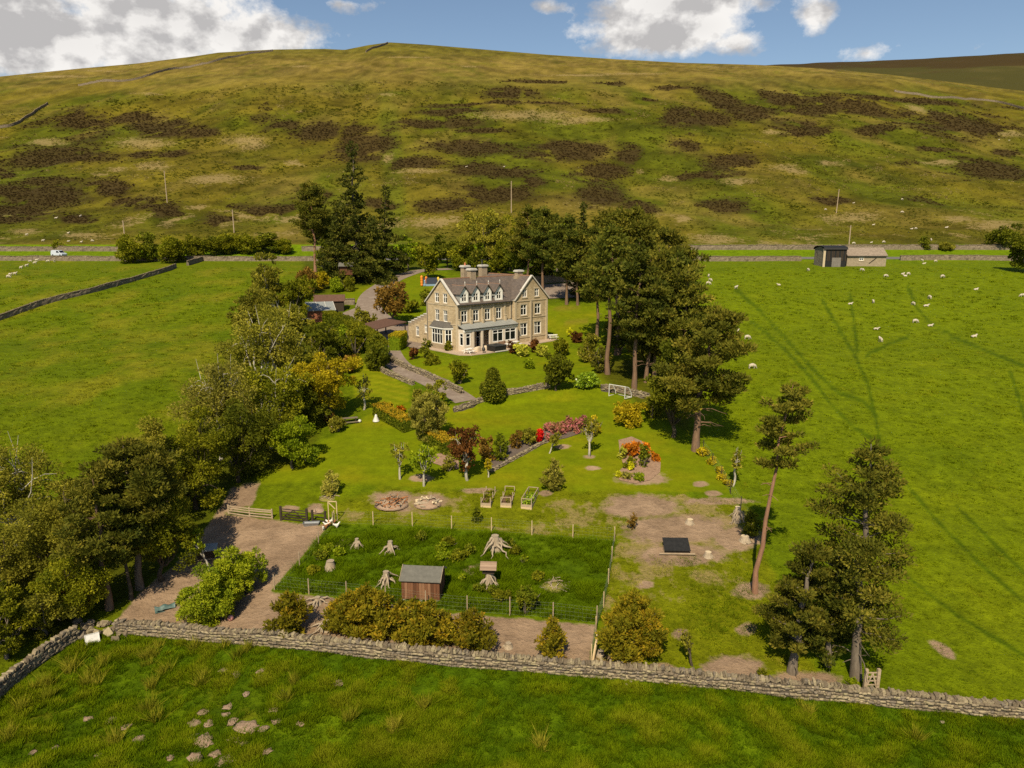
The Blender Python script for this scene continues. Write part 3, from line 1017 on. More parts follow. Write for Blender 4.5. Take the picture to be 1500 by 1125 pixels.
def gen_broad(H, Rd, r, cb=.25, leaf=.25, lobes=9, stems=1, lean=(0, 0), dens=1.0, aspect=.62, wood=True, tall=1.0, wr=1.0, up=.25, droop=0.0, shown=0.0):
    W = Wood()
    tr = (H * .018 + .03) * wr
    zc, zr = H * (cb + 1) / 2, H * (1 - cb) / 2
    C, RR = [], []
    L0 = []
    for i in range(lobes):
        v = unit(1, r)[0]
        q = r.random() ** .45
        lr = (.36 + .2 * r.random())
        c = np.array([v[0] * Rd * q * (1 - lr * .75), v[1] * Rd * q * (1 - lr * .75), zc + v[2] * zr * q * (1 - lr * .6)])
        s = (c[2] - (zc - zr)) / (2 * zr)
        c[:2] *= min(1.05, .55 + 1.2 * s) if s < .4 else max(.35, 1.12 - .65 * (s - .4)) if tall > 1 else 1
        c[:2] += np.array(lean) * (c[2] / H)
        L0.append((c, lr * Rd * (.85 + .3 * r.random()), lr * zr * tall * 1.05))
    if wood:
        fork = H * min(.32, cb + .12)
        for sidx in range(stems):
            off = np.array([r.normal() * .12 * Rd, r.normal() * .12 * Rd, 0]) * (stems > 1)
            base = np.array([0, 0, -.2]) + off
            ft = np.array([lean[0] * .3, lean[1] * .3, fork]) + off * 2
            W.tube(curve(base, ft, (r.normal() * .03 * H, r.normal() * .03 * H, 0), 5), np.linspace(tr * 1.3, tr * .85, 5) / stems ** .4, 7)
            for c, lr, lz in L0[sidx::stems]:
                e = c + (c - ft) * shown + np.array([0, 0, lz * .3])
                W.tube(curve(ft, e, (r.normal() * .1 * Rd, r.normal() * .1 * Rd, -.06 * H), 6, r, .03 * Rd), np.linspace(tr * .55, .012, 6), 5)
                for _ in range(2):
                    f = ft + (e - ft) * (.45 + .3 * r.random())
                    W.tube(curve(f, c + unit(1, r)[0] * lr * .95, (0, 0, .05 * H), 4), np.linspace(tr * .25, .01, 4), 4)
    else:
        for _ in range(4):
            W.tube(curve((0, 0, -.1), (r.normal() * Rd * .4, r.normal() * Rd * .4, H * .6), (0, 0, 0), 4), np.linspace(.05 * H, .01, 4), 4)
    for c, lr, lz in L0:
        for _ in range(max(6, int(80 / lobes))):
            v = unit(1, r)[0]
            C.append(c + v * np.array([lr, lr, lz]) * .85)
            cr = .42 * lr * (.6 + .8 * r.random())
            RR.append((cr, cr, cr * (.75 + droop)))
    area_ = sum(4 * math.pi * a[0] * a[2] for a in RR)
    n = int(np.clip(1.5 * dens * area_ / (leaf * leaf * aspect), 300, 15000))
    V, F, tn = leaves(C, RR, n, leaf, aspect, r, up=up - droop, out=.7, rnd=.6, shell=.3, flatn=.8)
    V[:, 2] = np.maximum(V[:, 2], .02)
    return W.get(), (V, F, tn)


BARK = {'pine': surf('pine_bark', (.12, .075, .048), (.22, .135, .085), 3, .9, .1, .6, (.11, .085, .065), (2, 2, .4)),
        'red': surf('red_pine_bark', (.19, .10, .062), (.30, .165, .105), 3, .9, .1, .5, (.20, .12, .08), (2, 2, .4)),
        'grey': surf('grey_bark', (.10, .08, .06), (.185, .15, .115), 4, .9, .1, .5, None, (2, 2, .4)),
        'pale': surf('pale_birch_bark', (.30, .27, .215), (.50, .46, .38), 4, .85, .1, .4, (.16, .14, .11), (2, 2, .5)),
        'dark': surf('dark_bark', (.045, .035, .025), (.10, .08, .055), 4, .9, .1, .5)}
LEAF = {'pine': leafmat('pine_needles', (.028, .035, .010), (.088, .086, .022), (.130, .112, .032), .16),
        'pinedk': leafmat('dark_pine_needles', (.020, .029, .010), (.066, .072, .018), (.100, .095, .026), .14),
        'spruce': leafmat('spruce_needles', (.014, .021, .008), (.050, .054, .014), (.085, .080, .022), .10),
        'young': leafmat('young_pine_needles', (.042, .048, .007), (.140, .115, .016), (.21, .135, .018), .18),
        'dark': leafmat('dark_leaves', (.024, .034, .006), (.085, .095, .013), (.130, .135, .020), .24),
        'mid': leafmat('mid_green_leaves', (.038, .050, .006), (.125, .130, .014), (.180, .175, .022), .28),
        'bright': leafmat('bright_leaves', (.055, .090, .008), (.150, .185, .014), (.20, .225, .020), .3),
        'cyp': leafmat('cypress_sprays', (.050, .078, .008), (.150, .180, .016), (.20, .215, .022), .2),
        'olive': leafmat('olive_leaves', (.055, .060, .016), (.150, .145, .034), (.20, .185, .050), .25),
        'grey': leafmat('grey_birch_leaves', (.060, .062, .022), (.150, .142, .050), (.21, .190, .075), .25),
        'willow': leafmat('willow_leaves', (.085, .090, .034), (.225, .215, .090), (.31, .285, .130), .25),
        'gold': leafmat('golden_leaves', (.110, .098, .008), (.27, .225, .020), (.36, .29, .03), .28),
        'copper': leafmat('copper_leaves', (.022, .010, .007), (.085, .036, .022), (.13, .055, .03), .2),
        'bronze': leafmat('bronze_leaves', (.050, .034, .014), (.145, .085, .035), (.19, .13, .05), .2),
        'laurel': leafmat('laurel_leaves', (.05, .09, .010), (.16, .23, .025), (.30, .38, .07), .2, .35, .5),
        'pink': leafmat('pink_blossom', (.060, .085, .020), (.30, .085, .26), (.42, .16, .40), .25),
        'red': leafmat('red_blossom', (.30, .006, .010), (.66, .012, .022), (.78, .03, .04), .2),
        'orange': leafmat('orange_foliage', (.10, .045, .010), (.36, .115, .014), (.46, .16, .02), .25),
        'yellow': leafmat('yellow_flowers', (.16, .15, .012), (.46, .36, .022), (.60, .47, .05), .25),
        'cream': leafmat('cream_leaves', (.10, .12, .020), (.30, .30, .085), (.42, .40, .15), .25),
        'hedge': leafmat('hedge_leaves', (.026, .042, .006), (.085, .098, .012), (.125, .125, .016), .18),
        'hedgetop': leafmat('young_hedge_shoots', (.085, .070, .010), (.22, .150, .020), (.28, .18, .024), .22)}
MCACHE = {}


def plant(kind, px, py, top, hw, label, name=None, cat='tree', leafm='mid', bark='grey', group=None, seed=None, share=None, dist_leaf=None, rz=None, at=None, fine=1.0, **kw):
    """a plant standing on the ground seen at (px,py), its top at row `top`, half-width hw pixels"""
    p = G(px, py) if at is None else np.asarray(at)
    m = mpp(p)
    Hh = height_to(p, top)
    Rd = hw * m
    d = depth_of(p)
    seed = seed if seed is not None else int(px * 31 + py * 7)
    r = np.random.default_rng(seed)
    leaf = dist_leaf or fine * float(np.clip((.0052 if kind in ('pine', 'spruce', 'young') else .0040) * d, .12, .55))
    t = thing(name or {'pine': 'pine_tree', 'spruce': 'spruce_tree', 'young': 'young_pine', 'broad': 'broadleaf_tree', 'bush': 'shrub'}[kind], label, cat, p, 0, group)
    if share and share in MCACHE:
        wm, cm, h0, r0 = MCACHE[share]
        wo_ = bpy.data.objects.new('trunk', wm)
        co_ = bpy.data.objects.new('crown', cm)
        for o in (wo_, co_):
            link(o, t)
        t.scale = (Rd / r0, Rd / r0, Hh / h0)
        t.rotation_euler[2] = r.random() * 6.28 if rz is None else rz
        return t
    if kind in ('pine', 'spruce', 'young'):
        kw.setdefault('prof', {'pine': 'scots', 'spruce': 'spruce', 'young': 'young'}[kind])
        if kind != 'pine':
            kw.setdefault('cb', .06)
            kw.setdefault('dead', 0)
        if 'lean' in kw:
            kw['lean'] = (kw['lean'][0] * m, kw['lean'][1] * m)
        (wv, wf), (V, F, tn) = gen_pine(Hh, Rd, r, leaf=leaf, **kw)
    else:
        if kind == 'bush':
            kw.setdefault('cb', -.12)
            kw.setdefault('wood', False)
            kw.setdefault('lobes', 7)
        if 'lean' in kw:
            kw['lean'] = (kw['lean'][0] * m, kw['lean'][1] * m)
        (wv, wf), (V, F, tn) = gen_broad(Hh, Rd, r, leaf=leaf * (.8 if kind == 'bush' else 1), **kw)
    wo_ = mk('trunk' if kind != 'bush' else 'stem', wv, wf, BARK[bark], t, smooth=True)
    co_ = mk('crown' if kind != 'bush' else 'foliage', V, F, LEAF[leafm], t, tint=tn)
    if share:
        MCACHE[share] = (wo_.data, co_.data, Hh, Rd)
    return t


# ---- Scots pines at the right
plant('pine', 1106, 868, 548, 39, 'tall slender pine with a long bare red trunk and small crown', leafm='pine', bark='red', cb=.62, lean=(30, 0), dead=7, dens=1.2, seed=3, tr=.155, nb=32, gap=.1)
plant('pine', 1160, 985, 790, 44, 'thick-trunked pine by the long stone wall with spreading roots', leafm='pine', bark='grey', cb=.20, lean=(22, 10), dead=3, dens=1.6, seed=4, tr=.22, nb=34)
plant('pine', 1254, 992, 636, 74, 'large bushy pine beside the field gate, branches reaching over the pasture', leafm='pine', bark='grey', cb=.20, lean=(-10, 10), dead=5, dens=1.5, seed=8, tr=.24, gap=.10, nb=60)
plant('pine', 1212, 975, 800, 40, 'low pine filling the gap between two trunks at the stone wall', leafm='pinedk', bark='grey', cb=.12, dead=2, dens=1.6, seed=6, tr=.14, nb=30)
plant('pine', 1019, 660, 446, 70, 'old pine at the lawn edge with bare twisting lower limbs', leafm='pine', bark='pine', cb=.36, lean=(16, 0), dead=14, dens=1.2, seed=14, tr=.30, gap=.22)
plant('broad', 985, 640, 500, 46, 'dense dark evergreen leaning against the old pine', leafm='dark', bark='dark', cb=.0, lobes=12, seed=22)
plant('bush', 955, 612, 560, 20, 'bright green bush under the dark evergreen', name='shrub', cat='shrub', leafm='mid')
PG = 'pines standing in a clump right of the house'
PL = 'tall pine in the dense clump beside the lawn right of the house'
for k, (bx, by, tp, hw, cb, sd) in enumerate([(890, 548, 322, 30, .55, 1), (903, 520, 300, 40, .5, 2), (924, 515, 298, 44, .5, 3), (929, 567, 345, 38, .36, 4), (946, 560, 372, 42, .26, 5),
                                             (958, 556, 355, 46, .20, 6), (985, 540, 368, 46, .14, 7), (1000, 556, 388, 40, .12, 8), (968, 500, 332, 46, .4, 9), (874, 500, 345, 28, .4, 10), (940, 480, 312, 40, .4, 11)]):
    lab = {0: 'bare-trunked pine at the lawn edge of the clump, nearest the house', 3: 'thick pine at the front of the clump beside the football goal', 7: 'pine at the pasture edge of the clump with the lowest foliage',
           9: 'short pine at the back of the clump above the maroon dome shrub'}.get(k, PL)
    plant('pine', bx, by, tp, hw, lab, leafm='pine' if k % 3 else 'pinedk', bark='pine', cb=cb, dead=4, group=PG, seed=100 + sd, dens=1.0, share='pc%d' % (k % 6) if k > 3 else None)
plant('broad', 962, 548, 455, 40, 'dark shrubby undergrowth tree among the clump of pines', leafm='dark', bark='dark', cb=-.02, lobes=12, seed=73)
plant('broad', 908, 520, 452, 26, 'dark leafy undergrowth behind the bare-trunked pine', leafm='dark', bark='dark', cb=-.02, lobes=10, seed=74)
# ---- behind the house
BL, BG_ = 'pine in the row of trees behind the house', 'trees in the row behind the house'
for k, (bx, by, tp, hw, kind, lm) in enumerate([(830, 446, 312, 30, 'pine', 'pinedk'), (846, 447, 335, 26, 'pine', 'pine'), (795, 425, 300, 30, 'pine', 'pinedk'), (773, 415, 298, 28, 'pine', 'pine'),
                                               (890, 420, 305, 34, 'pine', 'pine'), (872, 430, 330, 26, 'pine', 'pinedk')]):
    plant(kind, bx, by, tp, hw, BL, leafm=lm, bark='pine', cb=.34, group=BG_, seed=200 + k)
plant('spruce', 852, 436, 294, 24, 'narrow dark spruce rising among the pines behind the house', leafm='spruce', bark='dark', seed=231)
plant('broad', 712, 400, 298, 38, 'broad rounded olive-green tree above the house chimneys', leafm='olive', bark='grey', cb=.12, lobes=13, seed=41)
plant('broad', 745, 396, 322, 30, 'mid-green tree between the rounded tree and the pines', leafm='mid', cb=.1, seed=43)
plant('broad', 815, 405, 318, 26, 'bright green leafy tree behind the pines', leafm='bright', cb=.1, seed=44)
DL, DG = 'leafy dark green tree filling the wood edge behind the house', 'leafy trees of the wood edge behind the house'
for k, (bx, by, tp, hw) in enumerate([(655, 392, 348, 26), (680, 396, 350, 26), (700, 404, 355, 24), (735, 408, 358, 26), (760, 410, 350, 26), (800, 412, 362, 26), (640, 386, 345, 22), (870, 410, 345, 26), (905, 405, 350, 28), (610, 382, 350, 20)]):
    plant('broad', bx, by, tp, hw, DL, leafm=('dark', 'mid')[k % 2], bark='dark', cb=.0, group=DG, seed=300 + k, share='dk%d' % (k % 4))
# ---- left of the drive
plant('spruce', 524, 412, 208, 52, 'very tall dark spruce with a bare spire towering above the drive', leafm='spruce', bark='grey', dens=1.2, seed=51, nb=64, cb=.03)
plant('spruce', 560, 404, 272, 36, 'dark spruce leaning out beside the tallest spruce', leafm='spruce', bark='dark', seed=52, lean=(10, 0), nb=40)
plant('spruce', 497, 415, 300, 30, 'shorter dark spruce at the foot of the tallest spruce', leafm='spruce', bark='dark', seed=53)
plant('spruce', 548, 414, 318, 34, 'low dark spruce spreading over the drive', leafm='spruce', bark='dark', seed=58)
plant('pine', 462, 398, 263, 28, 'pine with a pale orange bare trunk near the lane', leafm='pine', bark='red', cb=.42, seed=54, dead=5)
plant('pine', 472, 392, 300, 24, 'brownish pine with a grey trunk near the lane', leafm='pinedk', bark='grey', cb=.4, seed=55)
plant('broad', 480, 412, 350, 24, 'dark tree in the shade between pine and spruce', leafm='dark', bark='dark', cb=0, seed=56)
plant('broad', 596, 396, 345, 18, 'sunlit yellow-green tree where the drive meets the wood', leafm='bright', cb=.1, seed=57)
plant('broad', 628, 410, 362, 22, 'round green tree above the bouncy castle', leafm='mid', cb=.1, seed=59)
plant('bush', 472, 424, 398, 15, 'golden-yellow bush behind the timber shed', cat='shrub', leafm='gold')
plant('bush', 492, 427, 408, 14, 'bright green bush beside the golden bush', cat='shrub', leafm='bright')
plant('bush', 510, 426, 404, 13, 'light green bush below the tree house', cat='shrub', leafm='mid')
plant('bush', 450, 432, 392, 20, 'dark brownish bush at the edge of the left field', cat='shrub', leafm='bronze')
plant('broad', 575, 478, 412, 26, 'bronze-leaved round tree beside the drive', leafm='bronze', bark='grey', cb=.08, lobes=12, seed=61)
ORD = ['first', 'second', 'third', 'fourth', 'fifth', 'sixth', 'seventh', 'eighth', 'ninth']
HL, HG_ = 'rounded hawthorn in the row along the lane wall', 'hawthorns along the lane on the left'
for k, (bx, by, tp, hw) in enumerate([(195, 385, 343, 27), (222, 384, 338, 18), (252, 385, 344, 26), (285, 378, 344, 24), (315, 374, 345, 18), (338, 372, 341, 26), (368, 371, 342, 24), (398, 371, 339, 28), (418, 372, 348, 16)]):
    plant('broad', bx, by, tp, hw, ORD[k] + ' rounded hawthorn along the lane wall, counting from the parked van', name='hawthorn', leafm=('mid', 'dark')[k % 2], bark='dark', cb=.0, group=HG_, seed=400 + k, share='hw%d' % (k % 3))
plant('broad', 1472, 366, 331, 24, 'dark thorn tree by the lane wall at the end of the pasture', name='hawthorn', leafm='dark', cb=.05, seed=71)
plant('broad', 1503, 400, 330, 32, 'dark bushy tree in front of the lane wall', leafm='dark', cb=.0, seed=72)
plant('bush', 1353, 365, 345, 9, 'small round conifer on the lane verge', cat='shrub', leafm='dark')
plant('bush', 1385, 366, 354, 14, 'low scrubby bush on the lane verge', cat='shrub', leafm='olive')
plant('bush', 86, 366, 352, 9, 'dark bush growing on the lane verge behind the van', cat='shrub', leafm='mid')
# ---- big belt of trees on the left
plant('broad', 396, 478, 368, 33, 'upright feathery light-green tree at the top of the belt', leafm='olive', bark='pale', cb=.05, lobes=14, seed=81, tall=1.3, up=1.1, stems=3, fine=.78)
plant('broad', 436, 478, 394, 31, 'dark tree close behind the timber shed', leafm='mid', cb=.05, seed=82, fine=.78)
plant('broad', 372, 520, 416, 41, 'olive tree standing over the left field edge', leafm='olive', cb=.08, seed=83, fine=.78)
plant('broad', 428, 540, 438, 51, 'grey-green birch with white limbs showing through', leafm='olive', bark='pale', cb=.1, lobes=12, seed=84, stems=2, shown=.34, fine=.78)
plant('broad', 470, 545, 462, 33, 'dark leafy tree beside the clipped hedge', leafm='dark', cb=.03, seed=85, fine=.78)
plant('broad', 395, 598, 456, 72, 'large birch with a forked white trunk in the middle of the belt', name='birch_tree', leafm='olive', bark='pale', cb=.14, lobes=15, seed=86, stems=2, shown=.34, wr=1.3, fine=.78)
plant('broad', 322, 672, 508, 74, 'thin-leaved grey birch with many pale branches', name='birch_tree', leafm='grey', bark='pale', cb=.1, lobes=15, seed=87, stems=2, dens=.75, shown=.34, fine=.78)
plant('broad', 398, 655, 531, 66, 'dark birch leaning over the lawn edge', name='birch_tree', leafm='mid', bark='pale', cb=.08, lobes=14, seed=88, shown=.34, fine=.78)
plant('broad', 482, 618, 510, 48, 'yellow-green spreading maple beside the picnic bench', leafm='gold', bark='grey', cb=.14, lobes=12, seed=89, dens=.9, fine=.78)
plant('broad', 450, 628, 554, 36, 'dark shrubby tree behind the picnic bench', leafm='dark', bark='dark', cb=0, seed=90, fine=.78)
plant('broad', 350, 705, 579, 62, 'deep green tree in the shaded middle of the belt', leafm='dark', bark='dark', cb=.02, lobes=12, seed=91, fine=.78)
plant('broad', 288, 745, 606, 62, 'dark broad tree shading the bare earth', leafm='mid', bark='dark', cb=.03, lobes=13, seed=92, fine=.78)
plant('broad', 240, 765, 604, 55, 'mid-green tree crowding the brown pine', leafm='olive', bark='dark', cb=.05, lobes=12, seed=93, fine=.78)
plant('broad', 430, 686, 616, 40, 'small bright green tree at the corner of the lawn', leafm='bright', bark='grey', cb=.1, seed=94, fine=.78)
plant('pine', 205, 862, 640, 66, 'brown-tinged pine with the tallest crown in the left belt', leafm='pine', bark='grey', cb=.46, seed=95, dead=4, tr=.22, dens=1.2)
plant('pine', 160, 892, 690, 50, 'leaning pine with a pale sunlit trunk above the wall corner', leafm='pine', bark='pine', cb=.42, seed=96, dead=6, tr=.2)
plant('pine', 192, 878, 720, 36, 'thin-trunked pine between two thicker pines', leafm='pinedk', bark='dark', cb=.4, seed=97, tr=.12)
plant('broad', 240, 848, 714, 62, 'dark tree in deep shade behind the poultry shelter', leafm='mid', bark='dark', cb=.03, lobes=11, seed=98, fine=.78)
plant('broad', 118, 800, 684, 57, 'pale green tree at the field edge left of the pines', leafm='olive', bark='grey', cb=.05, lobes=12, seed=99, fine=.78)
plant('broad', 22, 800, 641, 79, 'light green ash with bare twigs at the field edge', leafm='olive', bark='pale', cb=.08, lobes=14, seed=110, dens=.8, shown=.34, fine=.78)
plant('broad', 78, 850, 729, 72, 'mid-green tree below the ash', leafm='olive', bark='dark', cb=.03, lobes=13, seed=111, fine=.78)
plant('broad', 8, 880, 764, 67, 'leafy tree behind the broken corner of the wall', leafm='olive', bark='dark', cb=.03, lobes=12, seed=112, fine=.78)
plant('broad', 110, 905, 794, 48, 'low dark tree beside the wall corner', leafm='mid', bark='dark', cb=.0, lobes=10, seed=113, fine=.78)
plant('broad', 62, 930, 852, 57, 'grey-green sallow bush sprawling above the oblique wall', leafm='olive', bark='grey', cb=.0, lobes=11, seed=114, dens=1.1, fine=.78)
plant('broad', 10, 965, 856, 55, 'tall sallow bush outside the oblique wall', leafm='mid', bark='grey', cb=.0, lobes=10, seed=115, fine=.78)
plant('broad', 118, 890, 846, 33, 'brownish-green bush above the tumbled stones', leafm='bronze', bark='grey', cb=.0, lobes=8, seed=116, fine=.78)
plant('broad', 455, 690 - 62, 569, 31, 'leafy dark bush under the yellow maple', name='shrub', cat='shrub', leafm='dark', bark='dark', cb=0, seed=117, fine=.78)
# ---- garden trees and shrubs
plant('broad', 631, 648, 568, 31, 'pale silvery willow standing on the lawn', name='willow_tree', leafm='willow', bark='grey', cb=-.05, lobes=18, seed=121, tall=1.15, aspect=.34, up=.9, dens=1.8)
plant('broad', 685, 703, 618, 27, 'copper-leaved tree with a pale straight trunk', leafm='copper', bark='pale', cb=.22, lobes=11, seed=122, tall=1.3, shown=.25, dens=.9)
plant('broad', 621, 712, 652, 24, 'small thin maple with a split pale trunk on the lawn', leafm='bright', bark='pale', cb=.3, lobes=8, seed=123, dens=.45, shown=.2)
plant('broad', 586, 702, 645, 14, 'nearly leafless young tree with bent grey stem', leafm='olive', bark='pale', cb=.4, lobes=7, seed=124, dens=.12, shown=.2)
plant('broad', 715, 699, 668, 7, 'tiny yellow-leaved sapling beside the copper tree', leafm='gold', bark='pale', cb=.25, lobes=6, seed=125, dens=.8)
plant('broad', 863, 668, 606, 13, 'thin straight sapling staked in the lawn', leafm='olive', bark='pale', cb=.3, lobes=7, seed=126, dens=.12, shown=.1)
plant('broad', 804, 664, 634, 9, 'leafless sapling bending over the lawn', leafm='olive', bark='pale', cb=.35, lobes=5, seed=127, dens=.06, lean=(14, 0))
plant('young', 811, 718, 670, 15, 'grey-green young conifer at the edge of the lawn', leafm='grey', bark='grey', seed=128, dens=.8)
plant('bush', 488, 724, 686, 18, 'grey-leaved shrub on the rough lawn', cat='shrub', leafm='willow', aspect=.4)
plant('broad', 815, 572, 508, 26, 'dark bushy tree on the terrace wall', leafm='dark', bark='dark', cb=.0, lobes=11, seed=130)
plant('bush', 857, 568, 545, 24, 'glossy bright laurel clump on the terrace wall', cat='shrub', leafm='laurel', name='laurel_bush')
plant('bush', 673, 562, 524, 18, 'dark green rounded shrub on the upper lawn', cat='shrub', leafm='mid')
plant('bush', 624, 524, 494, 10, 'upright dark green shrub by the bay window', cat='shrub', leafm='dark')
plant('bush', 605, 526, 507, 9, 'purple-leaved shrub beside the upright shrub', cat='shrub', leafm='copper')
plant('bush', 634, 533, 518, 14, 'green shrub with white flowers below the bay window', cat='shrub', leafm='mid')
plant('bush', 640, 600, 556, 18, 'rounded green shrub at the foot of the drive', cat='shrub', leafm='mid', seed=132)
plant('bush', 766, 522, 498, 13, 'cream-leaved round shrub in front of the right gable', cat='shrub', leafm='cream')
plant('bush', 752, 518, 500, 9, 'purple shrub tucked beside the cream shrub', cat='shrub', leafm='copper')
plant('bush', 785, 516, 496, 11, 'dark maroon shrub against the right gable', cat='shrub', leafm='copper', seed=133)
plant('bush', 792, 522, 504, 10, 'small cream-green shrub right of the maroon shrub', cat='shrub', leafm='cream', seed=134)
plant('bush', 716, 508, 498, 6, 'low green shrub under the bay window wall', cat='shrub', leafm='mid', at=H(-1.2, 1.0, .1))
plant('bush', 775, 540, 522, 8, 'small clipped green bush on the upper lawn', cat='shrub', leafm='bright')
plant('bush', 845, 502, 486, 11, 'dark maroon dome-shaped shrub on the side lawn', cat='shrub', leafm='copper', seed=135)
plant('bush', 836, 494, 480, 5, 'yellow-flowered plant beside the maroon dome', cat='shrub', leafm='yellow')
plant('bush', 820, 520, 494, 16, 'green shrub right of the picnic table', cat='shrub', leafm='mid', seed=136)
plant('bush', 866, 530, 488, 18, 'olive shrub at the foot of the pine clump', cat='shrub', leafm='olive', seed=137)
plant('bush', 883, 545, 500, 16, 'bronze-green bush at the foot of the pine clump', cat='shrub', leafm='pine', seed=138)
plant('bush', 922, 624, 582, 24, 'large golden-green rhododendron by the football goal', cat='shrub', leafm='gold', name='rhododendron', seed=139, lobes=9)
plant('bush', 871, 637, 605, 15, 'yellow-green shrub at the end of the pink rhododendrons', cat='shrub', leafm='gold', seed=140)
RL, RG = 'pink-flowering rhododendron in the border of the lower lawn', 'pink rhododendrons in the lawn border'
for k, (bx, by, tp, hw) in enumerate([(804, 632, 614, 8), (818, 636, 616, 10), (832, 632, 611, 11), (845, 634, 614, 9), (853, 628, 609, 8)]):
    plant('bush', bx, by, tp, hw, RL, cat='shrub', leafm='pink', name='rhododendron', group=RG, seed=500 + k, dens=1.2)
plant('bush', 792, 648, 630, 9, 'brilliant red azalea in the lawn border', cat='shrub', leafm='red', name='azalea', dens=1.5)
plant('bush', 806, 646, 632, 6, 'low mauve flowering plant beside the red azalea', cat='shrub', leafm='pink', seed=510)
plant('bush', 775, 650, 628, 13, 'olive shrub left of the red azalea', cat='shrub', leafm='olive', seed=142)
plant('bush', 757, 656, 630, 11, 'bronze shrub in the lawn border', cat='shrub', leafm='bronze', seed=143)
plant('bush', 735, 672, 632, 17, 'dark heathery shrub beside the copper tree', cat='shrub', leafm='hedge', seed=144)
plant('bush', 716, 676, 640, 14, 'brown-green shrub behind the copper tree', cat='shrub', leafm='bronze', seed=145)
plant('bush', 657, 690, 664, 12, 'scraggy bush at the stone bank under the hedge', cat='shrub', leafm='olive', seed=146, dens=.6)
plant('bush', 926, 668, 640, 15, 'rusty orange azalea at the top of the island bed', cat='shrub', leafm='orange', name='azalea', seed=147)
plant('bush', 944, 672, 648, 10, 'second rusty shrub in the island bed', cat='shrub', leafm='orange', seed=148)
plant('bush', 960, 676, 662, 7, 'small round orange shrub at the rim of the island bed', cat='shrub', leafm='orange', seed=149)
plant('bush', 942, 684, 652, 10, 'leggy green shrub in the middle of the island bed', cat='shrub', leafm='hedge', seed=150)
plant('bush', 922, 684, 668, 10, 'dark green plant on the left of the island bed', cat='shrub', leafm='mid', seed=151)
plant('bush', 912, 672, 650, 8, 'light green plant at the top left of the island bed', cat='shrub', leafm='cream', seed=152)
plant('bush', 923, 689, 676, 5, 'yellow-flowering plant in the island bed', cat='shrub', leafm='yellow', seed=153)
plant('bush', 918, 701, 692, 8, 'blue-green leafy plant at the front of the island bed', cat='shrub', leafm='willow', seed=154)
plant('bush', 936, 703, 692, 9, 'lime green plants at the front of the island bed', cat='shrub', leafm='bright', seed=155)
plant('bush', 906, 699, 690, 5, 'pale yellow plant at the front of the island bed', cat='shrub', leafm='yellow', seed=156)
for k, (bx, by, tp, hw) in enumerate([(1030, 668, 655, 10), (1042, 680, 668, 9), (1058, 703, 692, 9), (1067, 712, 700, 8), (1052, 694, 684, 7)]):
    plant('bush', bx, by, tp, hw, 'straw-yellow rough plant along the wire fence', cat='plant', name='yellow_plant', leafm='gold', group='yellow plants along the wire fence', seed=520 + k, dens=.7)
# shrubs along the drive, left side
for k, (bx, by, tp, hw, lm, lb) in enumerate([
        (520, 520, 470, 24, 'mid', 'leafy green bush in front of the clipped hedge'), (492, 530, 490, 20, 'dark', 'dark low shrub left of the leafy bush'),
        (550, 542, 488, 22, 'dark', 'dark green rounded tree at the corner of the drive'), (478, 500, 470, 16, 'mid', 'green shrub in front of the timber shed'),
        (534, 475, 448, 14, 'olive', 'grey-green airy shrub beside the drive'), (508, 545, 518, 20, 'bronze', 'brown shrub above the striped lawn'),
        (470, 540, 505, 22, 'mid', 'mid-green shrub in the shrubbery below the shed'), (505, 500, 478, 14, 'bright', 'bright green shrub in the shrubbery below the shed'),
        (612, 590, 572, 12, 'olive', 'low olive shrub at the end of the striped lawn'), (570, 602, 590, 9, 'gold', 'clump of yellow-orange perennials by the hedge'),
        (588, 604, 594, 8, 'orange', 'clump of orange perennials by the hedge'), (600, 458, 440, 14, 'mid', 'round bush behind the stepped side wall'),
        (645, 440, 418, 20, 'mid', 'wide clipped green bush behind the left gable'), (625, 446, 425, 14, 'dark', 'dark clipped bush beside the wide clipped bush'),
        (622, 492, 470, 6, 'gold', 'lime climber on the corner of the side wing'), (495, 632, 605, 16, 'olive', 'tangled shrub behind the picnic bench'),
        (478, 618, 596, 14, 'bronze', 'reddish shrub behind the picnic bench')]):
    plant('bush', bx, by, tp, hw, lb, cat='shrub', leafm=lm, seed=600 + k)
plant('broad', 533, 600, 540, 14, 'slender grey sapling on the striped lawn', leafm='olive', bark='pale', cb=.2, lobes=7, seed=160, dens=.25, shown=.2)
# ---- young pines by the foreground wall
YL = 'bushy young pine in the clump behind the stone wall'
YG = 'young pines in the clump by the dark shed'
plant('young', 425, 928, 866, 27, 'single small young pine on bare earth left of the clump', name='young_pine', leafm='young', seed=161, dens=1.2)
for k, (bx, by, tp, hw) in enumerate((a_, b_ - 9, c_ + 3, int(d_ * .84)) for a_, b_, c_, d_ in [(498, 930, 872, 26), (514, 936, 862, 34), (540, 938, 850, 38), (564, 944, 862, 34), (588, 944, 874, 28), (608, 950, 872, 32), (634, 950, 874, 32), (654, 948, 894, 22)]):
    plant('young', bx, by, tp, hw, ORD[k] + ' bushy young pine of the clump by the wall, counting from the lone small pine', leafm='young', group=YG, seed=170 + k, dens=1.2)
plant('young', 694, 952, 890, 29, 'young pine just right of the clump', leafm='young', seed=181, dens=1.2)
plant('young', 808, 963, 900, 17, 'slim two-tiered young pine on bare earth', leafm='young', seed=182, dens=1.1)
plant('young', 926, 966, 866, 46, 'big rounded young pine right of the fence corner', leafm='young', seed=183, dens=1.3, nb=34)
plant('bush', 770, 898, 858, 18, 'dark little conifer inside the run fence', name='young_conifer', cat='shrub', leafm='hedge', seed=184)
CL = 'wind-swept bright green conifer bush on the bare earth'
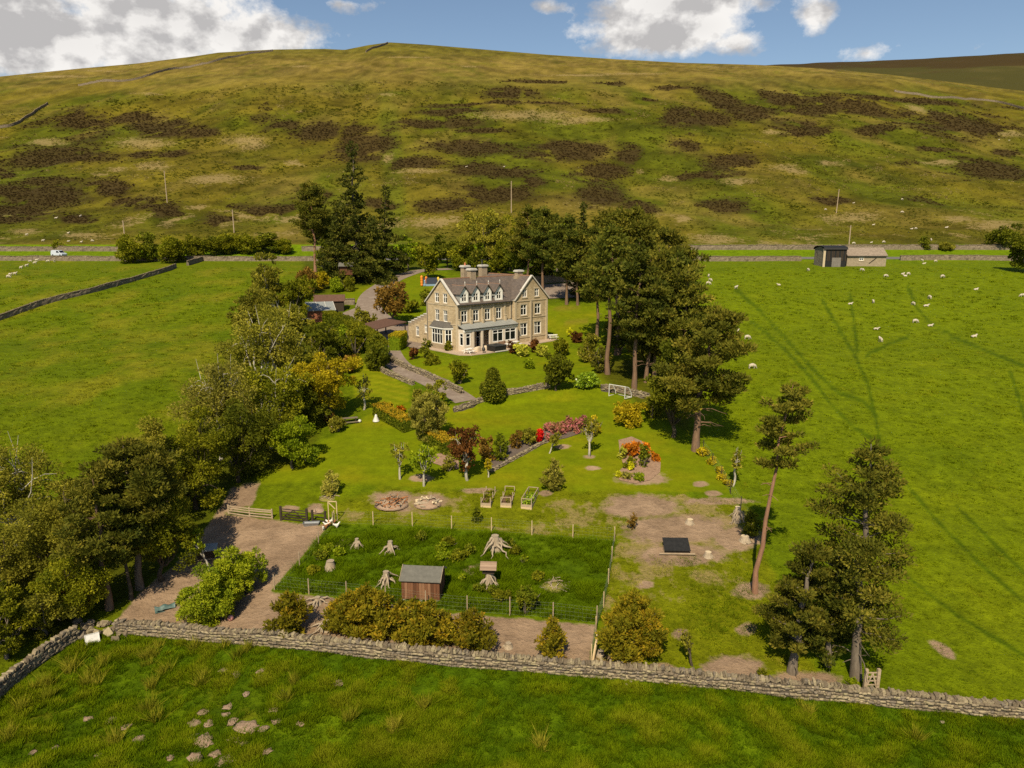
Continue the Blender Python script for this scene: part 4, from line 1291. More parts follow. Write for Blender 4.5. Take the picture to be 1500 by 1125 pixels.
for k, (bx, by, tp, hw, ln) in enumerate([(348, 868, 788, 40, 16), (318, 882, 826, 32, 12), (292, 916, 836, 40, 14), (322, 906, 852, 28, 12)]):
    plant('broad', bx, by, tp, hw, CL, name='conifer_bush', cat='shrub', leafm='cyp', bark='grey', cb=-.05, lobes=10, lean=(ln, 0), group='wind-swept conifer bushes', seed=190 + k, dens=1.3, aspect=.34, up=.1)
plant('broad', 306, 838, 778, 14, 'spindly little conifer with bare stem by the shelter', leafm='cyp', bark='pale', cb=.5, lobes=5, seed=196, dens=.8, lean=(-12, 0))
plant('young', 698, 764, 741, 4, 'tiny dark sapling below the raised beds', leafm='hedge', seed=197)
plant('broad', 1015, 975, 915, 12, 'leaning bare sapling near the stone wall', leafm='olive', bark='dark', cb=.3, lobes=6, seed=198, dens=.1, lean=(-18, 0))
plant('broad', 1072, 712, 648, 10, 'dead pale branching sapling by the wire fence', leafm='olive', bark='pale', cb=.3, lobes=7, seed=199, dens=.04, lean=(8, 0), shown=.4)
plant('young', 1100, 785, 745, 11, 'small dark fir sapling beside the sawn stump', leafm='dark', seed=203)
plant('bush', 927, 775, 752, 8, 'dried brown twiggy bush on the rough grass', cat='shrub', leafm='bronze', seed=204, dens=.35)
plant('bush', 1250, 1005, 995, 10, 'green weeds at the foot of the field gate', cat='plant', name='weed_clump', leafm='bright', seed=205)
plant('bush', 1116, 992, 980, 8, 'small green bush against the long wall', cat='shrub', leafm='mid', seed=206)
RB, RBG = 'leafy green weed clump in the fenced run', 'weed clumps in the fenced run'
for k, (bx, by, tp, hw) in enumerate([(660, 800, 786, 12), (648, 806, 794, 10), (690, 812, 795, 9), (672, 818, 804, 14), (650, 818, 808, 12), (618, 792, 778, 9), (755, 812, 798, 9), (766, 824, 810, 8), (748, 800, 790, 8), (788, 850, 836, 12),
                                      (678, 850, 838, 8), (700, 866, 854, 12), (735, 880, 866, 14), (480, 806, 794, 14), (468, 820, 808, 12), (460, 838, 824, 14), (496, 815, 802, 10), (720, 872, 858, 10)]):
    plant('bush', bx, by, tp, hw, RB, cat='plant', name='weed_clump', leafm=('mid', 'bright', 'hedge')[k % 3], group=RBG, seed=700 + k, dens=.8)


# ---- clipped hedges
def hedge(name, path, width, height, label, lm='hedge', top=None, seed=1, leaf=.22, dens=1.0, cat='hedge', round_=.12):
    """clipped hedge along ground points"""
    r = np.random.default_rng(seed)
    P = np.asarray([p[:2] for p in path])
    S = catmull(P, .5)
    base = np.array([*S.mean(0), float(zf(*S.mean(0)))])
    t = thing(name, label, cat, base)
    d = np.gradient(S, axis=0)
    d /= np.linalg.norm(d, axis=1, keepdims=True)
    nr = np.stack([-d[:, 1], d[:, 0]], 1)
    zz = zf(S[:, 0], S[:, 1])
    prof = [(-.5, 0), (-.5, height - round_ * height), (-.36, height), (.36, height), (.5, height - round_ * height), (.5, 0)]
    V = []
    for i in range(len(S)):
        for a, z in prof:
            a2 = a * width * .88
            V.append((S[i, 0] + nr[i, 0] * a2 - base[0], S[i, 1] + nr[i, 1] * a2 - base[1], zz[i] + z * .93 - base[2]))
    m = len(prof)
    F = [(i * m + k, i * m + k + 1, (i + 1) * m + k + 1, (i + 1) * m + k) for i in range(len(S) - 1) for k in range(m - 1)]
    F += [tuple(range(m)), tuple((len(S) - 1) * m + k for k in range(m))[::-1]]
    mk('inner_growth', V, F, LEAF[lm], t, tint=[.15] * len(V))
    L = np.concatenate([[0], np.cumsum(np.linalg.norm(np.diff(S, axis=0), axis=1))])
    n = int(dens * 2.4 * (L[-1] * (2 * height + width) + 2 * width * height) / (leaf * leaf * .6))
    q = r.random(n) * L[-1]
    sx = np.stack([np.interp(q, L, S[:, 0]), np.interp(q, L, S[:, 1])], 1)
    nx = np.stack([np.interp(q, L, nr[:, 0]), np.interp(q, L, nr[:, 1])], 1)
    per = 2 * height + width
    s = r.random(n) * per
    off = np.where(s < height, -.5, np.where(s > height + width, .5, (s - height) / width - .5))
    zl = np.where(s < height, s, np.where(s > height + width, per - s, height))
    ends = r.random(n) < (2 * width * height) / (L[-1] * per + 2 * width * height)
    e_i = np.where(r.random(n) < .5, 0, len(S) - 1)
    sx[ends] = S[e_i[ends]]
    nx[ends] = nr[e_i[ends]]
    off[ends] = r.random(ends.sum()) - .5
    zl[ends] = r.random(ends.sum()) * height
    lump = (fbm(sx[:, 0] * 1.3 + off * 2, sx[:, 1] * 1.3 + zl, seed, 3) - .5) * .35
    zl = zl * (1 + lump * .35)
    pos = np.stack([sx[:, 0] + nx[:, 0] * off * width * (1 + lump * .5), sx[:, 1] + nx[:, 1] * off * width * (1 + lump * .5), zf(sx[:, 0], sx[:, 1]) + zl], 1) - base
    outn = np.stack([nx[:, 0] * np.sign(off) * (np.abs(off) > .49), nx[:, 1] * np.sign(off) * (np.abs(off) > .49), (np.abs(off) < .49) * 1.0], 1)
    dd = outn * .6 + unit(n, r) * .9 + np.array([0, 0, .3])
    dd /= np.linalg.norm(dd, axis=1, keepdims=True)
    sd = np.cross(dd, unit(n, r))
    sd /= np.linalg.norm(sd, axis=1, keepdims=True)
    Ls = leaf * (.6 + .7 * r.random(n))[:, None]
    Vv = np.stack([pos - dd * Ls * .4, pos + sd * Ls * .3, pos + dd * Ls * .6, pos - sd * Ls * .3], 1)
    tn = np.clip(.5 * fbm(sx[:, 0] * 2, sx[:, 1] * 2 + zl * 2, seed + 5, 2) + .5 * r.random(n), 0, 1)
    is_top = (zl > height * .86) if top else np.zeros(n, bool)
    for nm, sel, mt in (('foliage', ~is_top, lm), ('young_shoots', is_top, top)):
        if sel.sum():
            k = int(sel.sum())
            mk(nm, Vv[sel].reshape(-1, 3), np.arange(4 * k).reshape(k, 4), LEAF[mt], t, tint=np.repeat(tn[sel], 4))
    return t


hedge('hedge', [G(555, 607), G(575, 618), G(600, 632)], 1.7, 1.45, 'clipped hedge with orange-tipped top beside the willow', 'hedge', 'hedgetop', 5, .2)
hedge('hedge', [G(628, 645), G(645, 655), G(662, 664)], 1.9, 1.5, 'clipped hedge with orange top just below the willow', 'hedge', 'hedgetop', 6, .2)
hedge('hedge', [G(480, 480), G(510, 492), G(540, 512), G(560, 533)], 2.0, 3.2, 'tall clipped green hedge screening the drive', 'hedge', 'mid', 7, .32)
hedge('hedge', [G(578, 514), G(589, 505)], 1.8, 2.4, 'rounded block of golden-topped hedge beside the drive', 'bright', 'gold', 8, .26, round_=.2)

# topiary: a squat clipped drum with a cone on top
tp = G(722, 585)
r_ = np.random.default_rng(12)
t = thing('topiary_yew', 'dark topiary yew clipped to a drum with a cone on top', 'topiary', tp)
ht = height_to(tp, 539)
rw = 18.0 * mpp(tp)
prof = np.array([(0.0, .82), (.06, .95), (.30, 1.0), (.46, .94), (.52, .62), (.60, .58), (.80, .46), (.93, .36), (1.0, .05)])
b = B()
b.lathe([(p[1] * rw * .9, max(0, p[0] * ht - .05)) for p in prof], 20)
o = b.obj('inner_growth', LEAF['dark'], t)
a = o.data.attributes.new('tint', 'FLOAT', 'POINT')
n = 5200
q = r_.random(n) ** .85
th = r_.random(n) * 6.283
rad = np.interp(q, prof[:, 0], prof[:, 1]) * rw * (1 + .05 * r_.normal(size=n))
cap = r_.random(n) < .15
q[cap], rad[cap] = .50 + .02 * r_.random(cap.sum()), (.6 + .36 * r_.random(cap.sum())) * rw
pos = np.stack([np.cos(th) * rad, np.sin(th) * rad, q * ht], 1)
dd = np.stack([np.cos(th), np.sin(th), .5 * np.ones(n)], 1) * .6 + unit(n, r_) * .9
dd /= np.linalg.norm(dd, axis=1, keepdims=True)
sd = np.cross(dd, unit(n, r_))
sd /= np.linalg.norm(sd, axis=1, keepdims=True)
Vv = np.stack([pos - dd * .1, pos + sd * .09, pos + dd * .2, pos - sd * .09], 1).reshape(-1, 3)
mk('foliage', Vv, np.arange(4 * n).reshape(n, 4), LEAF['dark'], t, tint=np.repeat(r_.random(n), 4))

# ------------------------------------------------------------------ house
def stone_mat(name, c1, c2, mortar, bw=.5, bh=.22, bump=.5):
    if name in MATS:
        return MATS[name]
    m, nt, bs, out = nmat(name)
    t = node(nt, 'ShaderNodeTexCoord')
    n0 = node(nt, 'ShaderNodeTexNoise', {'Vector': t.outputs['UV'], 'Scale': 1.5, 'Detail': 3})
    wv = mixc(nt, .06, t.outputs['UV'], n0.outputs['Color'])
    br = node(nt, 'ShaderNodeTexBrick', {'Vector': wv, 'Color1': (*c1, 1), 'Color2': (*c2, 1), 'Mortar': (*mortar, 1), 'Scale': 1.0, 'Mortar Size': .018, 'Brick Width': bw, 'Row Height': bh, 'Bias': 0.1})
    nn = noise(nt, t.outputs['UV'], 2.2, 6, .7)
    n3 = noise(nt, t.outputs['UV'], .45, 4, .6)
    f = mth(nt, 'ADD', .62, mth(nt, 'MULTIPLY', nn, .75))
    c = mixc(nt, 1.0, br.outputs['Color'], node(nt, 'ShaderNodeCombineColor', {'Red': f, 'Green': f, 'Blue': f}).outputs[0], 'MULTIPLY')
    c = mixc(nt, mth(nt, 'MULTIPLY', mth(nt, 'SUBTRACT', n3, .52), 3, True), c, tuple(v * .62 for v in c1))
    nt.links.new(c, bs.inputs['Base Color'])
    bs.inputs['Roughness'].default_value = .92
    bs.inputs['Specular IOR Level'].default_value = .1
    b = node(nt, 'ShaderNodeBump', {'Height': mth(nt, 'ADD', nn, mth(nt, 'MULTIPLY', br.outputs['Fac'], -.6)), 'Strength': bump, 'Distance': .04})
    nt.links.new(b.outputs[0], bs.inputs['Normal'])
    MATS[name] = m
    return m


def slate_mat(name, c1, c2, w_=.35, h_=.22, lichen=(.30, .23, .16)):
    if name in MATS:
        return MATS[name]
    m, nt, bs, out = nmat(name)
    t = node(nt, 'ShaderNodeTexCoord')
    br = node(nt, 'ShaderNodeTexBrick', {'Vector': t.outputs['UV'], 'Color1': (*c1, 1), 'Color2': (*c2, 1), 'Mortar': (*(v * .45 for v in c1), 1), 'Scale': 1.0, 'Mortar Size': .012, 'Brick Width': w_, 'Row Height': h_})
    nn = noise(nt, t.outputs['UV'], 1.3, 6, .7)
    c = mixc(nt, mth(nt, 'MULTIPLY', mth(nt, 'SUBTRACT', nn, .5), 3.2, True), br.outputs['Color'], lichen)
    n2 = noise(nt, t.outputs['UV'], 8, 3, .7)
    f = mth(nt, 'ADD', .7, mth(nt, 'MULTIPLY', n2, .6))
    c = mixc(nt, 1.0, c, node(nt, 'ShaderNodeCombineColor', {'Red': f, 'Green': f, 'Blue': f}).outputs[0], 'MULTIPLY')
    nt.links.new(c, bs.inputs['Base Color'])
    bs.inputs['Roughness'].default_value = .7
    b = node(nt, 'ShaderNodeBump', {'Height': br.outputs['Fac'], 'Strength': -.5, 'Distance': .03})
    nt.links.new(b.outputs[0], bs.inputs['Normal'])
    MATS[name] = m
    return m


def glass_mat():
    m, nt, bs, out = nmat('window_glass')
    bs.inputs['Base Color'].default_value = (.008, .009, .011, 1)
    bs.inputs['Roughness'].default_value = .06
    bs.inputs['Specular IOR Level'].default_value = .25
    return m


M_WALL = stone_mat('buff_sandstone', (.37, .275, .160), (.47, .365, .225), (.43, .35, .25))
M_TRIM = surf('dressed_stone', (.42, .335, .225), (.50, .41, .29), 2.5, .9, .1, .2)
M_RENDER = surf('cream_render', (.55, .46, .36), (.62, .53, .43), 1.5, .9, .1, .1)
M_SLATE = slate_mat('brown_slate', (.085, .066, .056), (.125, .098, .082), lichen=(.165, .115, .082))
M_LEAD = surf('lead_sheet', (.21, .215, .205), (.28, .28, .265), 1.5, .55, .4, .15)
M_WHITE = surf('white_paint', (.76, .73, .68), (.82, .79, .74), 2, .5, .3, .0)
M_COPE = surf('pale_coping', (.44, .41, .37), (.56, .53, .48), 2, .8, .2, .15)
M_GLASS = glass_mat()
M_DARK = surf('dark_interior', (.02, .018, .015), (.035, .03, .025), 2, .9, .05, 0)
M_PIPE = surf('dark_iron', (.03, .03, .03), (.06, .055, .05), 4, .5, .4, 0)
M_BRICKPOT = surf('terracotta', (.42, .14, .07), (.52, .20, .10), 6, .8, .2, .1)
M_CURTAIN = surf('curtain_cloth', (.46, .42, .36), (.56, .52, .45), 4, .9, .1, .1, stretch=(6, 6, .3))

house = thing('stone_house', 'large buff stone country house with two gables and four dormers', 'house', (HA.x, HA.y, HZ), HF)


class Wallf:
    """wall plane: origin o, horizontal direction a, outward normal n (house coordinates)"""

    def __init__(s, o, a, n):
        s.o, s.a, s.n = Vector(o), Vector(a), Vector(n)

    def p(s, u, z, d=0.0):
        return s.o + s.a * u + s.n * d + Vector((0, 0, z))


def wall_mesh(name, W, u0, u1, z0, tops, holes, mat, parent, reveal=.2):
    """wall with real openings; tops = [(u,z)...] roofline, holes = [(ua,ub,za,zb)]"""
    us_ = sorted({u0, u1, *[t[0] for t in tops if u0 <= t[0] <= u1], *[h[0] for h in holes], *[h[1] for h in holes]})
    tu, tz = [t[0] for t in tops], [t[1] for t in tops]
    V, F, UV = [], [], []

    def q(pts):
        o = len(V)
        for (u, z, d) in pts:
            V.append(W.p(u, z, d))
            UV.append((u + d + W.o.x * .3 + W.o.y * .7, z))
        F.append(list(range(o, o + len(pts))))
    for a, b_ in zip(us_[:-1], us_[1:]):
        ta, tb = np.interp(a, tu, tz), np.interp(b_, tu, tz)
        hs_ = sorted([h for h in holes if h[0] < b_ - 1e-6 and h[1] > a + 1e-6], key=lambda h: h[2])
        z = z0
        for h in hs_:
            q([(a, z, 0), (b_, z, 0), (b_, h[2], 0), (a, h[2], 0)])
            z = h[3]
        q([(a, z, 0), (b_, z, 0), (b_, tb, 0), (a, ta, 0)])
    for (a, b_, c, d) in holes:
        for (p1, p2) in (((a, c), (b_, c)), ((b_, c), (b_, d)), ((b_, d), (a, d)), ((a, d), (a, c))):
            q([(p1[0], p1[1], 0), (p2[0], p2[1], 0), (p2[0], p2[1], -reveal), (p1[0], p1[1], -reveal)])
    return mk(name, V, F, mat, parent, uv=UV)


def wbox(b, W, u0, u1, z0, z1, d0, d1):
    P = [W.p(u, z, d) for u in (u0, u1) for z in (z0, z1) for d in (d0, d1)]
    b.add(P, [(0, 1, 3, 2), (4, 6, 7, 5), (0, 4, 5, 1), (2, 3, 7, 6), (0, 2, 6, 4), (1, 5, 7, 3)])


def window(W, h, parent, trim=True, bars=1, transom=.36, frame=.115, curtain=False, deep=.13):
    ua, ub, za, zb = h
    b = B()
    for (a0, a1, c0, c1) in ((ua, ua + frame, za, zb), (ub - frame, ub, za, zb), (ua + frame, ub - frame, za, za + frame), (ua + frame, ub - frame, zb - frame, zb)):
        wbox(b, W, a0, a1, c0, c1, -deep, -deep + .07)
    win = b.obj('window', M_WHITE, parent)
    b = B()
    zt = zb - (zb - za) * transom
    wbox(b, W, ua + frame, ub - frame, zt - frame * .4, zt + frame * .4, -deep + .005, -deep + .062)
    for k in range(bars):
        uc = ua + (ub - ua) * (k + 1) / (bars + 1)
        wbox(b, W, uc - frame * .42, uc + frame * .42, za + frame, zb - frame, -deep + .003, -deep + .066)
    b.obj('glazing_bar', M_WHITE, win)
    b = B()
    wbox(b, W, ua + .01, ub - .01, za + .01, zb - .01, -deep - .02, -deep - .004)
    b.obj('pane', M_GLASS, win)
    if curtain:
        b = B()
        wbox(b, W, ua + frame, ua + frame + (ub - ua) * .2, za + frame, zb - frame, -deep + .0, -deep + .004)
        b.obj('curtain', M_CURTAIN, win)
    if trim:
        b = B()
        wbox(b, W, ua - .16, ub + .16, za - .16, za - .005, -.1, .09)
        b.obj('sill', M_TRIM, win)
        b = B()
        wbox(b, W, ua - .18, ub + .18, zb + .005, zb + .27, -.1, .035)
        wbox(b, W, ua - .17, ua - .005, za, zb, -.1, .03)
        wbox(b, W, ub + .005, ub + .17, za, zb, -.1, .03)
        b.obj('surround', M_TRIM, win)
    return win


EV, RD = 7.4, 11.0
Wm = 11.5          # main range length, then the cross wing
WA, WB = 11.5, 19.3
WFv = -.7
# front wall of the main range
WF = Wallf((0, 0, 0), (1, 0, 0), (0, -1, 0))
ff = [(c - .6, c + .6, 4.45, 6.3) for c in (1.35, 3.75, 6.2, 8.65)]
gfl = [(1.5, 2.9, .1, 2.9), (3.7, 5.3, .1, 2.9), (6.2, 8.2, .8, 2.9), (8.8, 10.8, .8, 2.9)]
wl_front = wall_mesh('front_wall', WF, 0, Wm, -.3, [(0, EV), (Wm, EV)], ff + gfl, M_WALL, house)
for h in ff:
    window(WF, h, house)
for h in gfl:
    window(WF, h, house, trim=False, bars=1)
for u in (.14, 2.55, 4.97, 7.42, 9.9, 11.2):
    b = B()
    wbox(b, WF, u - .16, u + .16, 4.35, EV - .25, 0, .12)
    b.obj('pilaster', M_TRIM, house)
b = B()
wbox(b, WF, -.12, Wm - .02, EV - .24, EV - .02, .002, .16)
wbox(b, WF, 0.001, Wm - .02, 6.62, 6.76, .002, .07)
b.obj('cornice', M_TRIM, house)
# end wall with gable, facing left
WE = Wallf((0, 8, 0), (0, -1, 0), (-1, 0, 0))        # u runs from the back (0) to the front corner (8)
ends = [(8 - c - .52, 8 - c + .52, z0, z1) for c in (5.25, 3.1) for z0, z1 in ((4.4, 6.2), (7.35, 8.85))]
bayhole = (1.6, 6.4, .8, 3.4)
wall_mesh('end_wall', WE, 0, 8, -.3, [(0, EV), (4, RD), (8, EV)], ends + [bayhole], M_WALL, house)
for h in ends:
    window(WE, h, house)
# back walls (plain)
WBk = Wallf((Wm, 8, 0), (-1, 0, 0), (0, 1, 0))
wall_mesh('back_wall', WBk, 0, Wm, -.3, [(0, EV), (Wm, EV)], [], M_WALL, house)
# cross wing
WW = Wallf((WA, WFv, 0), (1, 0, 0), (0, -1, 0))
wc = (WB - WA) / 2
wh = []
for c, in ((2.15,), (5.45,)):
    wh += [(c - .85, c + .85, 1.25, 3.4), (c - .7, c + .7, 4.7, 6.5)]
    ca = 2.35 if c < 3 else 5.2
    wh.append((ca - .52, ca + .52, 7.7, 9.05))
wall_mesh('gable_wall', WW, 0, WB - WA, -.3, [(0, EV), (wc, RD + .1), (WB - WA, EV)], wh, M_WALL, house)
for h in wh:
    window(WW, h, house, curtain=h[2] < 2)
WL = Wallf((WA, 0, 0), (0, -1, 0), (-1, 0, 0))
wall_mesh('wing_return', WL, 0, .7, -.3, [(0, EV), (.7, EV)], [], M_WALL, house)
WR = Wallf((WB, WFv, 0), (0, 1, 0), (1, 0, 0))
wall_mesh('wing_side_wall', WR, 0, 10.7, -.3, [(0, EV), (10.7, EV)], [(2, 3.2, 4.5, 6.3), (6, 7.2, 4.5, 6.3), (3, 4.4, 1.2, 3.2)], M_WALL, house)
for h in [(2, 3.2, 4.5, 6.3), (6, 7.2, 4.5, 6.3), (3, 4.4, 1.2, 3.2)]:
    window(WR, h, house)
WK = Wallf((WB, 10, 0), (-1, 0, 0), (0, 1, 0))
wall_mesh('wing_back_wall', WK, 0, WB - WA, -.3, [(0, EV), (wc, RD + .1), (WB - WA, EV)], [], M_WALL, house)
b = B()
for z in (.9, 4.2, 7.05):
    wbox(b, WW, -.05, WB - WA + .05, z, z + .16, .002, .075)
for u in (.2, 3.8, WB - WA - .2):
    wbox(b, WW, u - .2, u + .2, 0, 7.0, .002, .12)
b.obj('string_course', M_TRIM, house)
b = B()
for z in (4.05, 7.0):
    wbox(b, WE, 0, 8.05, z, z + .14, .002, .06)
wbox(b, WE, 7.62, 8.06, 0, EV - .1, .002, .10)
wbox(b, WE, -.02, .38, 0, EV - .1, .002, .10)
b.obj('quoins', M_TRIM, house)


# roofs: slabs with thickness, uv in metres
def roof_plane(name, pts, parent, mat=None, th=.12):
    P = [Vector(p) for p in pts]
    n = (P[1] - P[0]).cross(P[2] - P[0]).normalized()
    if n.z < 0:
        P = P[::-1]
        n = -n
    ex = (P[1] - P[0]).normalized()
    if abs(ex.z) > .1:
        ex = n.cross(Vector((0, 0, 1))).normalized()
    ey = n.cross(ex)
    V = [p + n * th for p in P] + P
    k = len(P)
    F = [list(range(k)), list(range(k, 2 * k))[::-1]] + [(i, k + i, k + (i + 1) % k, (i + 1) % k) for i in range(k)]
    UV = [((v - P[0]).dot(ex), (v - P[0]).dot(ey)) for v in V]
    return mk(name, V, F, mat or M_SLATE, parent, uv=UV)


ov = .25
sl = (RD - EV) / 4
sw = (RD + .1 - EV) / wc
wcx = WA + wc
roof_plane('roof', [(-.1, -ov, EV - ov * sl), (WA + .0, -ov, EV - ov * sl), (wcx, 4, RD), (-.1, 4, RD)], house)
roof_plane('roof', [(-.1, 8 + ov, EV - ov * sl), (-.1, 4, RD), (wcx, 4, RD), (WA, 8 + ov, EV - ov * sl)], house)
wt = RD + .1
roof_plane('roof', [(WA - ov * .2, WFv - .12, EV - .02), (wcx, WFv - .12, wt), (wcx, 4.05, wt), (WA - ov * .2, -.1, EV - .02)], house)
roof_plane('roof', [(WA - ov * .2, 8.1, EV), (wcx, 3.95, wt), (wcx, 10.15, wt), (WA - ov * .2, 10.15, EV)], house)
roof_plane('roof', [(WB + ov, WFv - .12, EV - ov * sw), (WB + ov, 10.15, EV - ov * sw), (wcx, 10.15, wt), (wcx, WFv - .12, wt)], house)


def slab(b, a, c, wd, th):
    b.bar(a, c, wd, th)


# white coping along the gables, ridge tiles, lead valley
b = B()
for (v0, z0, v1, z1) in ((-.32, EV - .25, 4, RD + .16), (8.32, EV - .25, 4, RD + .16)):
    slab(b, (-.06, v0, z0 + .12), (-.06, v1, z1), .42, .16)
b.obj('gable_coping', M_COPE, house)
b = B()
for (u0, u1) in ((WA - .12, wcx), (WB + .3, wcx)):
    slab(b, (u0, WFv - .06, EV - .12), (u1, WFv - .06, wt + .2), .40, .16)
b.obj('gable_coping', M_COPE, house)
b = B()
slab(b, (WA - .1, -.28, EV - .08), (wcx - .05, 4.0, RD + .16), .34, .05)
b.obj('valley_flashing', M_COPE, house)
b = B()
b.bar((0, 4, RD + .14), (wcx, 4, RD + .14), .26, .14)
b.bar((wcx, WFv, wt + .13), (wcx, 10.1, wt + .13), .26, .14)
b.obj('ridge_tiles', surf('red_ridge_tile', (.25, .13, .08), (.33, .19, .12), 3, .85, .1, .1), house)
b = B()
b.bar((-.1, -.36, EV - .22), (WA - .1, -.36, EV - .22), .13, .12)
b.bar((WB + .36, WFv, EV - .3), (WB + .36, 10, EV - .3), .13, .12)
b.obj('gutter', M_PIPE, house)
b = B()
b.tube([(.12, -.17, EV - .3), (.12, -.17, .05)], [.055, .055], 6)
b.tube([(WA - .15, -.17, EV - .3), (WA - .15, -.17, 4.2)], [.055, .055], 6)
b.tube([(WB + .12, WFv + .4, EV - .4), (WB + .12, WFv + .4, 0)], [.055, .055], 6)
b.tube([(-.16, 7.75, EV - .1), (-.16, 7.75, 0)], [.05, .05], 6)
b.tube([(WA + 3.9, WFv - .2, 7.0), (WA + 3.9, WFv - .2, 0)], [.045, .045], 6)
b.obj('downpipe', M_PIPE, house)

# dormers
for c in (1.35, 3.75, 6.2, 8.65):
    D = Wallf((c - .85, -.02, 0), (1, 0, 0), (0, -1, 0))
    hole = (.33, 1.37, EV + .3, EV + 1.55)
    dm = wall_mesh('dormer', D, 0, 1.7, EV - .05, [(0, EV + 1.65), (.85, EV + 2.65), (1.7, EV + 1.65)], [hole], M_WHITE, house, .12)
    wn_ = window(D, hole, dm, trim=False, deep=.1, transom=.4)
    for s, nm in ((-1, 0), (1, 0)):
        b = B()
        zt = EV + 1.65
        x = c + s * .85
        b.add([(x, 0, EV), (x, 0, zt), (x, 1.85, zt), (x - s * .06, 0, EV), (x - s * .06, 0, zt), (x - s * .06, 1.85, zt)], [(0, 1, 2), (3, 5, 4), (0, 3, 4, 1), (1, 4, 5, 2), (0, 2, 5, 3)])
        b.obj('cheek', M_LEAD, dm)
        roof_plane('dormer_roof', [(c + s * 1.05, -.3, EV + 1.42), (c, -.3, EV + 2.72), (c, 3.05, EV + 2.72), (c + s * 1.05, 1.62, EV + 1.42)], dm, th=.09)
    b = B()
    b.bar((c, -.3, EV + 2.80), (c, 3.0, EV + 2.80), .12, .08)
    b.obj('ridge_tile', MATS['red_ridge_tile'], dm)
    b = B()
    b.lathe([(.05, EV + 2.8), (.05, EV + 3.1), (.10, EV + 3.2), (.03, EV + 3.5)], 6, (c, -.26))
    b.obj('finial', M_COPE, dm)

# chimneys


def chimney(u, v, z0, z1, w_, d_, pots, cowl=False):
    b = B()
    b.box(u - w_ / 2, u + w_ / 2, v - d_ / 2, v + d_ / 2, z0, z1 - .32)
    b.box(u - w_ / 2 - .12, u + w_ / 2 + .12, v - d_ / 2 - .12, v + d_ / 2 + .12, z0, z0 + .9)
    ch = b.obj('chimney', M_WALL_PLAIN, house)
    b = B()
    b.box(u - w_ / 2 - .16, u + w_ / 2 + .16, v - d_ / 2 - .16, v + d_ / 2 + .16, z1 - .32, z1 - .1)
    b.box(u - w_ / 2 - .06, u + w_ / 2 + .06, v - d_ / 2 - .06, v + d_ / 2 + .06, z1 - .1, z1)
    b.obj('chimney_cap', M_COPE, ch)
    for k in range(pots):
        b = B()
        b.lathe([(.16, z1 - .01), (.13, z1 + .35), (.16, z1 + .38), (.15, z1 + .45)], 8, (u + (k - (pots - 1) / 2) * .45, v))
        b.obj('chimney_pot', M_BRICKPOT, ch)
    if cowl:
        b = B()
        b.tube([(u - .2, v, z1), (u - .2, v, z1 + .8)], [.1, .1], 8)
        b.bar((u - .6, v, z1 + .85), (u + .9, v, z1 + .85), .05)
        b.obj('metal_cowl', M_PIPE, ch)


M_WALL_PLAIN = surf('chimney_stone', (.26, .20, .135), (.37, .29, .20), 4, .9, .1, .5, (.20, .155, .11))
chimney(6.3, 4.05, 9.8, 12.6, 1.15, .95, 0)
chimney(8.3, 8.2, 8.5, 12.9, 1.2, .9, 1)
chimney(12.3, 8.2, 8.0, 12.9, 1.25, .9, 0, True)
chimney(15.4, 2.4, 10.2, 12.1, 1.2, .8, 0)
# rear range
b = B()
b.box(5.2, 11.2, 8.01, 12.5, -.3, 6.9)
o = b.obj('rear_wing', M_WALL_PLAIN, house)
roof_plane('roof', [(5.0, 8.3, 6.7), (5.0, 12.7, 6.7), (8.2, 12.7, 10.0), (8.2, 5.2, 10.0)], house)
roof_plane('roof', [(11.4, 8.3, 6.7), (11.4, 12.7, 6.7), (8.2, 12.7, 10.0), (8.2, 5.2, 10.0)], house)
b = B()
slab(b, (5.0, 12.6, 6.8), (8.2, 12.6, 10.25), .4, .16)
b.obj('gable_coping', M_COPE, house)

# bay window on the end wall
bay = [(0, 1.3), (-1.05, 2.2), (-1.05, 5.8), (0, 6.7)]
bayw = B()
bayw.prism([(-.001, 1.3), (-1.05, 2.2), (-1.05, 5.8), (-.001, 6.7)], 'z', -.3, .85)
by_ = bayw.obj('bay_window', M_WALL_PLAIN, house)
for (p0, p1, n_) in ((bay[3], bay[2], 2), (bay[2], bay[1], 4), (bay[1], bay[0], 2)):
    a0 = Vector((p0[0], p0[1], 0))
    dv_ = Vector((p1[0] - p0[0], p1[1] - p0[1], 0))
    L_ = dv_.length
    dv_.normalize()
    nv_ = Vector((dv_.y, -dv_.x, 0))
    if nv_.x > 0:
        nv_ = -nv_
    W_ = Wallf(a0, dv_, nv_)
    pier = .16 if n_ == 2 else .42
    wall_mesh('bay_wall', W_, 0, L_, .84, [(0, 3.55), (L_, 3.55)], [(pier, L_ - pier, .98, 3.3)], M_TRIM, by_, .12)
    window(W_, (pier, L_ - pier, .98, 3.3), by_, trim=False, bars=n_ - 1, transom=.34, deep=.08, frame=.1)
b = B()
b.add([(0, 1.1, 3.55), (-1.2, 2.1, 3.55), (-1.2, 5.9, 3.55), (0, 6.9, 3.55), (0, 1.8, 4.4), (-.25, 2.6, 4.4), (-.25, 5.4, 4.4), (0, 6.2, 4.4)],
      [(0, 1, 5, 4), (1, 2, 6, 5), (2, 3, 7, 6), (4, 5, 6, 7), (3, 2, 1, 0), (0, 4, 7, 3)])
b.obj('bay_roof', surf('dark_bay_slate', (.075, .068, .060), (.12, .108, .095), 5, .7, .2, .3), by_)
b = B()
b.prism([(-.0, 1.15), (-1.17, 2.12), (-1.17, 5.88), (-.0, 6.85)], 'z', 3.36, 3.55)
b.obj('fascia', M_WHITE, by_)

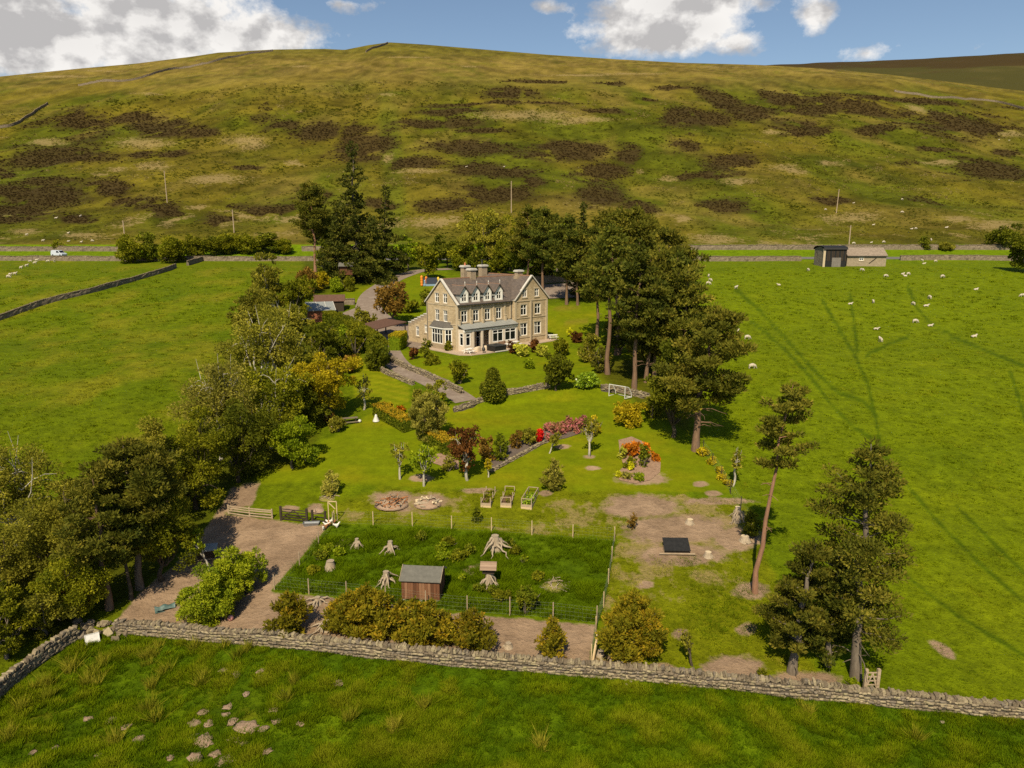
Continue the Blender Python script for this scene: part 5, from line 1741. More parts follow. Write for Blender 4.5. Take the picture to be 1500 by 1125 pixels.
# verandah along the front
ver = B()
ver.add([(-.1, -1.75, 3.62), (Wm - .05, -1.75, 3.62), (Wm - .05, 0, 4.22), (-.1, 0, 4.22), (-.1, -1.75, 3.50), (Wm - .05, -1.75, 3.50), (Wm - .05, 0, 4.1), (-.1, 0, 4.1)],
        [(0, 1, 2, 3), (7, 6, 5, 4), (0, 4, 5, 1), (1, 5, 6, 2), (3, 7, 4, 0)])
vr = ver.obj('verandah_roof', M_LEAD, house)
b = B()
b.bar((-.1, -1.80, 3.52), (Wm - .05, -1.80, 3.52), .12, .14)
b.obj('gutter', M_PIPE, vr)
b = B()
for k in range(1, 15):
    u = k * .78
    b.bar((u, -1.74, 3.645), (u, -.02, 4.24), .05, .05)
b.obj('lead_roll', M_LEAD, vr)
for u in (.14, 2.55, 4.97, 7.42, 9.9):
    b = B()
    b.box(u - .17, u + .17, -.42, -.13, 3.9, 4.95)
    b.box(u - .22, u + .22, -.47, -.135, 4.95, 5.05)
    b.obj('pedestal', M_TRIM, vr)
b = B()
b.box(-.05, Wm - .1, -1.70, -1.45, 3.16, 3.48)
b.obj('verandah_beam', M_WHITE, house)
for u in (1.75, 3.62, 5.35):
    b = B()
    b.box(u - .2, u + .2, -1.68, -1.46, .1, 3.15)
    b.box(u - .27, u + .27, -1.72, -1.42, .1, .45)
    b.obj('verandah_post', M_RENDER, house)
WV = Wallf((0, -1.6, 0), (1, 0, 0), (0, -1, 0))
wall_mesh('verandah_wall', WV, 0.0, 1.5, .05, [(0, 3.16), (1.5, 3.16)], [(.28, 1.25, .95, 2.95)], M_RENDER, house, .12)
window(WV, (.28, 1.25, .95, 2.95), house, trim=False, bars=0, transom=.3, deep=.08)
hol = [(5.85, 8.15, 1.0, 3.0), (8.5, 11.0, 1.0, 3.0)]
wall_mesh('verandah_wall', WV, 5.55, Wm - .1, .05, [(5.55, 3.16), (Wm - .1, 3.16)], hol, M_RENDER, house, .12)
for h in hol:
    window(WV, h, house, trim=False, bars=1, transom=.27, deep=.08, frame=.12)
WV2 = Wallf((0, 0, 0), (0, -1, 0), (-1, 0, 0))
wall_mesh('verandah_wall', WV2, 0.01, 1.6, .05, [(0, 3.5), (1.6, 3.5)], [(.4, 1.3, .95, 2.95)], M_RENDER, house, .12)
window(WV2, (.4, 1.3, .95, 2.95), house, trim=False, bars=0, transom=.3, deep=.08)
for u in (1.55, 3.45):
    b = B()
    b.box(u, u + .9, -.02, .05, .1, 2.6)
# stepped side wing
Ws = Wallf((.5, 14.2, 0), (0, -1, 0), (-1, 0, 0))
sh = [(4.7, 5.4, 2.0, 3.3), (2.2, 3.1, 1.2, 2.8)]
sw_ = wall_mesh('side_wing_wall', Ws, 0, 6.2, -.3, [(0, 3.0), (6.2, 5.4)], sh, M_WALL, house)
for h in sh:
    window(Ws, h, house, bars=1)
b = B()
b.box(.76, 3, 8.01, 14.2, -.3, 2.9)
b.obj('side_wing_core', M_WALL_PLAIN, house)
for k in range(7):
    u = .05 + k * .9
    b = B()
    zt = 3.0 + (u + .45) / 6.2 * 2.4
    wbox(b, Ws, u, u + .88, zt - .5, zt + .12, -.5, .02)
    st_ = b.obj('crow_step', M_WALL_PLAIN, house)
    b = B()
    wbox(b, Ws, u - .03, u + .92, zt + .121, zt + .24, -.56, .08)
    b.obj('step_coping', M_COPE, st_)

# ------------------------------------------------------------------ dry stone walls
M_STONE = []
for k, (c1, c2) in enumerate([((.17, .135, .088), (.29, .235, .158)), ((.115, .09, .062), (.20, .158, .108)), ((.24, .195, .122), (.36, .295, .195)), ((.14, .115, .085), (.23, .19, .145))]):
    M_STONE.append(surf('field_stone_%d' % k, c1, c2, 5, .95, .08, .5, (.28, .25, .13) if k % 2 == 0 else None))
M_CORE = surf('wall_core', (.06, .05, .038), (.11, .09, .07), 3, .95, .05, .3)
M_FARWALL = surf('far_wall_stone', (.115, .09, .064), (.26, .21, .15), 2.6, .95, .05, .8, (.07, .058, .045), bscale=4)


def stone_shape(r):
    P = np.array([(x, y, z) for x in (-.5, .5) for y in (-.5, .5) for z in (-.5, .5)]) + r.normal(size=(8, 3)) * .10
    return P, [(0, 1, 3, 2), (4, 6, 7, 5), (0, 4, 5, 1), (2, 3, 7, 6), (0, 2, 6, 4), (1, 5, 7, 3)]


_rs = np.random.default_rng(5)
STONES = []
for k in range(10):
    P, F = stone_shape(_rs)
    me = bpy.data.meshes.new('stone')
    me.from_pydata(P.tolist(), [], F)
    bm = bmesh.new()
    bm.from_mesh(me)
    bmesh.ops.bevel(bm, geom=bm.edges[:], offset=.09, segments=1, affect='EDGES')
    bmesh.ops.recalc_face_normals(bm, faces=bm.faces)
    bm.to_mesh(me)
    bm.free()
    me.materials.append(M_STONE[k % 4])
    STONES.append(me)


def drystone(name, pts, height, width, label, near=True, seed=1, cope=.26, most=300, batter=.12, taper_ends=None):
    r = np.random.default_rng(seed)
    P = catmull(np.asarray([p[:2] for p in pts]), .25 if near else .8)
    L = np.concatenate([[0], np.cumsum(np.linalg.norm(np.diff(P, axis=0), axis=1))])
    d = np.gradient(P, axis=0)
    d /= np.linalg.norm(d, axis=1, keepdims=True)
    nr = np.stack([-d[:, 1], d[:, 0]], 1)
    base = np.array([*P[len(P) // 2], float(zf(*P[len(P) // 2]))])
    z = zf(P[:, 0], P[:, 1])
    hh = height * (1 + (fbm(L / 3.0, L * 0, seed, 3) - .5) * .28)
    t = thing(name, label, 'wall', base)

    def at(s, off, up):
        x, y = np.interp(s, L, P[:, 0]), np.interp(s, L, P[:, 1])
        nx, ny = np.interp(s, L, nr[:, 0]), np.interp(s, L, nr[:, 1])
        return np.array([x + nx * off, y + ny * off, np.interp(s, L, z) + up]) - base, math.atan2(-nx, ny)
    # core
    prof = [(-.5, -.3), (-.5 + batter, 1), (.5 - batter, 1), (.5, -.3)]
    sc_ = .86 if near else 1.0
    if near:
        V = []
        for i in range(len(P)):
            for a, q in prof:
                zz = q * (hh[i] - (cope * .9 if near else 0)) if q > 0 else q
                V.append((P[i, 0] + nr[i, 0] * a * width * sc_ - base[0], P[i, 1] + nr[i, 1] * a * width * sc_ - base[1], z[i] + zz - base[2]))
        F = [(i * 4 + k, i * 4 + k + 1, (i + 1) * 4 + k + 1, (i + 1) * 4 + k) for i in range(len(P) - 1) for k in range(3)] + [(0, 1, 2, 3), tuple(4 * (len(P) - 1) + k for k in (3, 2, 1, 0))]
        mk('wall_core', V, F, M_CORE, t)
        items = []
        s = 0.0
        while s < L[-1]:
            w_ = .10 + .15 * r.random() ** 1.3
            h0 = np.interp(s, L, hh)
            ch = cope * (.55 + .75 * r.random())
            p, a = at(s + w_ / 2, r.normal() * .02, h0 - cope * .8 + ch / 2)
            items.append((p, a, (w_ * 1.0, width * (.5 + .3 * r.random()), ch), r.normal() * .32, 1))
            s += w_ * 1.02
        ncs = max(3, int((height - cope * .8) / .135))
        for side in (-1, 1):
            for c in range(ncs):
                q = (c + .5) / ncs
                s = r.random() * .3
                while s < L[-1]:
                    w_ = .11 + .30 * r.random() ** 1.6
                    h0 = np.interp(s, L, hh) - cope * .8
                    sh_ = h0 / ncs
                    off = side * (width * .5 - q * batter * width - .07 + r.normal() * .025)
                    p, a = at(s + w_ / 2, off, q * h0 + r.normal() * .022 + .05 * math.sin(s * .9 + c * 1.7))
                    items.append((p, a, (w_ * .96, .20, sh_ * (.72 + .5 * r.random())), r.normal() * .10, 0 if side > 0 else 2))
                    s += w_
        # stones that show largest become parts, the rest one joined part
        def shows(it):
            w3 = base + it[0]
            dd = depth_of(w3)
            px_, py_ = project(*w3)
            vis = (-20 < px_ < 1520) and py_ < 1130
            return (it[2][0] * it[2][2] / dd ** 2 + (.5 / dd ** 2 * it[2][0] if it[4] == 1 else 0)) * (1 if vis else .01) * (1 if it[4] != side_back else .05)
        side_back = 0
        order = sorted(range(len(items)), key=lambda k_: -shows(items[k_]))
        RV, RF, rn = [], [], 0
        pm = {}
        for k_, i_ in enumerate(order):
            p, a, scl, tilt, kd = items[i_]
            mi = int(r.integers(0, len(STONES)))
            if k_ < most:
                o = bpy.data.objects.new('coping_stone' if kd == 1 else 'stone', STONES[mi])
                o.location = p
                o.rotation_euler = (0, tilt, a)
                o.scale = scl
                link(o, t)
            else:
                pm.setdefault(mi % 4, []).append((p, a, scl, tilt, mi))
        for mat_i, lst in pm.items():
            for (p, a, scl, tilt, mi) in lst:
                pass
        allr = [x for lst in pm.values() for x in lst]
        if allr:
            VV, FF, MI, nb_ = [], [], [], 0
            shp = [stone_shape(np.random.default_rng(70 + q)) for q in range(8)]
            F6 = np.array(shp[0][1])
            for (p, a, scl, tilt, mi) in allr:
                Q = shp[mi % 8][0] * np.array(scl)
                ct, st = math.cos(tilt), math.sin(tilt)
                Q = np.stack([Q[:, 0] * ct + Q[:, 2] * st, Q[:, 1], -Q[:, 0] * st + Q[:, 2] * ct], 1)
                ca, sa = math.cos(a), math.sin(a)
                Q = np.stack([Q[:, 0] * ca - Q[:, 1] * sa, Q[:, 0] * sa + Q[:, 1] * ca, Q[:, 2]], 1) + p
                VV.append(Q)
                FF.append(F6 + nb_)
                MI += [mi % 4] * 6
                nb_ += 8
            o = mk('walling_stones', np.vstack(VV), np.vstack(FF), M_STONE[0], t, kind='stuff')
            for m_ in M_STONE[1:]:
                o.data.materials.append(m_)
            o.data.polygons.foreach_set('material_index', np.array(MI, np.int32))
    else:
        n = len(P)
        prof = [(-.5, -.4), (-.44, .45), (-.36, .86), (-.2, 1.0), (.2, 1.0), (.36, .86), (.44, .45), (.5, -.4)]
        m = len(prof)
        V = np.empty((n, m, 3))
        for k, (a, q) in enumerate(prof):
            jz = r.normal(size=n) * .05 * height
            ja = a * width + r.normal(size=n) * .05
            V[:, k, 0] = P[:, 0] + nr[:, 0] * ja - base[0]
            V[:, k, 1] = P[:, 1] + nr[:, 1] * ja - base[1]
            V[:, k, 2] = z + (q * hh if q > 0 else q) + (jz if q > .5 else 0) - base[2]
        F = [(i * m + k, i * m + k + 1, (i + 1) * m + k + 1, (i + 1) * m + k) for i in range(n - 1) for k in range(m - 1)] + [tuple(range(m)), tuple((n - 1) * m + k for k in range(m))[::-1]]
        mk('walling', V.reshape(-1, 3), F, M_FARWALL, t)
        # coping stones standing on top
        VV, FF, nb_ = [], [], 0
        s = 0.0
        st_ = .3 if L[-1] < 120 else .9
        while s < L[-1]:
            w_ = st_ * (.6 + .5 * r.random())
            p, a = at(s, 0, np.interp(s, L, hh) + .06)
            Q, F6 = stone_shape(r)
            Q = Q * np.array([w_, width * .6, .26])
            ca, sa = math.cos(a), math.sin(a)
            VV.append(np.stack([Q[:, 0] * ca - Q[:, 1] * sa, Q[:, 0] * sa + Q[:, 1] * ca, Q[:, 2]], 1) + p)
            FF.append(np.array(F6) + nb_)
            nb_ += 8
            s += w_ * 1.05
        mk('coping', np.vstack(VV), np.vstack(FF), M_STONE[1], t, kind='stuff')
    return t


def GP(*pp):
    return [G(*p) for p in pp]


drystone('dry_stone_wall', GP((172, 925), (250, 932), (330, 940), (480, 953), (650, 972), (860, 988), (1050, 1006), (1200, 1022), (1350, 1037), (1500, 1052), (1600, 1062)), 1.0, .52,
         'long dry stone wall with upright coping stones closing off the garden', True, 11)
drystone('dry_stone_wall', GP((-70, 1075), (-20, 1040), (20, 1000), (62, 968), (112, 936)), 1.0, .5, 'short dark dry stone wall running obliquely to the broken corner', True, 12)
drystone('dry_stone_wall', GP((-60, 486), (0, 469), (60, 448), (130, 430), (200, 411), (240, 399), (258, 392)), 1.0, .5, 'field wall climbing diagonally across the left pasture', False, 13)
drystone('dry_stone_wall', GP((275, 389), (297, 382)), 1.2, .6, 'short stub of wall where the field wall meets the lane', False, 14)
drystone('dry_stone_wall', [(x, 215.0 + .8 * math.sin(x / 70)) for x in range(-280, -53, 8)], 1.25, .6, 'lower lane wall bordering the left pasture', False, 15)
drystone('dry_stone_wall', [(x, 213.5 + .8 * math.sin(x / 70)) for x in range(50, 88, 6)], 1.3, .6, 'lower lane wall left of the barn', False, 16)
drystone('dry_stone_wall', [(x, 214.5 + .8 * math.sin(x / 70)) for x in range(116, 156, 6)], 1.3, .6, 'lower lane wall right of the barn', False, 17)
drystone('dry_stone_wall', [(x, 227.6 + .8 * math.sin(x / 70)) for x in range(-280, -118, 8)], 1.3, .6, 'upper lane wall at the foot of the hill, left of the hawthorns', False, 18)
drystone('dry_stone_wall', [(x, 227.6 + .8 * math.sin(x / 70)) for x in range(-66, -46, 6)], 1.3, .6, 'stretch of upper lane wall between hawthorns and spruces', False, 19)
drystone('dry_stone_wall', [(x, 227.6 + .8 * math.sin(x / 70)) for x in range(40, 290, 8)], 1.3, .6, 'upper lane wall at the foot of the hill behind the barn', False, 20)
drystone('dry_stone_wall', GP((115, 126), (160, 119), (215, 112), (260, 101), (310, 92), (350, 83), (400, 75)), 1.7, .9, 'dark wall climbing the hill towards the skyline', False, 21)
drystone('dry_stone_wall', GP((-20, 192), (20, 184), (45, 170), (70, 153)), 1.8, .9, 'short dark wall low on the left flank of the hill', False, 22)
drystone('dry_stone_wall', GP((1310, 134), (1345, 139), (1380, 144), (1420, 146), (1460, 150), (1510, 163)), 1.6, .9, 'wall on the right shoulder of the hill', False, 23)
drystone('dry_stone_wall', GP((536, 77), (552, 70), (568, 64)), 1.9, 1.0, 'wall running up to the summit of the hill', False, 24)
# garden walls
drystone('garden_wall', GP((664, 604), (690, 594), (712, 586)), .55, .5, 'low mossy garden wall left of the topiary', True, 25, .15, 120)
drystone('garden_wall', GP((734, 580), (760, 576), (790, 570), (803, 568)), .75, .5, 'low garden wall between the topiary and the dark bush', True, 26, .15, 160)
drystone('garden_wall', GP((880, 570), (900, 572), (925, 578), (950, 585)), .7, .6, 'rough low wall behind the football goal', True, 27, .15, 120)
drystone('garden_wall', GP((572, 528), (595, 540), (625, 552), (655, 566), (676, 577)), .8, .5, 'retaining wall between the drive and the upper lawn', True, 28, .15, 200)
drystone('garden_wall', GP((549, 532), (560, 544), (585, 556), (605, 564)), .7, .5, 'retaining wall below the drive by the striped lawn', True, 29, .15, 150)
drystone('garden_wall', GP((718, 692), (740, 680), (762, 668), (785, 655), (800, 648)), .3, .4, 'low stone edging of the lawn border', True, 30, .1, 150)
drystone('garden_wall', GP((778, 417), (810, 414), (840, 412), (868, 408)), 1.6, .5, 'pale stone wall behind the back drive', False, 31)
drystone('garden_wall', GP((497, 446), (520, 446)), 1.0, .5, 'low pale wall beside the parking pad', False, 32)
# tumbled stones at the broken corner
r = np.random.default_rng(44)
for k in range(46):
    p = G(112 + r.random() * 75, 912 + r.random() * 26)
    s = .18 + .3 * r.random()
    o = bpy.data.objects.new('fallen_stone', STONES[int(r.integers(0, 10))])
    o.location = (p[0], p[1], p[2] + s * .18 + .12 * r.random())
    o.scale = (s * 1.4, s, s * .6)
    o.rotation_euler = (r.normal() * .4, r.normal() * .4, r.random() * 6.28)
    link(o)
    tag(o, 'fallen walling stone in the tumbled gap at the wall corner', 'stone', 'tumbled stones at the broken wall corner')

# ------------------------------------------------------------------ small buildings and garden things
M_WOOD = surf('weathered_timber', (.30, .225, .15), (.44, .34, .235), 3, .9, .1, .4, (.22, .17, .12), (1, 1, 6))
M_NEWWOOD = surf('fresh_timber', (.46, .34, .19), (.58, .44, .26), 3, .85, .1, .3, None, (1, 1, 6))
M_DKWOOD = surf('dark_creosoted_timber', (.030, .022, .016), (.065, .048, .034), 3, .85, .15, .4, None, (1, 1, 6))
M_BRWOOD = [surf('brown_board_%d' % k, c, tuple(v * 1.5 for v in c), 3, .85, .15, .4, None, (4, 4, .5)) for k, c in enumerate([(.115, .050, .026), (.085, .038, .020), (.145, .068, .036), (.19, .10, .056)])]
M_FELT = surf('grey_roof_felt', (.10, .096, .084), (.145, .138, .12), 3, .9, .1, .2)
M_BLACK = surf('black_sheet', (.010, .010, .010), (.022, .021, .020), 4, .55, .3, .2)
M_RUST = surf('rusty_brown_roof', (.085, .045, .032), (.13, .07, .048), 3, .8, .2, .3)
M_BLEACH = surf('bleached_root_wood', (.25, .195, .135), (.42, .345, .255), 6, .9, .1, .6, (.24, .18, .12), (2, 2, .5))
M_SAWN = surf('sawn_wood', (.50, .39, .25), (.60, .49, .33), 8, .9, .1, .2)
M_SOIL = surf('dark_soil', (.105, .062, .034), (.16, .10, .06), 6, .95, .05, .7)
M_MOUND = surf('dug_soil', (.26, .175, .12), (.37, .26, .185), 6, .95, .05, .8)
M_WOOL = surf('sheep_wool', (.40, .345, .265), (.52, .46, .37), 9, .95, .05, .6)
M_FEATH = surf('white_feathers', (.62, .58, .52), (.75, .71, .65), 9, .9, .1, .2)
M_BROWNF = surf('brown_feathers', (.24, .10, .04), (.34, .15, .06), 9, .9, .1, .2)
M_PLAST = surf('white_plastic', (.52, .50, .47), (.60, .58, .55), 2, .4, .4, 0)
M_SHEETG = surf('corrugated_grey_sheet', (.20, .21, .205), (.27, .28, .27), 2, .6, .3, .2)
M_WIRE = surf('green_wire', (.16, .19, .12), (.22, .25, .16), 5, .6, .3, 0)
M_STEEL = surf('galvanised_steel', (.22, .23, .24), (.32, .33, .34), 4, .45, .5, .1, metallic=.5)


def gpt(px, py):
    return G(px, py)


# --- dark boarded shed in the run
p = gpt(588, 878)
sa = G(622, 892) - G(588, 878)
p0, p1 = gpt(589, 880), gpt(644, 883)
ang = math.atan2(p1[1] - p0[1], p1[0] - p0[0])
Ls = float(np.linalg.norm((p1 - p0)[:2]))
shd = thing('garden_shed', 'brown boarded garden shed with grey felt roof behind the young pines', 'shed', p0, ang)
Dp, Hw, Hr = 2.1, 1.72, 2.3
b = B()
for (x, y) in ((.15, .15), (Ls - .15, .15), (.15, Dp - .15), (Ls - .15, Dp - .15), (Ls / 2, .15)):
    b.box(x - .12, x + .12, y - .12, y + .12, -.15, .18)
b.obj('blocks', M_COPE, shd)
b = B()
b.box(.03, Ls - .03, .03, Dp - .03, .18, Hw - .02)
b.prism([(.03, Hw - .02), (Dp - .03, Hw - .02), (Dp / 2, Hr - .06)], 'x', .03, Ls - .03)
b.obj('shed_frame', M_DKWOOD, shd)
nbd = 13
for k in range(nbd):
    x0, x1 = k * Ls / nbd, (k + 1) * Ls / nbd
    b = B()
    b.box(x0 + .006, x1 - .006, -.012 - .006 * (k % 2), .025, .18, Hw)
    b.obj('board', M_BRWOOD[(k * 7 + k // 3) % 4 if k not in (1, 6, 9) else 3], shd)
for xx, sg in ((0, -1), (Ls, 1)):
    for k in range(8):
        y0, y1 = k * Dp / 8, (k + 1) * Dp / 8
        t0, t1 = [Hw + (Hr - Hw) * (1 - abs(y - Dp / 2) / (Dp / 2)) for y in (y0, y1)]
        b = B()
        x_in, x_out = xx - sg * .02, xx + sg * (.012 + .006 * (k % 2))
        b.add([(x_in, y0 + .006, .18), (x_in, y1 - .006, .18), (x_in, y1 - .006, t1 - .04), (x_in, y0 + .006, t0 - .04), (x_out, y0 + .006, .18), (x_out, y1 - .006, .18), (x_out, y1 - .006, t1 - .04), (x_out, y0 + .006, t0 - .04)],
              [(0, 1, 2, 3), (4, 5, 6, 7), (0, 1, 5, 4), (1, 2, 6, 5), (2, 3, 7, 6), (3, 0, 4, 7)])
        b.obj('board', M_BRWOOD[k % 3], shd)
for s in (0, 1):
    b = B()
    ye, yr = (-.16, Dp / 2) if s == 0 else (Dp + .16, Dp / 2)
    ze = Hw - .16 * (Hr - Hw) / (Dp / 2)
    b.add([(-.12, ye, ze), (Ls + .12, ye, ze), (Ls + .12, yr, Hr), (-.12, yr, Hr), (-.12, ye, ze + .05), (Ls + .12, ye, ze + .05), (Ls + .12, yr, Hr + .05), (-.12, yr, Hr + .05)],
          [(3, 2, 1, 0), (4, 5, 6, 7), (0, 1, 5, 4), (1, 2, 6, 5), (2, 3, 7, 6), (3, 0, 4, 7)])
    b.obj('roof', M_FELT, shd)
b = B()
for xx in (-.13, Ls + .13):
    b.bar((xx, -.16, Hw - .05), (xx, Dp / 2, Hr + .04), .03, .12)
    b.bar((xx, Dp + .16, Hw - .05), (xx, Dp / 2, Hr + .04), .03, .12)
b.obj('bargeboard', M_WOOD, shd)

# --- little plank-roofed hutch on a stump
p = gpt(717, 858)


def stump(px, py, wd, ht, label, roots=11, seed=1, name='tree_stump', sawn=True, group=None, spread=1.0):
    p = gpt(px, py)
    m = mpp(p)
    Rr, Hh = wd * m, ht * m * 1.15
    r = np.random.default_rng(seed)
    t = thing(name, label, 'stump', p, r.random() * 6, group)
    W = Wood()
    rt = Rr * (.25 if wd > 10 else .62)
    W.tube([(0, 0, -.1), (0, 0, Hh * .3), (0, 0, Hh * .7), (rt * .1, 0, Hh)], [rt * 1.7, rt * 1.2, rt, rt * .85], 9)
    for k in range(roots):
        a = k * 6.283 / roots + r.normal() * .25
        L = Rr * (.75 + .5 * r.random()) * spread
        q = Hh * (.35 + .6 * r.random()) * (1 if wd > 10 else .5)
        s0 = np.array([math.cos(a) * rt * .5, math.sin(a) * rt * .5, q])
        e0 = np.array([math.cos(a + r.normal() * .25) * L, math.sin(a + r.normal() * .25) * L, -.03])
        W.tube(curve(s0, e0, (0, 0, .12 * Hh * r.random()), 7, r, .055 * Rr), np.linspace(rt * .46, rt * .07, 7) * (.6 + .6 * r.random()), 6)
    V, F = W.get()
    mk('root_plate', V, F, M_BLEACH, t, smooth=True)
    b = B()
    b.lathe([(rt * .90, Hh - .02), (rt * .93, Hh + .015)], 10, (rt * .1, 0))
    b.obj('cut_face', M_SAWN if px > 1000 and px < 1100 else M_BLEACH, t)
    return t, p, Hh


SG = 'bleached tree stumps in the fenced run'
stump(726, 806, 24, 20, 'largest bleached stump with long splayed roots in the run', 10, 1, group=SG)
stump(572, 808, 15, 14, 'bleached stump with a weed growing beside it near the run fence', 8, 2, group=SG)
stump(523, 802, 12, 12, 'split bleached stump nearest the run gate', 7, 3, group=SG)
stump(484, 832, 10, 10, 'small brown stump at the dirt edge of the run', 6, 4, group=SG)
stump(566, 854, 19, 16, 'squat bleached stump just left of the boarded shed', 11, 5, group=SG)
_, hp, hh_ = stump(716, 860, 19, 20, 'bleached stump carrying a small plank-roofed hutch', 10, 6, group=SG)
stump(466, 884, 18, 9, 'low pale stump on bare earth beside the run fence', 9, 7, spread=1.2)
stump(478, 922, 20, 13, 'pale stump with radiating roots right of the small pine', 12, 8, spread=1.1)
stump(1079, 764, 16, 20, 'grey sawn stump near the wire fence and fir sapling', 9, 9)
stump(1010, 766, 8, 5, 'low freshly cut stump on the straw-covered ground', 6, 10)
stump(1037, 815, 8, 6, 'low freshly cut stump right of the black coop', 6, 11)
stump(1091, 792, 10, 6, 'dark low stump in the shade of the tall pine', 6, 12)
stump(1272, 902, 12, 18, 'upturned pale root rising behind the bushy pine', 6, 13)
stump(880, 960, 8, 7, 'small weathered stump by the fence corner', 5, 14)
stump(745, 948, 8, 6, 'little root stump on the bare earth strip', 6, 15)
hut = thing('small_hutch', 'small wooden hutch with pinkish plank roof standing on a stump', 'hutch', hp + np.array([0, .1, hh_]), -.05)
b = B()
b.box(-.45, .45, -.35, .35, 0.01, .5)
b.obj('hutch_box', M_DKWOOD, hut)
M_PINK = [surf('pink_plank_%d' % k, c, tuple(v * 1.25 for v in c), 4, .9, .1, .3, None, (.6, 6, 6)) for k, c in enumerate([(.24, .165, .115), (.20, .135, .095), (.28, .195, .14)])]
for s in (-1, 1):
    for k in range(5):
        f0, f1 = k / 5, (k + 1) / 5
        y0, y1 = s * (.62 * (1 - f0)), s * (.62 * (1 - f1))
        z0, z1 = .42 + .42 * f0, .42 + .42 * f1
        b = B()
        b.bar((-.62, (y0 + y1) / 2, (z0 + z1) / 2 + .01 * (k % 2)), (.62, (y0 + y1) / 2, (z0 + z1) / 2 + .01 * (k % 2)), .02, .02)
        b = B()
        zz = .012 * (k % 2)
        b.add([(-.62, y0, z0 + zz), (.62, y0, z0 + zz), (.62, y1, z1 + zz), (-.62, y1, z1 + zz), (-.62, y0, z0 + zz + .03), (.62, y0, z0 + zz + .03), (.62, y1, z1 + zz + .03), (-.62, y1, z1 + zz + .03)],
              [(3, 2, 1, 0), (4, 5, 6, 7), (0, 1, 5, 4), (1, 2, 6, 5), (2, 3, 7, 6), (3, 0, 4, 7)])
        b.obj('roof_plank', M_PINK[k % 3], hut)

# --- raised beds
BEDC = [('mid', 'leftmost timber raised bed with corner posts, weedy'), ('soil', 'middle timber raised bed with rails, mostly bare soil'), ('laurel', 'timber raised bed full of green vegetables')]
for k, (fl, fr, bl, br_) in enumerate([((704, 743), (719, 744), (716, 716), (732, 715)), ((733, 743), (749, 744), (746, 716), (762, 715)), ((763, 745), (779, 747), (773, 716), (790, 715))]):
    a_, b_, c_ = gpt(*fl), gpt(*fr), gpt(*bl)
    wd_ = float(np.linalg.norm((b_ - a_)[:2]))
    ln_ = float(np.linalg.norm((c_ - a_)[:2])) * .86
    ag = math.atan2(b_[1] - a_[1], b_[0] - a_[0])
    t = thing('raised_bed', BEDC[k][1], 'raised bed', a_, ag, 'raised vegetable beds')
    sk = .35
    hh2 = .42
    for (x0, x1, y0, y1) in ((0, wd_, 0, .06), (0, wd_, ln_ - .06, ln_), (0, .06, .06, ln_ - .06), (wd_ - .06, wd_, .06, ln_ - .06)):
        for q in range(2):
            b = B()
            b.box(x0, x1, y0, y1, -.05 + q * (hh2 / 2 + .025), hh2 / 2 - .03 + q * (hh2 / 2 + .025))
            b.obj('plank', M_WOOD if q else M_NEWWOOD, t)
    b = B()
    b.box(.06, wd_ - .06, .06, ln_ - .06, -.05, hh2 - .1)
    b.obj('soil', M_SOIL, t)
    ph = .95
    for (x, y) in ((.05, .05), (wd_ - .05, .05), (.05, ln_ - .05), (wd_ - .05, ln_ - .05), (.05, ln_ / 2), (wd_ - .05, ln_ / 2)):
        b = B()
        b.box(x - .035, x + .035, y - .035, y + .035, 0, ph)
        b.obj('corner_post', M_WOOD, t)
    if k:
        b = B()
        for y in (.05, ln_ - .05):
            b.box(.05, wd_ - .05, y - .03, y + .03, ph, ph + .05)
        if k == 2:
            for x in (.05, wd_ - .05):
                b.box(x - .03, x + .03, .05, ln_ - .05, ph - .001, ph + .045)
        b.obj('top_rail', M_WOOD, t)
    r = np.random.default_rng(60 + k)
    nl = (500, 120, 1500)[k]
    C = np.stack([.15 + r.random(14) * (wd_ - .3), .2 + r.random(14) * (ln_ - .4), np.full(14, hh2)], 1)
    V, F, tn = leaves(C, np.full(14, .22), nl, .16, .7, r)
    mk('vegetables', V, F, LEAF[('mid', 'mid', 'laurel')[k]], t, tint=tn)


# --- bonfire heap and log heap
def heap(px, py, hw, ht, label, name, mats, n, seed, flat=.5, lmin=.3, lmax=1.2, th=.05):
    p = gpt(px, py)
    m = mpp(p)
    r = np.random.default_rng(seed)
    t = thing(name, label, 'heap', p)
    Rr, Hh = hw * m, ht * m
    bm_ = B()
    prof = [(Rr, -.08), (Rr * .75, Hh * .08), (Rr * .4, Hh * .25), (.02, Hh * .34)]
    bm_.lathe(prof, 14)
    o = bm_.obj('earth_mound', mats[0], t, True)
    for k in range(n):
        a, q = r.random() * 6.28, r.random() ** .6
        x, y = math.cos(a) * Rr * q * .8, math.sin(a) * Rr * q * .8
        z = Hh * (.55 * (1 - q) * (.3 + r.random()) + .06)
        L = lmin + (lmax - lmin) * r.random()
        d = unit(1, r)[0]
        d[2] *= .4
        b = B()
        e = np.array([x, y, z])
        b.tube(curve(e - d * L / 2, e + d * L / 2, r.normal(size=3) * .05, 4), [th, th * .9, th * .8, th * .5], 5)
        b.obj('branch', mats[1 + k % (len(mats) - 1)], t)
    return t


heap(575, 737, 27, 17, 'heap of rusty brown brushwood on bare earth', 'brushwood_heap', [M_MOUND, M_BLEACH, surf('rusty_twigs', (.25, .10, .04), (.38, .17, .07), 6, .9, .1, .3), M_DKWOOD, surf('rusty_twigs', (0, 0, 0), (0, 0, 0))], 110, 3)
heap(627, 737, 22, 17, 'heap of pale split logs and roots', 'log_heap', [M_MOUND, M_BLEACH, M_SAWN, M_BLEACH], 34, 4, lmin=.4, lmax=1.3, th=.10)
heap(466, 748, 11, 12, 'small mound of pinkish soil behind the little gate', 'soil_heap', [M_MOUND, M_BLEACH], 2, 5, th=.03)
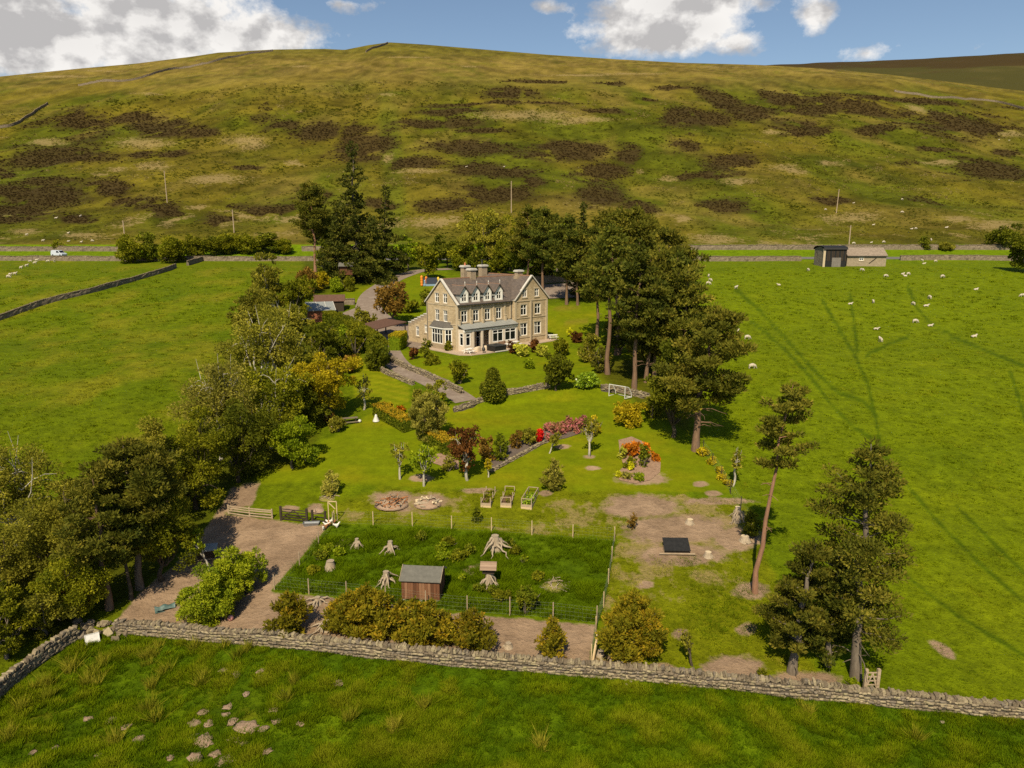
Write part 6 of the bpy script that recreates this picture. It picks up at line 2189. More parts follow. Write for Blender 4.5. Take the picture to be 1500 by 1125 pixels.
# dead brush near left lawn
heap(481, 729, 14, 5, 'scatter of dry grey branches on the rough lawn', 'branch_heap', [surf('dry_grass_mound', (.16, .15, .03), (.22, .19, .05), 6), M_BLEACH, M_WOOD], 18, 6, lmin=.4, lmax=1.2, th=.035)
heap(812, 856, 22, 9, 'low heap of grey dead branches in the run', 'branch_heap', [surf('dry_grass_mound', (0, 0, 0), (0, 0, 0)), M_BLEACH, M_WOOD], 40, 7, lmin=.5, lmax=1.5, th=.03)

# --- black poultry coop
p = gpt(974, 812)
coop = thing('poultry_coop', 'low black poultry coop with sloping lid on straw-covered ground', 'coop', p, -.03)
m = mpp(p)
Lc = 36 * m
b = B()
b.prism([(0, 0), (1.1, 0), (1.1, .85), (0, .35)], 'x', 0.02, Lc - .02)
b.obj('coop_box', M_DKWOOD, coop)
b = B()
b.add([(-.05, -.1, .33), (Lc + .05, -.1, .33), (Lc + .05, 1.18, .91), (-.05, 1.18, .91), (-.05, -.1, .38), (Lc + .05, -.1, .38), (Lc + .05, 1.18, .96), (-.05, 1.18, .96)],
      [(3, 2, 1, 0), (4, 5, 6, 7), (0, 1, 5, 4), (1, 2, 6, 5), (2, 3, 7, 6), (3, 0, 4, 7)])
b.obj('lid', M_BLACK, coop)
b = B()
b.bar((-.5, -.2, .16), (Lc + .4, -.2, .16), .09)
b.obj('carrying_pole', M_WOOD, coop)
b = B()
b.box(-.03, .0, .3, .8, .05, .45)
b.obj('hatch', M_WOOD, coop)

# --- poultry shelter in the shade
p = gpt(290, 826)
shl = thing('poultry_shelter', 'dark wooden poultry shelter with curved tin roof in the shade', 'shelter', p, .25)
b = B()
b.box(0, 1.5, 0, 1.1, .35, 1.1)
b.obj('shelter_box', M_DKWOOD, shl)
b = B()
pts = [(-.1 + 1.3 * k / 8, 1.1 + .35 * math.sin(math.pi * k / 8)) for k in range(9)]
b.prism(pts + [(q[0], q[1] - .04) for q in pts[::-1]], 'x', -.1, 1.6)
b.obj('roof', M_SHEETG, shl)
b = B()
for x in (.05, 1.45):
    for y in (.05, 1.05):
        b.box(x - .04, x + .04, y - .04, y + .04, -.1, .36)
b.obj('legs', M_WOOD, shl)
b = B()
b.box(-.05, 1.55, -.06, .0, .3, .36)
b.obj('perch', M_WOOD, shl)


# --- fences
def post(b, x, y, z, h=1.35, w_=.09):
    b.tube([(x, y, z - .2), (x, y, z + h)], [w_ * .5, w_ * .46], 6)


def wire_fence(px_pts, label, post_h=1.3, spacing=3.0, mesh=True, name='wire_fence', pm=None, net=.30):
    P = np.array([gpt(*q) for q in px_pts])
    S = np.vstack([np.linspace(P[i, :2], P[i + 1, :2], max(2, int(np.linalg.norm(P[i + 1, :2] - P[i, :2]) / .5)), endpoint=False) for i in range(len(P) - 1)] + [P[-1:, :2]])
    L = np.concatenate([[0], np.cumsum(np.linalg.norm(np.diff(S, axis=0), axis=1))])
    t = thing(name, label, 'fence', P[0])

    def at(s):
        x, y = np.interp(s, L, S[:, 0]), np.interp(s, L, S[:, 1])
        return np.array([x, y, float(zf(x, y))]) - P[0]
    npst = max(2, int(L[-1] / spacing) + 1)
    for k in range(npst):
        q = at(L[-1] * k / (npst - 1))
        b = B()
        post(b, *q, post_h * (.95 + .15 * random.random()))
        b.obj('post', pm or M_NEWWOOD, t)
    wires = [.1, .4, .7, 1.0, post_h * .93] if mesh else [.4, .8, post_h * .9]
    b = B()
    ss = np.linspace(0, L[-1], max(2, int(L[-1] / 1.0)))
    Q = np.array([at(s) for s in ss])
    for h in wires:
        b.tube(Q + np.array([0, 0, h]), np.full(len(Q), .003), 3, False)
    if mesh:
        n = int(L[-1] / net)
        for k in range(n):
            q = at(k * net)
            b.bar(q + np.array([0, 0, .05]), q + np.array([0, 0, post_h * .93]), .003)
    b.obj('wire_netting', M_WIRE, t)
    return t


wire_fence([(490, 768), (600, 771), (760, 782), (900, 793)], 'wire netting fence with pale posts along the top of the run', spacing=3.3)
wire_fence([(900, 793), (893, 845), (884, 890), (874, 918), (866, 972)], 'green netting fence with rough poles down the right side of the run', spacing=2.6, net=.12)
wire_fence([(402, 864), (463, 872), (560, 882), (660, 895), (728, 900), (812, 906), (874, 914)], 'low netting fence across the bottom of the run', spacing=3.0, pm=M_WOOD)
wire_fence([(488, 770), (455, 815), (402, 864)], 'netting fence between the bare yard and the run', spacing=2.6, pm=M_WOOD)
wire_fence([(1030, 662), (1050, 690), (1068, 720), (1090, 755), (1115, 800)], 'wire fence with thin posts along the pasture edge', spacing=2.6, pm=M_DKWOOD)
# rough stake pair at fence corner
p = gpt(868, 970)
t = thing('leaning_stake', 'rough orange-brown stake leaning at the corner of the run fence', 'stake', p)
b = B()
b.bar((0, 0, -.1), (.35, .5, 1.7), .13)
b.obj('stake', M_NEWWOOD, t)

# post and rail
pts = [gpt(*q) for q in ((335, 753), (366, 757), (399, 760))]
t = thing('rail_fence', 'pale new post and rail fence at the edge of the bare yard', 'fence', pts[0])
o0 = pts[0]
for q in pts:
    b = B()
    d = q - o0
    b.box(d[0] - .06, d[0] + .06, d[1] - .05, d[1] + .05, d[2] - .2, d[2] + .95)
    b.obj('post', M_WOOD, t)
for h in (.15, .4, .65, .85):
    for a_, c_ in zip(pts[:-1], pts[1:]):
        b = B()
        b.bar(a_ - o0 + np.array([0, -.07, h]), c_ - o0 + np.array([0, -.07, h + random.uniform(-.06, .06)]), .04, .11)
        b.obj('rail', M_WOOD, t)


def field_gate(pa, pb, h, label, mat, name='field_gate', posts=True, bars=5, cross=True):
    a_, c_ = gpt(*pa), gpt(*pb)
    t = thing(name, label, 'gate', a_)
    d = c_ - a_
    for q in (np.zeros(3), d):
        b = B()
        b.box(q[0] - .09, q[0] + .09, q[1] - .09, q[1] + .09, q[2] - .2, q[2] + h + .2)
        b.obj('gate_post', mat, t)
    for k in range(bars):
        z = .15 + (h - .2) * k / (bars - 1)
        b = B()
        b.bar(d * .04 + np.array([0, 0, z]), d * .96 + np.array([0, 0, z]), .03, .08)
        b.obj('bar', mat, t)
    if cross:
        for s, e in ((.04, .5), (.96, .5)):
            b = B()
            b.bar(d * s + np.array([0, -.04, .15]), d * e + np.array([0, -.04, h - .05]), .03, .08)
            b.obj('brace', mat, t)
    return t


field_gate((412, 762), (450, 766), 1.15, 'dark brown braced field gate into the bare yard', M_DKWOOD)
field_gate((458, 764), (477, 766), .9, 'low dark hurdle beside the braced gate', M_DKWOOD, 'hurdle', bars=3, cross=False)
field_gate((1266, 1012), (1284, 1012), 1.3, 'grey wooden hurdle gate standing beside the long wall', M_WOOD)
p = gpt(482, 764)
t = thing('gate_frame', 'pale timber door frame with diagonal strut at the run', 'frame', p)
for nm, a_, c_ in (('upright', (0, 0, -.1), (0, 0, 1.9)), ('upright', (.75, 0, -.1), (.75, 0, 1.9)), ('lintel', (0, 0, 1.9), (.75, 0, 1.9)), ('strut', (0, .02, 1.85), (.6, .02, 1.2)), ('rail', (0, 0, .1), (.75, 0, .1))):
    b = B()
    b.bar(a_, c_, .07)
    b.obj(nm, M_NEWWOOD, t)
# feed trough
p = gpt(446, 771)
t = thing('feed_trough', 'grey feed trough lying on the bare yard', 'trough', p, .08)
b = B()
b.add([(-.1, -.2, .32), (1.3, -.2, .32), (1.3, .3, .32), (-.1, .3, .32), (0, -.08, 0), (1.2, -.08, 0), (1.2, .18, 0), (0, .18, 0)], [(0, 4, 5, 1), (1, 5, 6, 2), (2, 6, 7, 3), (3, 7, 4, 0), (4, 7, 6, 5)])
b.obj('trough_shell', M_STEEL, t)
b = B()
for a_, c_ in (((-.1, -.2), (1.3, -.2)), ((1.3, -.2), (1.3, .3)), ((1.3, .3), (-.1, .3)), ((-.1, .3), (-.1, -.2))):
    b.bar((*a_, .33), (*c_, .33), .045)
b.obj('rim', M_STEEL, t)


# --- animals: one skinned mesh each
def skinned(name, joints, edges, mat, root=0):
    me = bpy.data.meshes.new(name)
    me.from_pydata([j[:3] for j in joints], edges, [])
    ob = bpy.data.objects.new(name, me)
    COL.objects.link(ob)
    md = ob.modifiers.new('skin', 'SKIN')
    md.use_smooth_shade = True
    for v, j in zip(me.skin_vertices[0].data, joints):
        v.radius = (j[3], j[4] if len(j) > 4 else j[3])
        v.use_root = False
    me.skin_vertices[0].data[root].use_root = True
    ss_ = ob.modifiers.new('sub', 'SUBSURF')
    ss_.levels = ss_.render_levels = 1
    dg = bpy.context.evaluated_depsgraph_get()
    out = bpy.data.meshes.new_from_object(ob.evaluated_get(dg))
    bpy.data.objects.remove(ob)
    out.materials.clear()
    out.materials.append(mat)
    return out


def sheep_mesh(pose):
    if pose == 'graze':
        J = [(0, 0, .62, .24, .25), (.32, 0, .64, .25, .26), (-.34, 0, .62, .25, .26), (-.52, 0, .62, .14, .14), (.55, 0, .56, .17), (.70, 0, .34, .11), (.80, 0, .14, .085), (.88, 0, .04, .05)]
    elif pose == 'stand':
        J = [(0, 0, .62, .24, .25), (.32, 0, .64, .25, .26), (-.34, 0, .62, .25, .26), (-.52, 0, .62, .14, .14), (.52, 0, .78, .16), (.62, 0, .95, .11), (.76, 0, .95, .09), (.88, 0, .90, .06)]
    else:
        J = [(0, 0, .26, .26, .24), (.32, 0, .27, .26, .25), (-.34, 0, .26, .27, .25), (-.52, 0, .24, .14, .14), (.50, 0, .42, .16), (.60, 0, .60, .11), (.74, 0, .60, .09), (.86, 0, .55, .06)]
    E = [(0, 1), (0, 2), (2, 3), (1, 4), (4, 5), (5, 6), (6, 7)]
    n = len(J)
    if pose != 'lie':
        for (x, pr) in ((.34, 1), (-.36, 2)):
            for s in (-1, 1):
                bx = .03 if pr == 1 else -.06
                J += [(x, s * .13, .40, .09), (x + bx, s * .13, .22, .05), (x, s * .13, .0, .045)]
                k = len(J)
                E += [(pr, k - 3), (k - 3, k - 2), (k - 2, k - 1)]
    else:
        for (x, pr) in ((.36, 1), (-.36, 2)):
            for s in (-1, 1):
                J += [(x, s * .22, .10, .09), (x + .18, s * .24, .05, .05)]
                k = len(J)
                E += [(pr, k - 2), (k - 2, k - 1)]
    for s in (-1, 1):
        J.append((J[5][0] - .02, s * .13, J[5][2] + .02, .03))
        E.append((5, len(J) - 1))
    return skinned('sheep', J, E, M_WOOL)


SHEEP = {k: sheep_mesh(k) for k in ('graze', 'stand', 'lie')}
SLAB = {'R': ('white sheep {} in the right-hand pasture', 'sheep in the right-hand pasture'), 'H': ('pale sheep {} on the hillside above the lane', 'sheep on the hillside'),
        'L': ('white sheep {} in the left pasture near the lane wall', 'sheep in the left pasture')}
POS = {'graze': 'grazing head down', 'stand': 'standing head up', 'lie': 'lying down'}
sheep = [(1038, 406, 'graze', 'R', 60), (1040, 412, 'graze', 'R', -50), (1037, 417, 'graze', 'R', -20), (1078, 423, 'stand', 'R', 20), (1141, 418, 'lie', 'R', 170), (1104, 382, 'graze', 'R', 10), (1184, 397, 'graze', 'R', 110),
         (1262, 397, 'graze', 'R', -35), (1297, 406, 'graze', 'R', -20), (1322, 402, 'lie', 'R', 0), (1326, 405, 'lie', 'R', 170), (1330, 403, 'graze', 'R', 10), (1380, 407, 'graze', 'R', 0), (1429, 425, 'lie', 'R', 5),
         (1498, 435, 'graze', 'R', 180), (1362, 438, 'graze', 'R', 90), (1338, 447, 'graze', 'R', 95), (1356, 449, 'lie', 'R', -15), (1279, 444, 'graze', 'R', 90), (1245, 446, 'lie', 'R', 0), (1340, 473, 'graze', 'R', 10),
         (1362, 478, 'lie', 'R', 0), (1426, 494, 'lie', 'R', 10), (1283, 483, 'lie', 'R', -30), (1290, 501, 'stand', 'R', 90), (1094, 497, 'graze', 'R', -5), (1081, 487, 'graze', 'R', 80), (1101, 540, 'graze', 'R', 10),
         (1351, 383, 'stand', 'R', 90), (1370, 384, 'graze', 'R', 20), (1353, 387, 'lie', 'R', 5),
         (15, 404, 'stand', 'L', 10), (12, 407, 'graze', 'L', 20), (22, 403, 'stand', 'L', 10), (31, 394, 'stand', 'L', -20), (39, 391, 'stand', 'L', 60), (45, 384, 'graze', 'L', 190), (51, 387, 'stand', 'L', 15), (54, 383, 'stand', 'L', 20),
         (71, 384, 'graze', 'L', 190), (80, 384, 'stand', 'L', -40), (86, 379, 'stand', 'L', 25), (76, 379, 'stand', 'L', 5), (93, 380, 'stand', 'L', 80),
         (39, 345, 'stand', 'H', 20), (63, 354, 'stand', 'H', 40), (100, 342, 'lie', 'H', 0), (100, 354, 'lie', 'H', 10), (119, 355, 'lie', 'H', 0), (135, 354, 'graze', 'H', 10), (82, 320, 'lie', 'H', 0), (118, 318, 'stand', 'H', 90),
         (1209, 308, 'graze', 'H', 20), (1250, 298, 'lie', 'H', 0), (1321, 293, 'graze', 'H', 0), (1321, 312, 'graze', 'H', 5), (1335, 336, 'lie', 'H', 0), (1341, 336, 'graze', 'H', 0), (1386, 334, 'lie', 'H', 0), (1364, 353, 'stand', 'H', 60),
         (1276, 356, 'lie', 'H', 30), (1294, 356, 'graze', 'H', 20), (1250, 358, 'graze', 'H', 0), (1279, 330, 'lie', 'H', 0), (683, 245, 'lie', 'H', 0), (738, 245, 'lie', 'H', 0), (1463, 205, 'lie', 'H', 0), (1478, 206, 'lie', 'H', 0)]
for (x, y, ps, gp, hd) in sheep:
    p = gpt(x, y)
    o = bpy.data.objects.new('sheep', SHEEP[ps])
    o.location = p
    o.rotation_euler = (0, 0, R(hd + random.uniform(-15, 15)))
    s = random.uniform(.75, .92) * (1.0 if p[1] < 260 else 1.1)
    o.scale = (s, s, s)
    link(o)
    tag(o, SLAB[gp][0].format(POS[ps]), 'sheep', SLAB[gp][1])


def hen_mesh(mat):
    J = [(0, 0, .22, .12, .12), (.13, 0, .24, .09), (.2, 0, .36, .055), (.24, 0, .42, .05), (.31, 0, .41, .02), (-.14, 0, .27, .08), (-.26, 0, .38, .05), (0, .06, .1, .03), (.02, .06, 0, .015), (0, -.06, .1, .03), (.02, -.06, 0, .015)]
    E = [(0, 1), (1, 2), (2, 3), (3, 4), (0, 5), (5, 6), (0, 7), (7, 8), (0, 9), (9, 10)]
    return skinned('hen', J, E, mat)


HW, HBn = hen_mesh(M_FEATH), hen_mesh(M_BROWNF)
for k, (x, y, w_) in enumerate([(482, 768, 1), (487, 767, 1), (479, 772, 1), (474, 777, 1), (493, 773, 1), (483, 771, 0), (477, 775, 0), (489, 768, 0)]):
    o = bpy.data.objects.new('hen', HW if w_ else HBn)
    o.location = gpt(x, y)
    o.rotation_euler = (0, 0, k * 1.7)
    o.scale = (1.15, 1.15, 1.15)
    link(o)
    tag(o, ('white hen' if w_ else 'brown hen') + ' in the flock at the gate of the run', 'hen', 'hens at the run gate')

# --- white slab, plastic things
p = gpt(126, 945)
t = thing('white_trough', 'white plastic trough lying on its side by the broken wall corner', 'trough', p, .6)
b = B()
b.add([(0, 0, 0), (.85, 0, 0), (.85, .35, .55), (0, .35, .55), (.1, .18, 0), (.75, .18, 0), (.78, .5, .45), (.07, .5, .45)], [(0, 1, 2, 3), (4, 7, 6, 5), (0, 4, 5, 1), (1, 5, 6, 2), (2, 6, 7, 3), (3, 7, 4, 0)])
b.obj('trough_shell', M_PLAST, t)
b = B()
for a_, c_ in (((0, 0, .0), (.85, 0, .0)), ((.85, 0, 0), (.85, .35, .55)), ((.85, .35, .55), (0, .35, .55)), ((0, .35, .55), (0, 0, 0))):
    b.bar(a_, c_, .05)
b.obj('rim', M_PLAST, t)
p = gpt(551, 617)
b = B()
b.lathe([(.42, 0), (.40, .05), (.16, .62), (.12, .78), (.03, .86)], 12)
o = b.obj('garden_cone', M_PLAST, loc=p, smooth=True)
tag(o, 'small white cone-shaped cover standing on the lawn by the hedge', 'cone')


def ball(px, py, rad, name, mat, label, cat):
    p = gpt(px, py)
    b = B()
    b.lathe([(rad * math.sin(math.pi * k / 8) + .001, rad - rad * math.cos(math.pi * k / 8)) for k in range(9)], 12)
    o = b.obj(name, mat, loc=p, smooth=True)
    return tag(o, label, cat)


ball(338, 909, .22, 'play_ball', surf('faded_pink_plastic', (.50, .22, .20), (.60, .30, .27), 3, .5, .3, 0), 'faded pink play ball on the bare earth', 'ball')
ball(327, 923, .10, 'play_ball', M_PLAST, 'small white ball on the bare earth near the long wall', 'ball')
ball(865, 566, .2, 'play_ball', surf('yellow_plastic', (.62, .48, .08), (.70, .56, .12), 3, .5, .3, 0), 'yellow ball lying below the glossy laurel', 'ball')
ball(527, 619, .2, 'play_ball', M_PLAST, 'white ball beside the picnic bench slab', 'ball')
p = gpt(452, 612)
t = thing('globe_lamp', 'white globe garden lamp on a thin post among dark shrubs', 'lamp', p)
b = B()
b.tube([(0, 0, -.1), (0, 0, 1.9)], [.04, .035], 6)
b.obj('lamp_post', M_PIPE, t)
b = B()
b.lathe([(.3 * math.sin(math.pi * k / 8) + .001, 2.15 - .3 * math.cos(math.pi * k / 8)) for k in range(9)], 12)
b.obj('lamp_globe', M_PLAST, t, True)
# tarpaulin bundle
p = gpt(242, 893)
t = thing('tarpaulin_bundle', 'crumpled blue-green tarpaulin lying on bare earth', 'tarpaulin', p, .5)
r = np.random.default_rng(9)
xs, ys = np.meshgrid(np.linspace(-.7, .7, 12), np.linspace(-.25, .25, 6))
zs = .05 + .55 * fbm(xs * 3 + 4, ys * 5, 3, 3) * (1 - (ys / .3) ** 2)
V = np.stack([xs.ravel(), ys.ravel(), zs.ravel()], 1)
F = [(i * 12 + j, i * 12 + j + 1, (i + 1) * 12 + j + 1, (i + 1) * 12 + j) for i in range(5) for j in range(11)]
o = mk('tarpaulin', np.vstack([V, V * [1, 1, 0] - [0, 0, .02]]), F + [tuple(72 + q for q in f[::-1]) for f in F], surf('blue_green_tarp', (.04, .085, .08), (.12, .17, .155), 3, .5, .3, .3), t, True)

# --- football goal
ga, gb = gpt(892, 580), gpt(906, 584)
t = thing('football_goal', 'small white football goal on the lower lawn', 'goal', ga, math.atan2(gb[1] - ga[1], gb[0] - ga[0]) + .0)
Wg = 2.4
for nm, pth in (('upright', [(0, 0, 0), (0, 0, 1.55)]), ('upright', [(Wg, 0, 0), (Wg, 0, 1.55)]), ('crossbar', [(0, 0, 1.55), (Wg, 0, 1.55)]), ('stanchion', [(0, 0, 1.55), (.1, .7, 1.35), (.2, 1.15, .6), (.2, 1.3, 0)]),
                ('stanchion', [(Wg, 0, 1.55), (Wg + .1, .7, 1.35), (Wg + .2, 1.15, .6), (Wg + .2, 1.3, 0)]), ('ground_bar', [(0, 0, .04), (.2, 1.3, .04), (Wg + .2, 1.3, .04), (Wg, 0, .04)])):
    b = B()
    if nm == 'ground_bar':
        for a_, c_ in zip(pth[:-1], pth[1:]):
            b.bar(a_, c_, .09)
    else:
        b.tube(pth, [.055] * len(pth), 6)
    b.obj(nm, M_PLAST, t)


# --- picnic tables
def picnic(loc, rz, label, mat, L=1.7, group='white picnic tables on the terrace'):
    t = thing('picnic_table', label, 'picnic table', loc, rz, group)
    for k in range(5):
        b = B()
        b.box(-L / 2, L / 2, -.36 + k * .15, -.36 + k * .15 + .135, .72, .76)
        b.obj('table_plank', mat, t)
    for s in (-1, 1):
        b = B()
        b.box(-L / 2, L / 2, s * .72 - .13, s * .72 + .13, .43, .47)
        b.obj('bench_seat', mat, t)
        x = s * (L / 2 - .3)
        b = B()
        b.bar((x, -.62, 0), (x, -.2, .72), .05, .1)
        b.bar((x, .62, 0), (x, .2, .72), .05, .1)
        b.bar((x, -.84, .40), (x, .84, .40), .05, .09)
        b.obj('trestle', mat, t)
    return t


picnic(H(-.4, -3.2, .1), HF + .3, 'white picnic table standing alone at the terrace corner', M_WHITE)
picnic(H(7.8, -3.6, .1), HF, 'white picnic table next to the hot tub', M_WHITE)
picnic(H(9.8, -2.7, .1), HF + .2, 'white picnic table under the verandah windows beside the shrubs', M_WHITE)
picnic(H(20.0, -1.4, .1), HF - .5, 'white picnic table beyond the right gable', M_WHITE)
# hot tub
t = thing('hot_tub', 'black square covered hot tub on the terrace', 'hot tub', H(4.6, -4.1, .1), HF)
b = B()
b.box(-1.15, 1.15, -.85, 1.3, 0, .82)
b.obj('tub_cabinet', M_BLACK, t)
b = B()
b.add([(-1.2, -.9, .83), (1.2, -.9, .83), (1.2, 1.35, .83), (-1.2, 1.35, .83), (-1.1, -.8, .95), (1.1, -.8, .95), (1.1, 1.25, .95), (-1.1, 1.25, .95)], [(3, 2, 1, 0), (4, 5, 6, 7), (0, 1, 5, 4), (1, 2, 6, 5), (2, 3, 7, 6), (3, 0, 4, 7)])
b.obj('tub_cover', surf('charcoal_vinyl', (.02, .02, .02), (.035, .035, .035), 3, .45, .4, .1), t)
b = B()
b.box(-1.3, 1.3, -1.2, -.95, 0, .12)
b.obj('step', M_COPE, t)
# chiminea
t = thing('chiminea', 'small black chiminea stove on the terrace edge', 'stove', H(1.6, -4.3, .1), 0)
b = B()
b.lathe([(.10, .22), (.24, .34), (.28, .52), (.22, .75), (.10, .95), (.085, 1.35), (.12, 1.38)], 10)
b.obj('stove_body', M_PIPE, t, True)
b = B()
for k in range(3):
    a = k * 2.09
    b.bar((math.cos(a) * .12, math.sin(a) * .12, .3), (math.cos(a) * .28, math.sin(a) * .28, 0), .04)
b.obj('stand', M_PIPE, t)
# covered seats
for k, (u, v, rr, lb) in enumerate([(1.9, -2.4, .2, 'beige covered armchair by the verandah post'), (3.6, -2.5, -.2, 'beige covered seat by the verandah steps')]):
    t = thing('covered_seat', lb, 'seat', H(u, v, .1), HF + rr)
    r = np.random.default_rng(30 + k)
    th_, ph_ = np.meshgrid(np.linspace(0, 2 * np.pi, 17)[:-1], np.linspace(0, np.pi / 2, 6))
    x = np.sign(np.cos(th_)) * np.abs(np.cos(th_)) ** .6 * np.cos(ph_) ** .35 * .62
    y = np.sign(np.sin(th_)) * np.abs(np.sin(th_)) ** .6 * np.cos(ph_) ** .35 * .48
    z = np.sin(ph_) ** .8 * .72 * (1 - .25 * (y / .5))
    V = np.stack([x.ravel(), y.ravel(), z.ravel()], 1) + r.normal(size=(96, 3)) * .012
    F = [(i * 16 + j, i * 16 + (j + 1) % 16, (i + 1) * 16 + (j + 1) % 16, (i + 1) * 16 + j) for i in range(5) for j in range(16)]
    mk('fabric_cover', V, F, surf('beige_cover', (.46, .36, .25), (.56, .45, .33), 3, .9, .1, .3), t, True)
# slatted bench against the verandah wall
t = thing('garden_bench', 'brown slatted bench under the verandah windows', 'bench', H(7.6, -2.05, .1), HF)
for k in range(7):
    b = B()
    b.box(-.7 + k * .2, -.7 + k * .2 + .12, .12, .16, .45, .95)
    b.obj('back_slat', M_BRWOOD[2], t)
for k in range(3):
    b = B()
    b.box(-.75, .75, -.35 + k * .15, -.35 + k * .15 + .12, .42, .46)
    b.obj('seat_slat', M_BRWOOD[2], t)
for x in (-.7, .7):
    b = B()
    b.box(x - .04, x + .04, -.33, -.25, 0, .42)
    b.box(x - .04, x + .04, .1, .17, 0, .98)
    b.obj('leg', M_BRWOOD[1], t)

# --- long picnic bench on its slab in the shade
pa, pb = gpt(484, 629), gpt(528, 621)
ag = math.atan2(pb[1] - pa[1], pb[0] - pa[0])
Lb = float(np.linalg.norm((pb - pa)[:2]))
t = thing('slab_bench', 'long dark timber table and bench standing on a pinkish stone slab', 'bench', pa, ag)
for k in range(6):
    b = B()
    b.box(k * Lb / 6 + .01, (k + 1) * Lb / 6 - .01, -.1, 1.4, -.15, .16 + .01 * (k % 2))
    b.obj('paving_slab', M_PATIO, t)
for (y, z, wd_, nm) in ((.25, .52, .3, 'bench_seat'), (.9, .85, .55, 'table_top')):
    b = B()
    b.box(.35, Lb - .15, y, y + wd_, z, z + .07)
    b.obj(nm, surf('grey_brown_timber', (.13, .10, .075), (.20, .16, .12), 3, .9, .1, .3, None, (.5, 5, 5)), t)
    for x in (.6, Lb / 2 + .1, Lb - .4):
        b = B()
        b.box(x - .06, x + .06, y + .05, y + wd_ - .05, .16, z)
        b.obj('leg', M_DKWOOD, t)

# --- bouncy castle
pc = gpt(630, 419)
t = thing('bouncy_castle', 'bouncy castle with orange and yellow inflated columns and dark netting', 'bouncy castle', pc, .1)


def column(x, y, mat, h, rad, segs):
    b = B()
    prof = []
    for k in range(segs * 4 + 1):
        prof.append((rad * (.78 + .22 * abs(math.sin(math.pi * k / 4))), h * k / (segs * 4)))
    prof.append((.02, h + rad * .6))
    b.lathe(prof, 10, (x, y))
    b.obj('inflated_column', mat, t, True)


M_ORG = surf('orange_vinyl', (.62, .17, .015), (.72, .24, .03), 2, .45, .4, 0)
M_YEL = surf('yellow_vinyl', (.62, .40, .02), (.72, .50, .05), 2, .45, .4, 0)
M_BLU = surf('blue_vinyl', (.16, .24, .34), (.22, .31, .42), 2, .45, .4, 0)
column(-1.9, 0, M_ORG, 2.3, .32, 4)
column(1.9, .6, M_YEL, 1.9, .30, 3)
column(-1.2, .2, M_BLU, 1.3, .22, 3)
column(-.9, 1.9, M_ORG, 2.0, .3, 4)
b = B()
b.box(-1.6, 1.6, .1, 2.2, 0, .5)
b.obj('inflated_base', M_BLU, t)
b = B()
b.box(-.9, 1.7, .05, .09, .5, 1.7)
b.box(-1.6, 1.7, 2.15, 2.2, .5, 1.8)
b.obj('side_net', surf('dark_net', (.035, .04, .06), (.06, .07, .10), 6, .9, .1, .1), t)

# --- timber shed with glass/felt roof by the drive and its brown neighbour
pa, pb = gpt(462, 470), gpt(480, 474)
t = thing('timber_outbuilding', 'red-brown timber outbuilding with grey sheet roof beside the drive', 'shed', gpt(466, 472), .34)
b = B()
b.box(-1.6, 3.1, 0, 4.6, -.6, 2.2)
b.prism([(0, 2.2), (4.6, 2.2), (4.6, 3.2)], 'x', -1.6, 3.1)
b.obj('shed_body', surf('red_brown_boards', (.20, .075, .04), (.28, .11, .06), 3, .85, .15, .3, None, (.5, .5, 5)), t)
b = B()
b.add([(-1.9, -.35, 2.16), (3.4, -.35, 2.16), (3.4, 4.9, 3.32), (-1.9, 4.9, 3.32), (-1.9, -.35, 2.26), (3.4, -.35, 2.26), (3.4, 4.9, 3.42), (-1.9, 4.9, 3.42)], [(3, 2, 1, 0), (4, 5, 6, 7), (0, 1, 5, 4), (1, 2, 6, 5), (2, 3, 7, 6), (3, 0, 4, 7)])
rf = b.obj('roof', M_SHEETG, t)
for x in (-1.85, .1, 1.75, 3.35):
    b = B()
    b.bar((x, -.36, 2.28), (x, 4.9, 3.44), .08, .06)
    b.obj('roof_batten', M_COPE, rf)
b = B()
b.box(3.11, 3.15, .4, 4.2, .2, 1.9)
b.obj('dark_side', M_DKWOOD, t)
for y in (.8, 1.7, 2.6, 3.5):
    b = B()
    b.box(3.16, 3.20, y - .12, y + .12, .7, 1.8)
    b.obj('window', M_PLAST, t)
pz = gpt(466, 458)
t2 = thing('brown_roofed_shed', 'dark shed with rusty brown roof behind the timber outbuilding', 'shed', pz, .2)
b = B()
b.box(-.5, 5, 0, 3, -.5, 2.3)
b.obj('shed_body', M_DKWOOD, t2)
b = B()
b.prism([(-.3, 2.2), (3.3, 2.2), (1.5, 3.4), ], 'x', -.8, 5.3)
b.obj('roof', M_RUST, t2)

# --- tree house
p = gpt(508, 418)
t = thing('tree_house', 'dark wooden tree house on posts under the tall spruces', 'tree house', p, .1)
zb_ = height_to(p, 402)
b = B()
b.box(-1.4, 1.4, 0, 2.2, zb_, zb_ + 1.9)
b.obj('cabin', M_BRWOOD[1], t)
b = B()
b.prism([(-.5, zb_ + 1.85), (2.7, zb_ + 1.85), (1.1, zb_ + 2.7)], 'x', -1.7, 1.7)
b.obj('roof', M_FELT, t)
for x in (-1.3, 1.3):
    for y in (.1, 2.1):
        b = B()
        b.tube([(x, y, -.3), (x, y, zb_ + .02)], [.12, .1], 6)
        b.obj('post', M_WOOD, t)
b = B()
b.box(-1.5, 1.5, -.8, -.01, zb_ - .02, zb_ + .08)
for k in range(12):
    x = -1.5 + k * .27
    b.box(x, x + .05, -.8, -.75, zb_ + .08, zb_ + .85)
b.box(-1.5, 1.5, -.82, -.74, zb_ + .85, zb_ + .93)
b.obj('balcony', M_BRWOOD[0], t)

